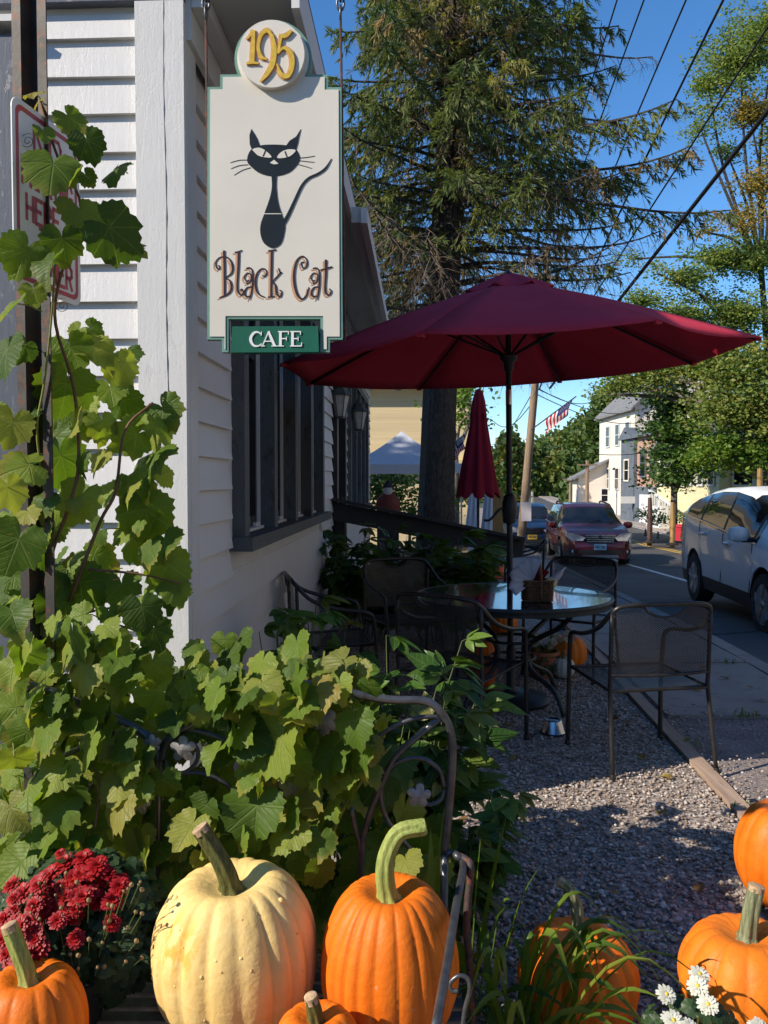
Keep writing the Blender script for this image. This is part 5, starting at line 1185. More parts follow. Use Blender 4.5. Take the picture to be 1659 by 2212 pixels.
# ================================================================ parasols
def clothmat(name, a, bcol, tr):
    t = NT(name); v = t.coord('Object'); c = t.ramp(t.noise(v, 2.5, 5), [(.3, a), (.7, bcol)])
    w = t.noise(t.coord('Object', (1, 1, 1)), 600, 1)
    wr_ = t.noise(t.mix(.3, v, t.noise(v, 1.5, 3, out=1)), 3.2, 4, .55)
    p_ = t.bsdf(c, .8, 0, .2, t.bump(w, .15, .001, t.bump(wr_, .35, .05)), finish=False); tl = t.n('ShaderNodeBsdfTranslucent'); t.l(c, tl.inputs[0])
    m = t.n('ShaderNodeMixShader'); m.inputs[0].default_value = tr; t.l(p_, m.inputs[1]); t.l(tl.outputs[0], m.inputs[2]); t.l(m.outputs[0], t.out.inputs[0]); return t.m
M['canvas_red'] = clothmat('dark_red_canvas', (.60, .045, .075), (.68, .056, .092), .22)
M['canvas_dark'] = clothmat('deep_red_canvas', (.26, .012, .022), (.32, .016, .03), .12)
UC = Vector((.8214, 5.5437, 2.2324)); UR, UROT, UTX, UTY = 1.5437, .35244, .0491, .0136
par = thing('open_parasol', 'large open dark red market parasol over the round table', 'parasol', (TC.x - .01, TC.y - .02, 0)); U0 = Vector(par.location)
def upt(a, f, z): x, y = UR * f * math.cos(a), UR * f * math.sin(a); return Vector((UC.x + x, UC.y + y, UC.z + UTX * x + UTY * y + z)) - U0
RISE = .56
ANG = [UROT + k * math.pi / 4 for k in range(8)]
def canopy(f0, f1, z0, z1, sag, nm, droop=0.0):
    nr, na = 10, 6
    for k in range(8):
        V, Fs = [], []
        for i in range(nr + 1):
            f = f0 + (f1 - f0) * i / nr
            A, Bq = upt(ANG[k], f, 0), upt(ANG[(k + 1) % 8], f, 0)
            z = z0 + (z1 - z0) * ((f - f0) / (f1 - f0)) ** 1.12
            for j in range(na + 1):
                u = j / na; q = A.lerp(Bq, u); q.z += z - sag * math.sin(math.pi * u) * (.25 + .75 * (f - f0) / (f1 - f0)) * 1.0
                ctr = upt(0, 0, 0)
                if i == nr: pull = .035 * math.sin(math.pi * u); q.x += (ctr.x - q.x) * pull; q.y += (ctr.y - q.y) * pull
                V.append(tuple(q))
        for i in range(nr):
            for j in range(na): a = i * (na + 1) + j; Fs.append((a, a + 1, a + na + 2, a + na + 1))
        o = link(nm, np_mesh(nm, np.array(V), np.array(Fs), M['canvas_red'], smooth=True), par)
        sd = o.modifiers.new('thickness', 'SOLIDIFY'); sd.thickness = .003
canopy(.13, 1.0, RISE - .075, 0.0, .022, 'canopy_panel')
canopy(.02, .20, RISE + .03, RISE - .085, .03, 'vent_flap')
pole_b, pole_t = Vector((0, 0, -.0)), upt(0, 0, RISE)
b = MB(); b.tube([pole_b + (pole_t - pole_b) * k for k in (.0, .3, .45)], .0195, 12); b.build('pole', M['iron_dark'], par, smooth=60)
b = MB(); b.tube([pole_b + (pole_t - pole_b) * k for k in (.4505, .66, .7)], .0195, 12); b.build('pole', M['iron_dark'], par, smooth=60)
b = MB(); b.tube([pole_b + (pole_t - pole_b) * k for k in (.7002, .735)], .0205, 12); b.build('pole_collar', M['chrome'], par, smooth=60)
b = MB(); b.tube([pole_b + (pole_t - pole_b) * k for k in (.7352, .99)], .0185, 12); b.build('pole', M['iron_dark'], par, smooth=60)
hubp = pole_b + (pole_t - pole_b) * .80
b = MB(); b.lathe([(.02, -.06), (.03, -.05), (.034, .0), (.055, .02), (.06, .045), (.03, .06), (.02, .065)], 16, hubp); b.build('hub', M['iron_dark'], par, smooth=50)
b = MB(); b.lathe([(.02, -.03), (.05, -.01), (.05, .01), (.03, .035), (0, .06)], 14, pole_t); b.build('finial', M['iron_dark'], par, smooth=50)
for k in range(8):
    q = [upt(ANG[k], f, (RISE - .075) * (1 - max(0, (f - .13) / .87) ** 1.12) - .018) for f in (.04, .2, .4, .6, .8, .985)]
    b = MB(); b.tube(q, .0085, 6); rb = b.build('rib', M['iron_dark'], par, smooth=180)
    b = MB(); b.tube([hubp + (q[2] - hubp).normalized() * .04 + Vector((0, 0, .03)), q[2] + Vector((0, 0, -.006))], .0075, 6); b.build('strut', M['iron_dark'], rb, smooth=180)
    b = MB(); e = upt(ANG[k], .985, -.004); b.box(e, (.035, .035, .02), ANG[k]); b.build('rib_pocket', M['canvas_red'], par)
ck = pole_b + (pole_t - pole_b) * .455
b = MB(); b.lathe([(.022, -.10), (.042, -.09), (.05, -.02), (.048, .04), (.038, .085), (.022, .10)], 16, ck); b.build('crank_housing', M['iron_dark'], par, smooth=50)
b = MB(); b.tube([Vector(x) for x in spline([ck + Vector((-.035, -.01, .0)), ck + Vector((-.07, -.02, -.005)), ck + Vector((-.13, -.03, -.07)), ck + Vector((-.17, -.03, -.075))], 4)], .009, 6); b.build('crank_handle', M['iron_dark'], par, smooth=180)
pb = thing('parasol_base', 'heavy round dark parasol base on the gravel under the table', 'parasol base', (TC.x - .01, TC.y - .02, gz(5.4)))
b = MB(); b.lathe([(.25, .012), (.255, .03), (.22, .055), (.10, .075), (.045, .085), (.03, .12), (.03, .36), (.022, .38)], 32); b.build('weight', M['iron_dark'], pb, smooth=40)
b = MB(); b.tube([(.03, 0, .3), (.075, 0, .3)], .007, 6); b.tube([(.075, 0, .28), (.075, 0, .32)], .010, 6); b.build('knob', M['iron_dark'], pb)

cl = thing('closed_parasol', 'closed dark red parasol standing beyond the handrail', 'parasol', (P(1033, 1100, 11.5).x, 11.5, gz(11.5))); W0 = Vector(cl.location)
def cz(py): return P(1033, py, 11.5).z - W0.z
b = MB(); n = 48; prof = [(855, .085), (878, .115), (888, .125)]
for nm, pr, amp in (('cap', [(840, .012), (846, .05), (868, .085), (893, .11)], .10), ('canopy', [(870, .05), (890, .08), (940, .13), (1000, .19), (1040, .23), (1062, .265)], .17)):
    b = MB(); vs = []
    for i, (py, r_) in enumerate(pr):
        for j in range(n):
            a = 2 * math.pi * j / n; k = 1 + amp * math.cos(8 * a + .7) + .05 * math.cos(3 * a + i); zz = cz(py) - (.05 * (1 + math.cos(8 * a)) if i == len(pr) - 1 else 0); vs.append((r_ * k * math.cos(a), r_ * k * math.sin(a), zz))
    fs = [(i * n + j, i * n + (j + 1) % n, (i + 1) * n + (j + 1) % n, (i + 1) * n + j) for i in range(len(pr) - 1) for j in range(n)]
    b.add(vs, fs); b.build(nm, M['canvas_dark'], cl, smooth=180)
b = MB(); b.tube([(0, 0, 0), (0, 0, cz(850))], .019, 10); b.build('pole', M['iron_dark'], cl)
b = MB(); b.lathe([(.22, 0), (.22, .04), (.05, .08), (.03, .3)], 24); b.build('base', M['iron_dark'], cl, smooth=40)

# ================================================================ basket with napkins and bottle
t = NT('wicker'); v = t.coord('Object')
c = t.ramp(t.noise(v, 30, 4), [(.3, (.075, .032, .012)), (.7, (.17, .080, .032))]); t.bsdf(c, .6, 0, .4, t.bump(t.noise(v, 160, 3), .4, .003)); M['wicker'] = t.m
bq = P(1160, 1289, 5.12); zt_ = .709
bk = thing('wicker_basket', 'small brown wicker basket with arched handle on the glass table', 'basket', (bq.x, bq.y, zt_)); bw, bdp, bh = .183, .13, .128
def rr_pt(u, w, d, r=.02):
    """point on a rounded rectangle loop, u in 0..1"""
    per = [(w / 2, -d / 2 + r), (w / 2, d / 2 - r), (w / 2 - r, d / 2), (-w / 2 + r, d / 2), (-w / 2, d / 2 - r), (-w / 2, -d / 2 + r), (-w / 2 + r, -d / 2), (w / 2 - r, -d / 2)]
    Ls = [math.dist(per[i], per[(i + 1) % 8]) for i in range(8)]; T = sum(Ls); s_ = (u % 1) * T
    for i in range(8):
        if s_ <= Ls[i] + 1e-9: k = s_ / Ls[i]; a, c_ = per[i], per[(i + 1) % 8]; return (a[0] + (c_[0] - a[0]) * k, a[1] + (c_[1] - a[1]) * k)
        s_ -= Ls[i]
    return per[0]
nrow = 15; ns = 28
for k in range(nrow):
    b = MB(); pts = []
    for j in range(ns * 3 + 1):
        u = j / (ns * 3); x, y = rr_pt(u, bw * (.95 + .05 * k / nrow), bdp * (.95 + .05 * k / nrow)); wv = .0035 * math.sin(math.pi * (j / 3 * 1.0) + math.pi * k); l = math.hypot(x, y); pts.append((x * (1 + wv / l), y * (1 + wv / l), .005 + bh * k / nrow + .004))
    b.tube(pts, .0045, 5, False); b.build('woven_row', M['wicker'], bk, smooth=180)
b = MB(); b.tube([(*rr_pt(j / 40, bw * 1.03, bdp * 1.03), bh) for j in range(41)], .0075, 6, False); b.build('basket_rim', M['wicker'], bk, smooth=180)
b = MB(); b.box((0, 0, .006), (bw * .93, bdp * .93, .008)); b.build('basket_floor', M['wicker'], bk)
b = MB(); b.tube([Vector(x) for x in spline([(0.012, -bdp / 2, .02), (0.012, -bdp / 2 - .002, .13), (.008, -bdp * .38, .215), (.006, 0, .25), (.008, bdp * .38, .215), (.012, bdp / 2 + .002, .13), (.012, bdp / 2, .02)], 6)], .0095, 6, flute=lambda j, n_, t_: 1 + .18 * math.cos(j * math.pi + t_ * 140)); b.build('basket_handle', M['wicker'], bk, smooth=180)
M['napkin'] = clothmat('pale_lilac_napkin', (.62, .58, .62), (.72, .68, .70), .2); M['red_cloth'] = clothmat('red_cloth', (.35, .012, .02), (.42, .02, .03), .2)
def fan(label, base, mat, a0, a1, L, npl, cy):
    nk = thing('napkin', label, 'napkin', base); V, Fs = [], []; n = npl * 2
    for i in range(n + 1):
        a = a0 + (a1 - a0) * i / n; z = .014 * (1 if i % 2 else -1)
        for r_, w in ((.0, 0), (.45, .5), (.8, .9), (1.0, 1.15)): V.append((math.cos(a) * L * r_ * (1 + .08 * math.sin(i * 1.7)), cy + z * w - .02 * r_, math.sin(a) * L * r_))
    for i in range(n):
        for k in range(3): o = i * 4 + k; Fs.append((o, o + 1, o + 5, o + 4))
    o = link('fold', np_mesh('napkin', np.array(V), np.array(Fs), mat), nk); sd = o.modifiers.new('thickness', 'SOLIDIFY'); sd.thickness = .0012; return nk
fan('pleated pale napkin fanned out of the basket towards the parasol pole', (bq.x - .035, bq.y - .01, zt_ + .125), M['napkin'], R(70), R(215), .145, 7, -.03)
fan('red cloth tucked behind the basket handle', (bq.x + .015, bq.y + .02, zt_ + .10), M['red_cloth'], R(55), R(130), .10, 5, 0)
M['cream_jar'] = mk('cream_gourd', (.62, .55, .25), .4, .1, 20, col2=(.05, .05, .04), c2=(.66, .7)); M['clear_plastic'] = mk('pinkish_glass', (.45, .34, .34), .15, .1, 20, spec=.7)
bt = thing('condiment_bottle', 'cream bottle with a pale pointed spout leaning in the basket', 'bottle', (bq.x + .05, bq.y + .0, zt_ + .07)); bt.rotation_euler = (0, R(42), 0)
b = MB(); b.lathe([(.034, 0), (.038, .03), (.036, .065), (.026, .085)], 20); b.build('body', M['cream_jar'], bt, smooth=50)
b = MB(); b.lathe([(.025, .0855), (.022, .10), (.019, .14), (.012, .15)], 16); b.build('cap', M['clear_plastic'], bt, smooth=50)
b = MB(); b.lathe([(.009, .1505), (.007, .165), (.003, .19), (0, .192)], 12); b.build('spout', M['napkin'], bt, smooth=50)

bw_ = thing('dog_bowl', 'upturned shiny steel pet bowl on the gravel by the table', 'bowl', tuple(G(1195, 1583, 0.006)))
b = MB(); b.lathe([(.066, 0), (.071, .003), (.071, .007), (.066, .010), (.050, .072), (.047, .077), (.042, .078), (.036, .074), (0, .074)], 36); b.build('shell', M['steel'], bw_, smooth=50)
b = MB(); b.lathe([(.0725, .0), (.0735, .004), (.0725, .008)], 36); b.build('rim', M['black'], bw_, smooth=50)

# ================================================================ handrail to the door, wall lanterns
hr = thing('handrail', 'heavy black wooden handrail sloping down from the building wall', 'handrail', (.4, 8.8, 0)); H0 = Vector(hr.location)
b = MB(); b.beam(P(716, 1103, 8.7) - H0, P(1128, 1184, 8.9) - H0, .07, .19); b.build('rail', M['dark_wood'], hr)
b = MB(); b.beam(P(716, 1080, 8.66) - H0 + Vector((0, 0, .012)), P(1130, 1166, 8.86) - H0 + Vector((0, 0, .012)), .16, .035); b.build('cap_rail', M['dark_wood'], hr)
pq = P(1045, 1240, 8.9) - H0
b = MB(); b.box((pq.x, pq.y + .02, .38 + gz(8.9) / 2), (.125, .09, .80)); b.build('post', M['dark_wood'], hr)
pq2 = P(735, 1240, 8.75) - H0; b = MB(); b.box((pq2.x, pq2.y + .03, .5), (.10, .09, 1.05)); b.build('post', M['dark_wood'], hr)
M['lantern_glass'] = mk('frosted_lantern_glass', (.42, .42, .38), .3, .15, 20, .2, 60)
M['lantern_metal'] = mk('grey_green_lantern_metal', (.10, .11, .105), .5, .3, 30, .2, 90, metal=.4)
def lantern(label, at_, wall_dx):
    ln = thing('wall_lantern', label, 'lantern', tuple(at_)); n = 6
    def hexl(prof, nm, mat, par_=None): b = MB(); b.lathe(prof, n); return b.build(nm, mat, par_ or ln)
    hexl([(.055, -.185), (.06, -.18), (.06, -.165), (.05, -.16)], 'base_ring', M['lantern_metal']); hexl([(.052, -.159), (.098, .05), (.098, .052), (.05, -.155)], 'glass', M['lantern_glass'])
    hexl([(.125, .053), (.13, .062), (.07, .12), (.065, .135), (.075, .14), (.05, .165), (.02, .175), (.018, .20), (.028, .215), (0, .24)], 'hood', M['lantern_metal'])
    for k in range(6):
        a = k * math.pi / 3; b = MB(); b.tube([(.054 * math.cos(a), .054 * math.sin(a), -.16), (.100 * math.cos(a), .100 * math.sin(a), .055)], .006, 5); b.build('glazing_bar', M['lantern_metal'], ln)
    b = MB(); b.tube([Vector(x) for x in spline([(wall_dx, 0, .02), (wall_dx * .8, 0, .16), (wall_dx * .4, 0, .20), (-.01, 0, .15)], 5)], .010, 6); b.build('bracket', M['lantern_metal'], ln, smooth=180)
    b = MB(); b.box((wall_dx - .012, 0, .02), (.02, .09, .18)); b.build('wall_plate', M['lantern_metal'], ln)
def wallx(Y): return -.916 + .0424 * Y
for lab, px, py, Y in (('near wall lantern with ribbed glass by the door', 735, 866, 8.75), ('far wall lantern beyond the door', 776, 899, 10.6)):
    q = P(px, py, Y); lantern(lab, q, wallx(Y) + .06 - q.x)
# ================================================================ trees
M['bark'] = mk('furrowed_bark', (.085, .068, .055), .95, .45, 7, 1.0, 14, .05, stretch=(3, 3, .6), col2=(.035, .028, .024), c2=(.45, .62))
M['bark_grey'] = mk('grey_bark', (.15, .125, .10), .95, .4, 8, .8, 16, .03, stretch=(3, 3, .7))
M['dead_twig'] = mk('dead_twig', (.20, .15, .11), .9, .4, 8)
def folmat(name, stops, trans=.3, rough=.55): return leafmat(name, stops, rough, trans, veins=False)
M['needles'] = folmat('spruce_needles', [(0.0, (.075, .115, .04)), (.3, (.16, .20, .055)), (.55, (.28, .27, .07)), (.8, (.36, .29, .085)), (1.0, (.34, .22, .11))], .35)
M['locust'] = folmat('locust_leaf', [(0.0, (.11, .17, .045)), (.5, (.20, .28, .065)), (.85, (.30, .33, .08)), (1.0, (.40, .31, .08))], .4)
M['locust_gold'] = folmat('golden_locust_leaf', [(0.0, (.18, .18, .04)), (.5, (.36, .26, .06)), (1.0, (.46, .27, .07))], .4)
M['maple'] = folmat('maple_leaf', [(0.0, (.03, .075, .022)), (.6, (.07, .15, .03)), (1.0, (.13, .21, .045))], .3)
M['bright_tree'] = folmat('bright_green_leaf', [(0.0, (.075, .16, .022)), (.6, (.15, .27, .032)), (1.0, (.26, .33, .05))], .4)
M['wood_far'] = folmat('far_woodland_leaf', [(0.0, (.06, .11, .03)), (.4, (.13, .18, .04)), (.7, (.20, .215, .05)), (1.0, (.25, .18, .05))], .3)

def spruce(name, label, base, H, lean, z0, z1, lenf, seed, dead_low=True):
    g = random.Random(seed); tr = thing(name, label, 'tree', tuple(base)); 
    path = [Vector((lean * (k / 12) ** 1.2, 0, H * k / 12)) for k in range(13)]; rad = [.40, .34, .32, .30, .285, .265, .24, .21, .18, .14, .10, .06, .02]
    b = MB(); b.tube(path, rad, 20, flute=lambda j, n, t_: 1 + .06 * math.cos(j * 2.1) + .05 * math.cos(j * 5.3 + t_ * 9)); b.build('trunk', M['bark'], tr, smooth=180)
    wood = MB(); dead = MB(); SV, SR = [], []
    def sprig(p, d, L, w, rn_):
        d = Vector(d).normalized(); s_ = d.cross(Vector((g.uniform(-1, 1), g.uniform(-1, 1), g.uniform(-1, 1)))).normalized() * w; mid = p + d * L * .45
        SV.append([tuple(p), tuple(mid + s_), tuple(p + d * L), tuple(mid - s_)]); SR.append(rn_)
    z = z0
    while z < z1:
        c = path[0].lerp(path[-1], 0); tt = z / H; c = Vector((lean * tt ** 1.2, 0, z)); nb = g.randint(5, 7); a0 = g.uniform(0, 6.28)
        for k in range(nb):
            az = a0 + 2 * math.pi * k / nb + g.uniform(-.3, .3); L = lenf(z, az) * g.uniform(.66, 1.15)
            if L < .5: continue
            up = g.uniform(-.05, .28); droop = g.uniform(.25, .5); dv = Vector((math.cos(az), math.sin(az), 0)); n = 12
            pts = [c + dv * (L * t_) + Vector((0, 0, L * (up * t_ - droop * t_ * t_ + .22 * t_ ** 4))) for t_ in [i / n for i in range(n + 1)]]
            wood.tube(pts, [.045 * (1 - .85 * i / n) * (.5 + L / 8) + .004 for i in range(n + 1)], 5, False)
            deadb = dead_low and z < z0 + (2.0 if math.cos(az) > .2 else 1.4) and g.random() < .85 or g.random() < .10; hue0 = g.uniform(.05, .55) + (.25 if g.random() < .3 else 0)
            nt = int(L * (12 if not deadb else 9))
            for i in range(nt):
                t_ = .10 + .90 * (i + g.random()) / nt; fi = t_ * n; a_, f_ = int(min(n - 1, fi)), fi - int(min(n - 1, fi)); p = pts[a_].lerp(pts[a_ + 1], f_)
                side = 1 if i % 2 else -1; sd = Vector((-dv.y, dv.x, 0)) * side; tl = (.28 + .75 * math.sin(math.pi * min(1, t_ * .9 + .08))) * g.uniform(.5, 1.0)
                tdir = (sd * g.uniform(.35, 1.0) + dv * g.uniform(.3, .8) + Vector((0, 0, g.uniform(-1.1, -.1)))).normalized(); e = p + tdir * tl * .9 + Vector((0, 0, -tl * g.uniform(.05, .35)))
                m_ = p.lerp(e, .5) + Vector((0, 0, .05 * tl))
                isdead = deadb or t_ < .32 or g.random() < .12
                (dead if isdead else wood).tube([p, m_, e], [.007, .005, .002], 3, False)
                if isdead:
                    for q in range(5):
                        s0 = p.lerp(e, .25 + .7 * g.random()); dead.tube([s0, s0 + Vector((g.uniform(-.15, .15), g.uniform(-.15, .15), g.uniform(-.28, .02)))], [.0035, .0015], 3, False)
                    if deadb or g.random() < .75: continue
                hue = min(1, hue0 + g.uniform(0, .25)); ns = 11
                for q in range(ns):
                    f2 = (q + g.random()) / ns; s0 = p.lerp(m_, f2 * 2) if f2 < .5 else m_.lerp(e, f2 * 2 - 1)
                    d2 = (tdir * .8 + sd.cross(tdir) * g.uniform(-1, 1) * .6 + Vector((g.uniform(-.6, .6), g.uniform(-.6, .6), g.uniform(-.5, .35)))).normalized()
                    for u in range(4): sprig(s0, d2 + Vector((g.uniform(-.45, .45), g.uniform(-.45, .45), g.uniform(-.6, .25))), g.uniform(.10, .21), g.uniform(.008, .014), hue)
        for k in range(5 if z > z0 + 1.2 else 1):
            az = g.uniform(-2.9, -.2); p = c + Vector((math.cos(az) * .3, math.sin(az) * .3, g.uniform(-.2, .2))); e = p + Vector((math.cos(az), math.sin(az), g.uniform(-.7, .1))) * g.uniform(.5, 1.2); hue = g.uniform(0, .7)
            wood.tube([p, e], [.012, .003], 3, False)
            for q in range(46): s0 = p.lerp(e, g.random()); sprig(s0, (g.uniform(-1, 1), g.uniform(-1, .5), g.uniform(-1.1, .3)), g.uniform(.10, .24), g.uniform(.012, .022), min(1, hue + g.uniform(0, .25)))
        z += g.uniform(.27, .43)
    wood.build('branches', M['bark'], tr, recalc=False); dead.build('dead_twigs', M['dead_twig'], tr, recalc=False)
    SV = np.array(SV); n = len(SV); link('crown', np_mesh('crown', SV.reshape(-1, 3), np.arange(n * 4).reshape(n, 4), M['needles'], np.repeat(np.array(SR), 4)), tr)
    return tr
SPB = P(938, 1130, 16.0)
def splen(z, az): 
    right = .5 + .5 * math.cos(az); base_ = 2.8 + 2.1 * right
    if right > .5: base_ *= (.72 if z < 7.2 else .96 if z < 8.0 else .78)
    return base_ * (1.0 if z < 8 else max(.15, 1 - (z - 8) / 14))
spr = spruce('spruce_tree', 'huge old spruce with drooping branches behind the red parasol', (SPB.x, 16.0, gz(16) - .1), 20.0, .9, 4.9, 13.2, splen, 5)

def leaf_tree(name, label, base, trunk_h, trunk_r, blobs, leaf, dens, seed, mats, limbs=True, flat=.45, lean=(0, 0), bark=None):
    """blobs: list of (dx, dy, z, rx, ry, rz, material index); foliage is small leaf faces in uneven clumps inside each blob"""
    g = np.random.default_rng(seed); gr = random.Random(seed); tr = thing(name, label, 'tree', tuple(base)); wb = MB()
    zt_ = max(b_[2] for b_ in blobs); tp = [Vector((lean[0] * k / 6, lean[1] * k / 6, trunk_h * k / 6)) for k in range(7)]
    wb.tube(tp, [trunk_r * (1.25 - .1 * k) for k in range(7)], 10); wb.build('trunk', bark or M['bark_grey'], tr, smooth=180)
    lb = MB(); per = {}
    for dx, dy, z, rx, ry, rz, mi in blobs:
        st_ = tp[-1] if z > trunk_h else tp[max(2, min(6, int(6 * z / trunk_h) - 1))]; cen = Vector((dx, dy, z))
        if limbs:
            m_ = st_.lerp(cen, .5) + Vector((gr.uniform(-.4, .4), gr.uniform(-.4, .4), .3)); path = [Vector(q) for q in spline([st_, m_, cen], 4)]; lb.tube(path, [trunk_r * .5 * (1 - .7 * i / len(path)) for i in range(len(path))], 6, False)
        nc = max(6, int(dens * rx * ry * rz)); cl_ = g.normal(size=(nc, 3)); cl_ /= np.linalg.norm(cl_, axis=1)[:, None]; cl_ *= np.clip(np.abs(g.normal(size=(nc, 1))) * .62, .05, 1.45); hole_ = g.normal(size=(5, 3)) * .75; cl_ = cl_[(np.linalg.norm(cl_[:, None] - hole_[None], axis=2) > .34).all(1)]; cl_ = cl_ * np.array([rx, ry, rz]) + np.array([dx, dy, z])
        for c_ in cl_:
            if limbs and gr.random() < .35: lb.tube([cen, (cen + Vector(c_)) / 2 + Vector((0, 0, .1)), Vector(c_)], [trunk_r * .14, trunk_r * .09, trunk_r * .03], 4, False)
            nl = 46; o = g.normal(size=(nl, 3)) * np.array([1, 1, flat]) * leaf * gr.uniform(2.0, 3.4); hue = gr.random() * .6
            pp = c_ + o; u = g.normal(size=(nl, 3)); u[:, 2] *= .5; u /= np.linalg.norm(u, axis=1)[:, None]; w = np.cross(u, g.normal(size=(nl, 3))); w /= np.linalg.norm(w, axis=1)[:, None]
            s_ = leaf * (.6 + .8 * g.random((nl, 1))); q = np.stack([pp - u * s_ * .6, pp + w * s_ * .32, pp + u * s_ * .6, pp - w * s_ * .32], 1); per.setdefault(mi, [[], []])[0].append(q); per[mi][1].append(np.clip(hue + g.random(nl) * .4, 0, 1))
    if limbs: lb.build('limbs', bark or M['bark_grey'], tr, recalc=False)
    for mi, (qs, hs) in per.items():
        q = np.concatenate(qs); n = len(q); link('crown', np_mesh('crown', q.reshape(-1, 3), np.arange(n * 4).reshape(n, 4), mats[mi], np.repeat(np.concatenate(hs), 4)), tr)
    return tr
def blob(px, py, Y, rpx, rpy, base, mi=0, ry=None):
    c = P(px, py, Y) - Vector(base); k = Y / F; return (c.x, c.y, c.z, rpx * k, (ry or rpx * .8) * k, rpy * k, mi)
YL = 34.0; bs_ = (P(1690, 1100, YL).x, YL, gz(YL)); bs_ = Vector(bs_)
bl = [blob(1600, 130, YL, 90, 85, bs_, 0), blob(1530, 180, YL, 50, 40, bs_, 0), blob(1510, 270, YL, 50, 45, bs_, 0), blob(1620, 250, YL, 55, 50, bs_, 1), blob(1680, 60, YL, 80, 60, bs_, 0), blob(1570, 330, YL + 1, 35, 30, bs_, 0), blob(1640, 400, YL, 60, 50, bs_, 1), blob(1600, 470, YL - 1, 50, 40, bs_, 1), blob(1560, 560, YL, 80, 50, bs_, 0), blob(1640, 560, YL, 60, 60, bs_, 0), blob(1480, 600, YL, 60, 35, bs_, 0), blob(1420, 590, YL, 40, 25, bs_, 0), blob(1390, 650, YL, 50, 40, bs_, 0), blob(1480, 680, YL, 70, 45, bs_, 0), blob(1590, 680, YL, 90, 60, bs_, 0), blob(1350, 690, YL, 35, 25, bs_, 0), blob(1520, 500, YL, 30, 25, bs_, 1), blob(1360, 560, YL + 2, 25, 25, bs_, 0), blob(1700, 300, YL, 60, 90, bs_, 0)]
leaf_tree('locust_tree', 'tall feathery locust tree with golden patches at the upper right', bs_, 11.0, .17, bl, .115, 56.0, 3, [M['locust'], M['locust_gold']], lean=(-.8, .5), bark=M['bark'])
Y2 = 31.0; b2 = Vector((P(1660, 1100, Y2).x, Y2, gz(Y2)))
bl = [blob(1340, 830, Y2 + 4, 55, 30, b2), blob(1420, 810, Y2 + 3, 70, 40, b2), blob(1300, 850, Y2 + 6, 25, 14, b2), blob(1520, 790, Y2 + 2, 80, 60, b2), blob(1600, 800, Y2, 90, 80, b2), blob(1570, 890, Y2, 80, 60, b2), blob(1640, 900, Y2, 70, 70, b2), blob(1560, 970, Y2, 70, 50, b2, 1), blob(1630, 980, Y2, 70, 50, b2, 1), blob(1510, 990, Y2 + 2, 40, 35, b2, 1), blob(1690, 850, Y2, 60, 80, b2)]
leaf_tree('street_tree', 'broad bright green tree over the pale parked car', b2, 4.5, .28, bl, .14, 55.0, 8, [M['locust'], M['bright_tree']])
Y3 = 35.0; b3 = Vector((P(1455, 1150, Y3).x, Y3, gz(Y3)))
bl = [blob(1455, 930, Y3, 55, 60, b3), blob(1452, 985, Y3, 40, 40, b3), blob(1485, 985, Y3, 45, 45, b3), blob(1450, 1030, Y3, 55, 25, b3), blob(1470, 870, Y3, 55, 40, b3), blob(1510, 1020, Y3, 30, 20, b3), blob(1410, 860, Y3 + 3, 30, 22, b3), blob(1440, 900, Y3 + 1, 30, 30, b3)]
leaf_tree('maple_tree', 'compact dark green maple in front of the brick building', b3, 3.4, .14, bl, .16, 55.0, 12, [M['maple']])
# behind the tent, lit through
Y4 = 27.0; b4 = Vector((P(985, 1100, Y4).x, Y4, gz(Y4)))
bl = [blob(985, 870, Y4, 40, 45, b4), blob(1000, 840, Y4, 40, 30, b4), blob(960, 900, Y4, 30, 40, b4), blob(1010, 900, Y4, 14, 22, b4)]
leaf_tree('yellowing_tree', 'yellow green tree between the spruce trunk and the closed parasol', b4, 3.0, .12, bl, .13, 26.0, 15, [M['bright_tree']])
Y5 = 25.0; b5 = Vector((P(885, 1120, Y5).x, Y5, gz(Y5)))
bl = [blob(880, 1050, Y5, 40, 40, b5), blob(920, 1070, Y5, 60, 35, b5), blob(990, 1070, Y5, 50, 35, b5), blob(850, 1080, Y5, 30, 30, b5), blob(1060, 1040, Y5 + 6, 40, 30, b5)]
leaf_tree('garden_bush', 'sunlit green shrubbery seen under the white tent', b5, .6, .06, bl, .12, 40.0, 18, [M['bright_tree']], limbs=False)
Y6 = 23.5; b7 = Vector((P(830, 1120, Y6).x, Y6, gz(Y6))); bl = [blob(800, 1060, Y6, 50, 50, b7), blob(850, 1065, Y6, 40, 45, b7), blob(760, 1070, Y6, 50, 50, b7), blob(830, 1030, Y6, 50, 25, b7), blob(890, 1105, Y6, 40, 22, b7)]
leaf_tree('darkening_hedge', 'dark green hedge added to stand in for deep shade under the white tent', b7, .5, .06, bl, .12, 60.0, 19, [M['maple']], limbs=False)  # leaf mass added to darken the shaded gap below the tent
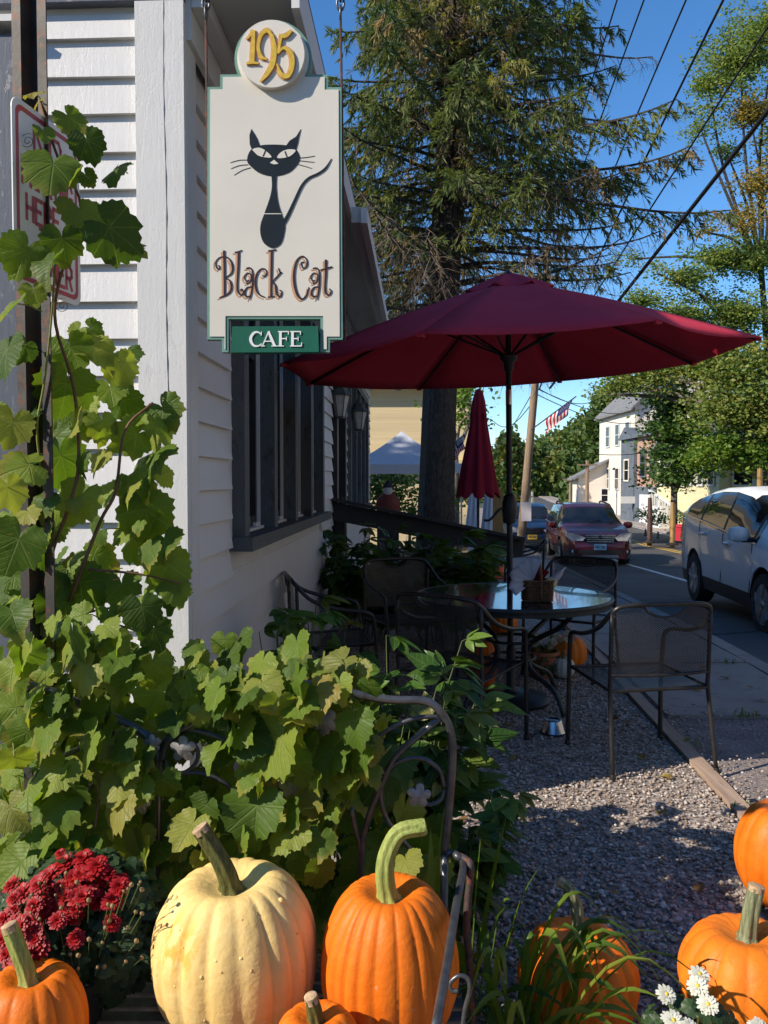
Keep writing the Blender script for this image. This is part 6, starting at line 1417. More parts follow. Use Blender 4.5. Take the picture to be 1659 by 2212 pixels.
# far woodland: one mass
g_ = np.random.default_rng(4); QV, QR = [], []
def wood_blob(px, py, Y, rx, ry, hue, n):
    c_ = np.array(P(px, py, Y)); k = Y / F; cl_ = g_.normal(size=(n, 3)); cl_ /= np.linalg.norm(cl_, axis=1)[:, None]; cl_ = cl_ * (g_.random((n, 1)) ** .33) * np.array([rx * k, rx * k * .6, ry * k]) + c_; s_ = Y * .0052
    for q in cl_:
        nl = 8; o = g_.normal(size=(nl, 3)) * s_ * 1.3; pp = q + o; u = g_.normal(size=(nl, 3)); u /= np.linalg.norm(u, axis=1)[:, None]; w = np.cross(u, g_.normal(size=(nl, 3))); w /= np.linalg.norm(w, axis=1)[:, None]; ss = s_ * (.5 + g_.random((nl, 1)))
        QV.append(np.stack([pp - u * ss * .7, pp + w * ss * .45, pp + u * ss * .7, pp - w * ss * .45], 1)); QR.append(np.clip(hue + g_.random(nl) * .3, 0, 1))
wr = random.Random(6)
for x in range(700, 1420, 13):
    top = np.interp(x, [700, 1080, 1110, 1150, 1190, 1230, 1280, 1320, 1420], [1000, 985, 985, 975, 955, 945, 915, 895, 880]); y = top + wr.uniform(-6, 12)
    while y < 1090: wood_blob(x + wr.uniform(-9, 9), y + 14, wr.uniform(100, 150), wr.uniform(14, 26), wr.uniform(14, 26), wr.choice([0, .1, .2, .3, .45, .6]), 46); y += 18
for x, y in ((1310, 960), (1320, 1010), (1300, 1040), (1280, 1060), (1250, 1070), (1305, 915), (1325, 870)): wood_blob(x, y, 75, 30, 34, .15, 110)
for y in range(960, 1090, 12): wood_blob(1098 + wr.uniform(-2, 2), y, 60, 4 + (y - 940) * .10, 10, .0, 40)
QV = np.concatenate(QV); n = len(QV)
tag(struct(link('woodland', np_mesh('woodland', QV.reshape(-1, 3), np.arange(n * 4).reshape(n, 4), M['wood_far'], np.repeat(np.concatenate(QR), 4))), 'stuff'), 'hazy mixed green woodland at the far end of the street', 'woodland')
# trees standing left of the building, beyond the picture's edge: they shade the yard and street
b6 = Vector((-15.0, 12.0, 0)); bl = [(0, 0, 12, 3.5, 3.5, 3.5, 0), (2, 2, 10, 3, 3, 3, 0), (-2, -2, 10, 3, 3, 3, 0), (0, 4, 9, 3, 3, 2.6, 0), (0, -4, 9.5, 3, 3, 2.6, 0), (0, 6, 12, 3, 3, 3, 0)]
leaf_tree('yard_tree', 'leafy yard tree standing behind the white clapboard building', b6, 6.0, .35, bl, .22, 4.0, 22, [M['maple']])

# ================================================================ buildings further on
# plain blocks added out of view to shut off part of the open sky
M['blocker_wall'] = mk('plain_grey_blocker', (.27, .25, .225), .9, .15, 3, .3, 20, .01)
nb_ = thing('sky_blocker', 'plain grey block added across the street, out of view, to cut sky light', 'building', (18.0, 5.0, -.2)); b = MB(); b.box((0, 0, 5), (9, 40, 10)); b.build('wall', M['blocker_wall'], nb_)
nb_ = thing('sky_blocker', 'plain grey block added behind the viewer to cut sky light', 'building', (-6.0, -20.0, -.2)); b = MB(); b.box((0, 0, 4.5), (26, 8, 9)); b.build('wall', M['blocker_wall'], nb_)
def plain_house(name, label, loc, rz, w, d, h, rise, wall, roofm, ridge='x', over=.35, cat='house'):
    hs = thing(name, label, cat, loc, rz); b = MB(); b.box((0, 0, h / 2 - .5), (w, d, h + 1.0)); b.build('wall', wall, hs)
    b = MB()
    if ridge == 'x':
        b.prism([(-d / 2, h), (d / 2, h), (0, h + rise)], lambda u, v, t_: (t_, u, v), -w / 2 + .02, w / 2 - .02); b.build('gable', wall, hs)
        for s_ in (-1, 1):
            b = MB(); k = rise / (d / 2); b.prism([(s_ * (d / 2 + over), h - over * k + .03), (0, h + rise + .03), (0, h + rise + .18), (s_ * (d / 2 + over), h - over * k + .18)], lambda u, v, t_: (t_, u, v), -w / 2 - over, w / 2 + over); b.build('roof', roofm, hs)
    else:
        b.prism([(-w / 2, h), (w / 2, h), (0, h + rise)], lambda u, v, t_: (u, t_, v), -d / 2 + .02, d / 2 - .02); b.build('gable', wall, hs)
        for s_ in (-1, 1):
            b = MB(); k = rise / (w / 2); b.prism([(s_ * (w / 2 + over), h - over * k + .03), (0, h + rise + .03), (0, h + rise + .18), (s_ * (w / 2 + over), h - over * k + .18)], lambda u, v, t_: (u, t_, v), -d / 2 - over, d / 2 + over); b.build('roof', roofm, hs)
    return hs
def window_at(hs, x, y, z, w, h, axis='y', trim=None, name='window'):
    """window on a wall whose outward normal is -y ('y') or -x ('x')"""
    wn_ = MB()
    if axis == 'y': wn_.box((x, y - .02, z), (w, .04, h))
    else: wn_.box((x - .02, y, z), (.04, w, h))
    wo = wn_.build(name, M['glass'], hs); t_ = .09
    b = MB()
    for a, c_, ww, hh in ((0, h / 2, w + 2 * t_, t_), (0, -h / 2, w + 2 * t_, t_), (-w / 2 - t_ / 2, 0, t_, h - t_), (w / 2 + t_ / 2, 0, t_, h - t_), (0, 0, w, .05)):
        if axis == 'y': b.box((x + a, y - .05, z + c_), (ww, .05, hh))
        else: b.box((x - .05, y + a, z + c_), (.05, ww, hh))
    b.build('frame', trim or M['white_plain'], wo); return wo
M['cream_wall'] = mk('cream_clapboard', (.66, .52, .30), .7, .08, 2, .3, 6, .03, stretch=(.1, .1, 6)); M['yellow_wall'] = mk('pale_yellow_clapboard', (.66, .58, .34), .7, .08, 2, .3, 6, .02, stretch=(.1, .1, 8))
M['far_white'] = mk('far_white_clapboard', (.70, .63, .53), .7, .06, 2, .3, 6, .02, stretch=(.1, .1, 8)); M['grey_roof'] = mk('grey_shingle', (.17, .17, .17), .9, .25, 5, .4, 30, .02); M['slate_grey'] = mk('slate_grey_paint', (.115, .13, .15), .7, .15, 2)
t = NT('red_brick'); v = t.coord('Object'); br = t.n('ShaderNodeTexBrick'); br.inputs['Scale'].default_value = 6.0; br.inputs['Color1'].default_value = (.40, .145, .085, 1); br.inputs['Color2'].default_value = (.50, .20, .12, 1); br.inputs['Mortar'].default_value = (.42, .33, .27, 1); br.inputs['Mortar Size'].default_value = .012
mp = t.n('ShaderNodeMapping'); mp.inputs['Rotation'].default_value = (R(90), 0, 0); t.l(v, mp.inputs[0]); t.l(mp.outputs[0], br.inputs['Vector']); t.bsdf(br.outputs[0], .85, 0, .3); M['brick'] = t.m
# cream house behind the tent
hx = P(850, 900, 30)
ch_ = plain_house('cream_house', 'cream clapboard house with grey roof behind the white tent', (hx.x - 3.6, 33, gz(33)), R(-2), 13.0, 6.0, 6.2, 2.2, M['cream_wall'], M['grey_roof'])
b = MB(); b.box((0, -3.25, 3.05), (13, .5, .12)); b.build('ledge', M['cream_wall'], ch_)
b = MB(); b.box((0, -3.2, 6.0), (13, .6, .5)); b.build('eave', M['cream_wall'], ch_)
for x in (-4.5, -1.8): window_at(ch_, x, -3.0, 4.7, .9, 1.4)
# white house, brick shop and yellow house stand along the far side of the street: their street walls face -x
def far_pt(px, Y): return P(px, 1040, Y).x
wx0 = 16.6
wh = plain_house('white_house', 'tall white gabled house beyond the brick building', (wx0 + 3.5, 59.5, gz(57)), 0, 7.0, 9.0, 7.4, 3.4, M['far_white'], M['grey_roof'], 'y', .35)
for x, z in ((-2.2, 5.7), (0, 5.7), (-1.0, 8.3)): window_at(wh, x, -4.5, z, .85, 1.5)
for y in (-3, -.5, 2): window_at(wh, -3.5, y, 5.7, .9, 1.5, 'x'); window_at(wh, -3.5, y, 2.6, .9, 1.5, 'x')
b = MB(); b.box((-2.0, 3.2, 9.3), (.8, .8, 2.6)); b.build('chimney', M['slate_grey'], wh)
bx0 = 15.3
bk_ = thing('brick_building', 'red brick shop with a slate grey corner bay across the street', 'building', (bx0, 46.2, gz(49)))
b = MB(); b.box((3.0, 3.4, 2.4), (6.0, 6.8, 5.8)); b.build('wall', M['brick'], bk_)
b = MB(); b.box((.1, 5.3, 2.3), (.62, 2.7, 5.4)); bay = b.build('corner_bay', M['slate_grey'], bk_)
b = MB(); b.prism([(3.9, 5.005), (6.7, 5.005), (5.3, 5.75)], lambda u, v, t_: (t_, u, v), -.42, .5); b.build('pediment', M['slate_grey'], bay)
window_at(bay, -.21, 5.3, 3.1, .9, 1.3, 'x', M['far_white'])
b = MB(); b.box((-.12, 2.0, 5.15), (.4, 3.9, .25)); b.build('cornice', M['slate_grey'], bk_)
b = MB(); b.box((-.08, 2.0, .95), (.16, 3.9, 2.3)); sf = b.build('shop_front', M['slate_grey'], bk_)
b = MB(); b.box((-.18, 1.9, .8), (.05, 1.8, 1.7)); b.build('shop_door', M['white_plain'], sf)
for y in (.9, 2.7): window_at(bk_, 0, y, 3.5, .9, 1.6, 'x', M['slate_grey'])
gb = thing('shop_sign_board', 'small white shop sign board hanging by the slate grey bay', 'sign', (far_pt(1357, 50), 50, P(1357, 1080, 50).z)); b = MB(); b.box((0, 0, 0), (.85, .06, .42)); b.build('board', M['white_plain'], gb)
b = MB(); b.tube([(.42, 0, .1), (.7, .0, .1)], .02, 5); b.build('bracket', M['iron_dark'], gb)
gh = plain_house('low_grey_house', 'low grey roofed house left of the tall white house', (far_pt(1324, 62), 64, gz(62)), R(-8), 4.6, 5, 2.6, 1.3, M['far_white'], M['grey_roof'], 'y', .4); window_at(gh, 0, -2.5, 1.3, 1.2, 1.0)
yh = plain_house('yellow_house', 'pale yellow house with white porch stairs behind the street trees', (14.6 + 3.2, 40.2, gz(40)), 0, 6.4, 8.2, 3.9, 2.2, M['yellow_wall'], M['grey_roof'], 'x')
for y in (3.2, 2.2, .9, -.6, -2.0, -3.3): window_at(yh, -3.2, y, 2.9, .55, 1.4, 'x')
for x in (-2.2, -.6, 1.2): window_at(yh, x, -4.1, 2.9, .8, 1.4)
for y in (3.3, 2.4): window_at(yh, -3.2, y, .9, .5, .9, 'x')
for k in range(11):
    f = k / 10; b = MB(); b.box((-3.75, 3.6 - 4.0 * f, .55 + .8 * (1 - f) * 1.0), (.07, .07, 1.0)); b.build('baluster', M['white_plain'], yh)
b = MB(); b.beam((-3.75, 3.7, 1.92), (-3.75, -.5, 1.06), .10, .10); b.build('stair_rail', M['white_plain'], yh)
b = MB(); b.box((-3.5, 3.0, .5), (.5, 2.4, 1.2)); b.build('porch', M['white_plain'], yh)
for k, (lab, px, py, Y, r_) in enumerate((('round clipped yellow green bush before the brick shop', 1395, 1105, 36, 24), ('low yellow green hedge below the yellow house', 1422, 1118, 34, 20), ('wider flowering bush right of the street tree', 1478, 1110, 35, 18))):
    q = P(px, py, Y); bb = Vector((q.x, Y, gz(Y))); leaf_tree('garden_bush', lab, bb, .3, .05, [blob(px, py + 6, Y, r_, 16, bb)], .10, 90.0, 30 + k, [M['bright_tree']], limbs=False)
pl_ = thing('planter', 'dark red planter beside the street tree on the lawn', 'planter', tuple(Vector((P(1480, 1118, 33).x, 33, gz(33))))); b = MB(); b.lathe([(.4, 0), (.55, .55), (.58, .56), (.58, .62), (.48, .62)], 20); b.build('pot', M['canvas_red'], pl_, smooth=40)

# ================================================================ white tent
M['tent'] = clothmat('white_tent_canvas', (.66, .69, .78), (.74, .76, .82), .3)
Yt = 19.5; tx0, tx1 = P(770, 1005, Yt).x, P(997, 1005, Yt).x; zt0, zt1 = P(868, 1003, Yt).z, P(868, 931, Yt + 1.3).z; tcx = P(868, 931, Yt + 1.3).x
tn = thing('canopy_tent', 'white peaked canopy tent behind the spruce trunk', 'tent', (tcx, Yt + 1.3, gz(Yt))); T0 = Vector(tn.location)
tx0 = 2 * tcx - tx1
cs = [Vector((tx0, Yt, zt0)), Vector((tx1, Yt, zt0)), Vector((tx1, Yt + 2.7, zt0)), Vector((tx0, Yt + 2.7, zt0))]; apx = Vector((tcx, Yt + 1.3, zt1))
b = MB(); nn = 6
for k in range(4):
    A, Bq = cs[k], cs[(k + 1) % 4]; vs = []
    for i in range(nn + 1):
        f = i / nn
        for j in range(nn + 1): q = A.lerp(Bq, j / nn).lerp(apx, f); q.z -= .10 * math.sin(math.pi * f) * (1 - .2 * math.sin(math.pi * j / nn)); vs.append(q - T0)
    b.add(vs, [(i * (nn + 1) + j, i * (nn + 1) + j + 1, (i + 1) * (nn + 1) + j + 1, (i + 1) * (nn + 1) + j) for i in range(nn) for j in range(nn)])
b.build('canopy', M['tent'], tn, smooth=40)
b = MB()
for k in range(4): A, Bq = cs[k] - T0, cs[(k + 1) % 4] - T0; b.add([A + Vector((0, 0, .003)), Bq + Vector((0, 0, .003)), Bq - Vector((0, 0, .20)), A - Vector((0, 0, .20))], [(0, 1, 2, 3)])
b.build('valance', M['tent'], tn, recalc=False)
for k in range(4): q = cs[k] - T0; b = MB(); b.tube([(q.x, q.y, 0), (q.x, q.y, q.z)], .022, 6); b.build('leg', M['white_plain'], tn)
for px in (1012, 1046):
    q = P(px, 1100, 17.5); cu = thing('white_drape', 'gathered white cloth drape hanging ' + ('left' if px < 1030 else 'right') + ' of the closed parasol pole', 'drape', (q.x, q.y, gz(17.5))); b = MB()
    pts = [(.10 * (1 + .3 * math.cos(6 * a)) * math.cos(a), .10 * (1 + .3 * math.cos(6 * a)) * math.sin(a)) for a in [i * math.pi / 20 for i in range(40)]]
    b.prism(pts, lambda u, v, t_: (u * (1.3 - .4 * t_) + .06 * t_, v, t_), 0, P(px, 1050, 17.5).z - gz(17.5)); b.build('cloth', M['tent'], cu, smooth=50)
# wooden boards standing by the street, cone, small figure
M['board_wood'] = mk('varnished_board', (.32, .19, .06), .6, .25, 4, stretch=(6, 6, .5))
for k, (px, Y) in enumerate(((1061, 18.5), (1071, 18.7), (1080, 18.9))):
    q = P(px, 1095, Y); bo_ = thing('standing_board', ('first', 'second', 'third')[k] + ' of the three upright wooden boards right of the closed parasol', 'board', (q.x, Y, gz(Y)), 0, 'upright boards'); b = MB(); hh = P(px, 1045 + 4 * k, Y).z - gz(Y)
    b.prism([(-.07, 0), (.07, 0), (.075, hh * .8), (.05, hh * .95), (0, hh), (-.05, hh * .95), (-.075, hh * .8)], lambda u, v, t_: (u, t_, v), -.02, .02); b.build('plank', M['board_wood'], bo_)
M['cone_orange'] = mk('orange_cone_plastic', (.80, .12, .02), .5, .1, 10)
q = P(1077, 1145, 15.5); cn = thing('traffic_cone', 'orange traffic cone standing by the kerb', 'cone', (q.x, 15.5, gz(15.5))); b = MB(); b.lathe([(.13, .03), (.03, .68), (.02, .70)], 20); b.build('body', M['cone_orange'], cn, smooth=60); b = MB(); b.box((0, 0, .015), (.34, .34, .03)); b.build('base', M['cone_orange'], cn)
M['fig_red'] = mk('dull_red_paint', (.16, .03, .02), .7, .2, 8)
q = P(838, 1080, 15.2); fg = thing('garden_figure', 'small garden figure in red with a white beard under the tent', 'figure', (q.x, 15.2, gz(15.2))); zz = P(838, 1105, 15.2).z - gz(15.2)
b = MB(); b.box((0, 0, zz / 2 - .02), (.4, .4, zz - .04)); b.build('plinth', M['dark_wood'], fg)
b = MB(); b.lathe([(.20, 0), (.23, .12), (.20, .25), (.10, .36), (.05, .40)], 18, (0, 0, zz - .02)); b.build('body', M['fig_red'], fg, smooth=60)
b = MB(); b.lathe([(0, -.10), (.06, -.06), (.085, .02), (.07, .10), (0, .14)], 16, (0, -.06, zz + .36)); b.build('head', M['napkin'], fg, smooth=60)
b = MB(); b.lathe([(.11, 0), (.10, .03), (.05, .10), (0, .17)], 16, (0, -.03, zz + .44)); b.build('hat', M['dark_wood'], fg, smooth=60)

# ================================================================ poles, wires, flags
M['pole_wood'] = mk('weathered_utility_pole', (.25, .175, .115), .9, .25, 5, .6, 30, .01, stretch=(6, 6, .4), col2=(.16, .11, .08))
Yp = 24.0; pb_, pt_ = P(1122, 1195, Yp), P(1184, 530, Yp)
up_ = thing('utility_pole', 'leaning wooden utility pole carrying the wires and a flag', 'utility pole', (pb_.x, Yp, gz(Yp))); O0 = Vector(up_.location)
b = MB(); b.tube([Vector((0, 0, -.1)), (pb_ + pt_) / 2 - O0, pt_ - O0], [.125, .11, .085], 14); b.build('pole', M['pole_wood'], up_, smooth=60)
for py, L in ((562, 1.3), (600, .9)):
    q = P(1181 - (py - 530) * .09, py, Yp - .16) - O0; b = MB(); b.beam(q - Vector((L / 2, 0, 0)), q + Vector((L / 2, 0, 0)), .09, .11); arm = b.build('crossarm', M['pole_wood'], up_)
    for f in (-.45, 0.2, .45): b = MB(); b.lathe([(.03, 0), (.05, .05), (.03, .08), (.045, .12), (0, .15)], 10, (q.x + L * f, q.y, q.z + .06)); b.build('insulator', M['steel'], arm)
b = MB(); q = P(1137, 1105, Yp - .18) - O0; b.box(q, (.28, .02, .55)); b.build('notice', M['napkin'], up_)
M['wire'] = mk('black_cable', (.012, .012, .014), .6, .1, 4)
def wire(label, x0, y0, x1, y1, Y1, r, k=1.6, cat='cable', sag=.0, group='overhead cables'):
    a = P(x0, y0, Yp - .2); c_ = P(x1, y1, Y1); e = a + (c_ - a) * k; o = thing('overhead_cable', label, cat, tuple(a), 0, group); n = 24
    pts = [(a - a) + (e - a) * (i / n) - Vector((0, 0, sag * math.sin(math.pi * i / n))) for i in range(n + 1)]
    b = MB(); b.tube(pts, r, 6, False); b.build('strand', M['wire'], o, smooth=180)
def yz(py, z): return (z - HC) * F / (1040 - py)
wire('thin overhead wire nearest the spruce, leftmost of the six', 1180, 492, 1333, 0, yz(0, 8.6), .012); wire('second overhead wire from the spruce', 1188, 556, 1391, 0, yz(0, 8.3), .012)
wire('third overhead wire from the spruce', 1178, 735, 1498, 0, yz(0, 8.0), .013, sag=-.25); wire('fourth overhead wire crossing the spruce twigs', 1165, 840, 1590, 0, yz(0, 7.6), .017, sag=-.35)
wire('fifth overhead wire in front of the locust', 1160, 830, 1659, 58, yz(58, 7.2), .014); wire('thick black cable rising above the parasol to the right', 1188, 838, 1659, 240, yz(240, 6.2), .034)
for k, (x0, y0, x1, y1, Y0, Y1) in enumerate(((1155, 850, 1420, 905, Yp, 40), (1160, 840, 1400, 880, Yp, 42), (1150, 870, 1060, 905, Yp, 34), (1152, 845, 1060, 960, Yp, 60), (1148, 950, 1480, 960, Yp + 8, 33), (1160, 838, 1320, 845, Yp, 36))):
    a, c_ = P(x0, y0, Y0), P(x1, y1, Y1); o = thing('overhead_cable', ('thin cable from the pole to the white house', 'upper thin cable from the pole across the street', 'thin cable from the pole to the yellow green tree', 'thin cable from the pole down the street', 'low slack cable crossing in front of the far houses', 'short service cable from the pole into the trees')[k], 'cable', tuple(a), 0, 'overhead cables'); b = MB(); n = 14
    b.tube([(c_ - a) * (i / n) - Vector((0, 0, .5 * math.sin(math.pi * i / n))) for i in range(n + 1)], .014, 5, False); b.build('strand', M['wire'], o, smooth=180)
M['flag_red'] = clothmat('red_flag_stripe', (.42, .02, .035), (.48, .03, .04), .3); M['flag_white'] = clothmat('white_flag_stripe', (.70, .68, .66), (.76, .74, .72), .3); M['flag_blue'] = clothmat('blue_flag_field', (.02, .025, .11), (.03, .035, .14), .25)
def flag(label, a, tip, fly, hang, seed):
    """flag on an angled staff from a to tip; fly: hoist length share, hang: cloth vector"""
    a, tip = Vector(a), Vector(tip); fl = thing('flag', label, 'flag', tuple(a)); d = tip - a
    b = MB(); b.tube([Vector((0, 0, 0)), d], .018, 6); b.build('staff', M['steel'], fl); hv = Vector(hang); h0, h1 = d * .93, d * (.93 - fly); nu, nv = 14, 13; V = []
    for i in range(nu + 1):
        u = i / nu
        for j in range(nv + 1): v_ = j / nv; q = h0.lerp(h1, v_) + hv * u + Vector((.05 * math.sin(u * 9 + v_ * 2 + seed) * u, .10 * math.sin(u * 7 + v_ * 4 + seed) * u, .04 * math.sin(u * 8) * u - .05 * u * v_)); q += (h0.lerp(h1, .5) - h0.lerp(h1, v_)) * (.35 * u); V.append(tuple(q))
    def sub(me_V, faces):
        ids = sorted({k for f in faces for k in f}); mp_ = {k: i for i, k in enumerate(ids)}; return np.array([me_V[k] for k in ids]), np.array([[mp_[k] for k in f] for f in faces])
    for nm, mat, sel in (('red_stripes', M['flag_red'], lambda i, j: j % 2 == 0 and not (i < 6 and j < 7)), ('white_stripes', M['flag_white'], lambda i, j: j % 2 == 1 and not (i < 6 and j < 7)), ('blue_field', M['flag_blue'], lambda i, j: i < 6 and j < 7)):
        link(nm, np_mesh(nm, *sub(V, [(i * (nv + 1) + j, i * (nv + 1) + j + 1, (i + 1) * (nv + 1) + j + 1, (i + 1) * (nv + 1) + j) for i in range(nu) for j in range(nv) if sel(i, j)]), mat, smooth=True), fl)
    st_ = MB(); 
    for i in range(5):
        for j in range(6):
            q = Vector(V[i * (nv + 1) + j]).lerp(Vector(V[(i + 1) * (nv + 1) + j + 1]), .5); st_.box((q.x, q.y - .012, q.z), (.022, .004, .022), .3)
    st_.build('stars', M['flag_white'], fl)
flag('striped flag with a blue starred field flying from the utility pole', P(1148, 928, Yp - .1), P(1245, 856, Yp - .6), .60, (-.12, -.05, -.52), 1.0)
flag('striped flag hanging at the tent edge left of the closed parasol', P(962, 972, 17.0), P(1004, 938, 16.8), .75, (.05, -.1, -.32), 2.0)
for k, (lab, px, yt_, yb_, Y) in enumerate((('pale distant utility pole with short crossarm', 1232, 1028, 1092, 70), ('distant brown utility pole right of the pale one', 1243, 1030, 1092, 66), ('distant dark utility pole by the wood edge', 1268, 995, 1090, 58), ('slim metal lamp post far down the street', 1149, 1062, 1090, 52))):
    a, c_ = P(px, yb_, Y), P(px, yt_, Y); z0 = gz(Y); fp = thing('distant_pole', lab, 'utility pole', (a.x, Y, z0)); b = MB(); b.tube([(0, 0, -.2), (0, 0, c_.z - z0)], [.15, .11] if k < 3 else [.09, .07], 8); b.build('pole', M['pole_wood'] if k < 3 else M['steel'], fp)
    b = MB(); b.box((0 if k < 3 else -.4, -.14, c_.z - z0 - .3), (1.4 if k < 3 else .8, .1, .1)); b.build('crossarm', M['pole_wood'] if k < 3 else M['steel'], fp)
for k, (lab, px, yt_, yb_, Y) in enumerate((('rusty brown marker post on the lawn by the bush', 1403, 1075, 1145, 31.5), ('orange wrapped young tree trunk standing on the lawn', 1452, 1085, 1165, 30.0), ('yellow post top showing above the pale parked car', 1640, 1012, 1100, 24.0))):
    a, c_ = P(px, yb_, Y), P(px, yt_, Y); z0 = gz(Y); fp = thing('lawn_post', lab, 'post', (a.x, Y, z0)); b = MB(); b.tube([(0, 0, -.1), (.02, 0, (c_.z - z0) / 2), (0, 0, c_.z - z0)], [.09, .10, .07], 8); b.build('shaft', M['board_wood'] if k else M['rust_iron'], fp); b = MB(); b.lathe([(.22, 0), (.2, .06), (.1, .08)], 12); b.build('foot', M['soil'], fp)

# ================================================================ cars
def paint(name, col, metal=.3, rough=.32):
    t = NT(name); v = t.coord('Object'); t.bsdf(t.ramp(t.noise(v, 2, 3), [(.3, tuple(x * .94 for x in col)), (.7, col)]), rough, metal, .5, None, .6); return t.m
M['car_white'] = paint('pearl_white_car_paint', (.78, .76, .72), .0, .4); M['car_maroon'] = paint('maroon_car_paint', (.075, .006, .010), .2, .3); M['car_blue'] = paint('dark_blue_car_paint', (.02, .035, .075), .3, .3)
t = NT('car_glass'); t.bsdf((.012, .014, .016), .04, 0, .8); M['car_glass'] = t.m
M['lamp_lens'] = mk('headlamp_lens', (.55, .56, .56), .12, .25, 14, metal=.4, coat=1.0); M['amber_lens'] = mk('amber_lens', (.6, .2, .02), .2, .1, 10); M['red_lens'] = mk('red_lens', (.30, .01, .012), .15, .1, 10, coat=1.0)
M['plate_blue'] = mk('blue_licence_plate', (.22, .38, .52), .5, .12, 30); M['plate_gold'] = mk('gold_licence_plate', (.62, .40, .05), .5, .1, 20); M['plastic'] = mk('black_plastic_cladding', (.022, .022, .023), .6, .2, 20)
def make_car(label, loc, rz, pm, L, W, ztop, belt, hwf, wheels, wr, win, pillars, cowl, roof0, roof1, tail, front='wagon', plate=None, rails=False, clad=True):
    """x forward; tables: ztop/belt/hwf = [(x, value)]; win = (x0, x1) side glass span"""
    car = thing('parked_car', label, 'car', loc, rz); T = lambda tab, x: float(np.interp(x, [p[0] for p in tab], [p[1] for p in tab]))
    xs = set(np.round(np.linspace(-L / 2, L / 2, 70), 3)); 
    for p in pillars: xs |= {p - .035, p + .035}
    xs |= {cowl, roof0, roof1, tail, win[0], win[1]}
    for xc in wheels:
        for k in range(-10, 11): xs.add(round(xc + (wr + .055) * math.sin(k * math.pi / 20), 4))
        xs |= {xc - wr - .056, xc + wr + .056}
    xs = sorted(xs); V = []; nrow = 10
    for x in xs:
        zb = .24
        for xc in wheels:
            if abs(x - xc) < wr + .0555: zb = max(zb, wr + math.sqrt(max(0, (wr + .055) ** 2 - (x - xc) ** 2)) - .0)
        hw = T(hwf, x); zt_ = T(ztop, x); bl_ = min(T(belt, x), zt_ - .02); cab = max(0, min(1, (zt_ - bl_ - .06) / .35)); hr_ = hw * (.93 - .17 * cab) ; mz = .62
        rows = [(hw * .955, zb), (hw * .985, max(zb + .01, min(.42, bl_ - .1))), (hw, max(zb + .02, mz)), (hw * .992, max(zb + .03, (mz + bl_) / 2)), (hw * .965, max(zb + .04, bl_))]
        ze = bl_ + (zt_ - bl_) * (.86 if cab > 0 else .7); rows += [(hw * .965 + (hr_ - hw * .965) * .52, bl_ + (ze - bl_) * .55), (hr_, ze), (hr_ * .90, bl_ + (zt_ - bl_) * .955), (hr_ * .5, bl_ + (zt_ - bl_) * .99), (0, zt_)]
        for y, z in rows: V.append((x, -y, z))
        for y, z in rows[-2::-1]: V.append((x, y, z))
    w = 2 * nrow - 1; Fs, mi = [], []
    for i in range(len(xs) - 1):
        xm = (xs[i] + xs[i + 1]) / 2
        for j in range(w - 1):
            jj = j if j < nrow - 1 else w - 2 - j; m = 0
            if jj in (4, 5) and win[0] < xm < win[1] and not any(abs(xm - p) < .034 for p in pillars) and T(ztop, xm) - T(belt, xm) > .12: m = 1
            if jj in (4, 5) and any(abs(xm - p) < .034 for p in pillars): m = 2
            if jj >= 6 and (roof0 < xm < cowl or tail < xm < roof1): m = 1
            if jj == 0 and clad: m = 2
            Fs.append((i * w + j, i * w + j + 1, (i + 1) * w + j + 1, (i + 1) * w + j)); mi.append(m)
    nF = len(xs) - 1
    b = MB(); b.v = V; b.f = Fs + [tuple(range(w - 1, -1, -1)), tuple(nF * w + k for k in range(w))]; b.m = mi + [0, 0]; b.build('body', [pm, M['car_glass'], M['plastic']], car, smooth=38)
    b = MB(); b.box((0, 0, .42), (L * .86, W * .72, .36)); b.build('underbody', M['black'], car)
    for xc in wheels:
        for s_ in (-1, 1):
            wy = s_ * (W / 2 - .12); wh_ = thing('wheel', None, None, (xc, wy, wr)); del_label(wh_); wh_.parent = car; wh_.rotation_euler = (-math.pi / 2 * s_, 0, 0)
            b = MB(); b.lathe([(wr * .66, -.11), (wr * .92, -.11), (wr, -.08), (wr, .08), (wr * .94, .11), (wr * .68, .112), (wr * .64, .09)], 32); b.build('tyre', M['black'], wh_, smooth=40)
            b = MB(); b.lathe([(wr * .67, .10), (wr * .64, .105), (wr * .60, .06), (wr * .3, .03), (0, .03)], 32); b.build('rim', M['pewter'], wh_, smooth=40)
            b = MB()
            for k in range(5):
                a = 2 * math.pi * k / 5 + .3; d = Vector((math.cos(a), math.sin(a), 0))
                for da in (-.14, .14): e = Vector((math.cos(a + da), math.sin(a + da), 0)); b.beam(d * .03 + Vector((0, 0, .085)), e * (wr * .64) + Vector((0, 0, .098)), .045, .03)
            b.lathe([(.06, .08), (.055, .105), (0, .108)], 14); b.build('spokes', M['chrome'], wh_)
    sidey = lambda x: T(hwf, x)
    for s_ in (-1, 1):
        mx_ = cowl - .32; b = MB(); b.lathe([(0, -.10), (.09, -.07), (.10, 0), (.085, .07), (0, .09)], 14, (0, 0, 0), sx=.75, sy=1.25); mo = b.build('mirror', pm, car, smooth=60); mo.location = (mx_, s_ * (W / 2 + .10), T(belt, mx_) + .09)
        b = MB(); b.box((mx_ - .0, s_ * (W / 2 - .01), T(belt, mx_) + .02), (.08, .16, .05)); b.build('mirror_arm', M['plastic'], car)
        for p in pillars[:2]:
            hx_ = p + .24; b = MB(); b.tube([(hx_ - .1, s_ * (sidey(hx_) * .99 + .012), T(belt, hx_) - .12), (hx_ + .1, s_ * (sidey(hx_) * .99 + .012), T(belt, hx_) - .11)], .018, 8); b.build('door_handle', pm, car, smooth=60)
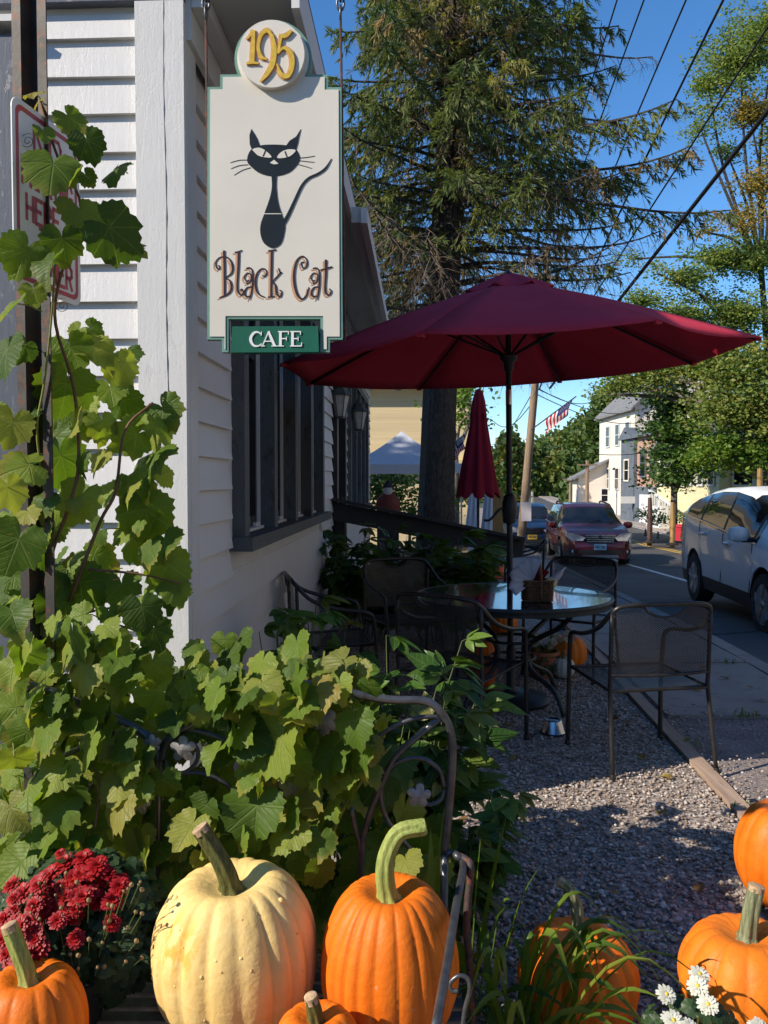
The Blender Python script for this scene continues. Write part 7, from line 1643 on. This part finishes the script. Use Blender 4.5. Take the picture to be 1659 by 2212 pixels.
        for p in pillars[:3]: b = MB(); b.beam((p, s_ * (sidey(p) + .001), .40), (p + .02, s_ * (sidey(p) * .975 + .001), T(belt, p) - .01), .010, .006, (0, 1, 0)); b.build('door_seam', M['black'], car)
        b = MB(); b.beam((win[0] - .1, s_ * (sidey(0) * .968 + .004), T(belt, win[0]) + .005), (win[1], s_ * (sidey(win[1]) * .966 + .004), T(belt, win[1]) + .004), .018, .02); b.build('window_trim', M['chrome'], car)
        if rails: b = MB(); b.tube([Vector(q) for q in spline([(roof0 - .1, s_ * W * .345, T(ztop, roof0) - .03), (roof0 - .3, s_ * W * .345, T(ztop, roof0) + .055), (roof1 + .5, s_ * W * .345, T(ztop, roof1) + .05), (roof1 + .2, s_ * W * .345, T(ztop, roof1) - .03)], 4)], .025, 6); b.build('roof_rail', M['plastic'], car, smooth=180)
        # lamps wrap round the corners
        fx = L / 2; hl = T(ztop, fx - .35)
        b = MB(); pts = [(W * .20, hl - .13), (W * .30, hl - .05), (W * .45, hl + .0), (W * .455, hl - .12), (W * .38, hl - .22), (W * .24, hl - .21)]
        fr_ = lambda u, v, t_: (fx + .012 - max(0, (u - W * .22)) ** 1.6 * .62 + t_, s_ * u, v); b.prism(pts, fr_, -.22, .006); b.build('headlight', M['lamp_lens'], car)
        b = MB(); b.prism([(W * .30, .36), (W * .42, .37), (W * .43, .47), (W * .31, .48)], fr_, -.15, .012); fo = b.build('fog_light_bezel', M['plastic'], car); b = MB(); b.lathe([(.05, 0), (.045, .02), (0, .03)], 12); lo = b.build('fog_light', M['lamp_lens'], fo); lo.rotation_euler = (0, math.pi / 2, 0); lo.location = fr_(W * .365, .42, .012)
        b = MB(); rx_ = -L / 2; b.prism([(W * .34, .80), (W * .475, .82), (W * .45, 1.15), (W * .40, 1.2)], lambda u, v, t_: (rx_ - .008 + max(0, (u - W * .3)) * .35 + t_, s_ * u, v), -.008, .16); b.build('tail_light', M['red_lens'], car)
    gz0 = hl - .06; b = MB(); gw = W * .205
    b.prism([(-gw, gz0), (gw, gz0), (gw * .86, gz0 - .20), (-gw * .86, gz0 - .20)], lambda u, v, t_: (fx + t_ - .05 * (u / gw) ** 2 * .3, u, v), -.05, .014); gr_ = b.build('grille', M['plastic'], car)
    for k in range(4): z = gz0 - .015 - k * .052; k2 = gw * (1 - .14 * k / 3.6); b = MB(); b.box((fx + .016, 0, z), (.022, k2 * 2, .026 if k else .034)); b.build('grille_bar', M['chrome'], gr_)
    b = MB(); b.lathe([(.062, 0), (.058, .012), (.05, .014), (0, .014)], 20, sy=.62); em = b.build('emblem', M['car_blue'], gr_); em.rotation_euler = (0, math.pi / 2, math.pi / 2 * 0); em.location = (fx + .026, 0, gz0 - .045); em.rotation_euler = (math.pi / 2, 0, math.pi / 2)
    b = MB(); b.box((fx - .02, 0, .42), (.06, W * .60, .10)); b.build('lower_grille', M['plastic'], car)
    b = MB(); b.prism([(-W * .26, .27), (W * .26, .27), (W * .24, .345), (-W * .24, .345)], lambda u, v, t_: (fx + t_ - .04 * (u / W) ** 2, u, v), -.1, .024); b.build('skid_plate', M['chrome'] if front == 'wagon' else M['plastic'], car)
    if plate: b = MB(); b.box((fx + .022, 0, .545), (.012, .31, .155)); po = b.build('licence_plate', plate, car); b = MB(); [b.box((fx + .030, -.11 + k * .037, .545), (.003, .02, .062)) for k in range(7) if k != 3]; b.build('plate_lettering', M['plate_letters'], po)
    for k, (ya, yb) in enumerate(((-.3, .25), (.2, .7))): b = MB(); b.beam((cowl + .03, ya, T(ztop, cowl) + .03), (cowl - .12, yb, T(ztop, cowl - .12) + .02), .018, .012); b.build('wiper', M['black'], car)
    return car
M['plate_letters'] = mk('plate_lettering', (.03, .05, .14), .5, .1, 10)
HWT = lambda L, W: [(-L / 2, W * .40), (-L / 2 + .12, W * .465), (-L / 2 + .5, W * .495), (0, W * .5), (L / 2 - .9, W * .495), (L / 2 - .4, W * .475), (L / 2 - .12, W * .42), (L / 2, W * .36)]
RD = math.atan(.085)
# pale crossover on the right: rounded roof falling to a tapered tail
L, W = 4.53, 1.82
zt_ = [(-2.265, .92), (-2.20, 1.02), (-2.05, 1.20), (-1.85, 1.36), (-1.6, 1.49), (-1.25, 1.585), (-.7, 1.645), (-.1, 1.655), (.4, 1.60), (.75, 1.48), (1.18, 1.16), (1.3, 1.10), (1.8, 1.02), (2.1, .90), (2.2, .72), (2.265, .60)]
bt_ = [(-2.265, .88), (-1.95, 1.26), (-1.6, 1.21), (-1.0, 1.12), (0, 1.06), (1.0, 1.0), (1.3, .97), (2.0, .86), (2.265, .55)]
fw, rw = G(1655, 1372, gz(8.3) - .12), G(1503, 1304, gz(11) - .12)
axd = Vector((fw.x - rw.x, fw.y - rw.y, 0)).normalized(); car_rz = math.atan2(-1.0, -.085)
midp = Vector((rw.x, rw.y, 0)) + Vector((-.085, -1, 0)).normalized() * 1.31; ctr = midp + Vector((1, -.085, 0)).normalized() * .86
make_car('pale white crossover parked along the kerb on the right', (ctr.x, ctr.y, gz(ctr.y) - .118), car_rz, M['car_white'], L, W, zt_, bt_, HWT(L, W), (-1.31, 1.31), .345, (-1.78, 1.05), (-1.12, -.10, .92), 1.18, .50, -1.62, -2.05, 'suv')
# maroon wagon facing the viewer
L, W = 4.78, 1.82
zt_ = [(-2.39, .95), (-2.3, 1.2), (-2.1, 1.45), (-1.8, 1.57), (-.8, 1.61), (.1, 1.60), (.4, 1.52), (1.12, 1.08), (1.25, 1.04), (1.9, .96), (2.25, .84), (2.34, .70), (2.39, .60)]
bt_ = [(-2.39, .9), (-1.9, 1.06), (0, .97), (1.1, .93), (1.3, .95), (2.1, .82), (2.39, .52)]
q = P(1296, 1212, 21.0); c_ = Vector((q.x, 21.0, 0)) + Vector((.085, 1, 0)).normalized() * (L / 2)
make_car('maroon wagon facing the viewer with silver grille and roof rails', (c_.x, c_.y, gz(c_.y) - .10), car_rz, M['car_maroon'], L, W, zt_, bt_, HWT(L, W), (-1.37, 1.37), .345, (-1.98, 1.0), (-1.05, -.05, .90), 1.12, .42, -1.7, -2.25, 'wagon', M['plate_blue'], True)
c_ = Vector((P(1150, 1150, 27.5).x, 27.5, 0)) + Vector((.085, 1, 0)).normalized() * (L / 2)
make_car('dark blue car with a gold plate parked behind the utility pole', (c_.x, c_.y, gz(c_.y) - .10), car_rz, M['car_blue'], L, W, zt_, bt_, HWT(L, W), (-1.37, 1.37), .345, (-1.98, 1.0), (-1.05, -.05, .90), 1.12, .42, -1.7, -2.25, 'wagon', M['plate_gold'], False)
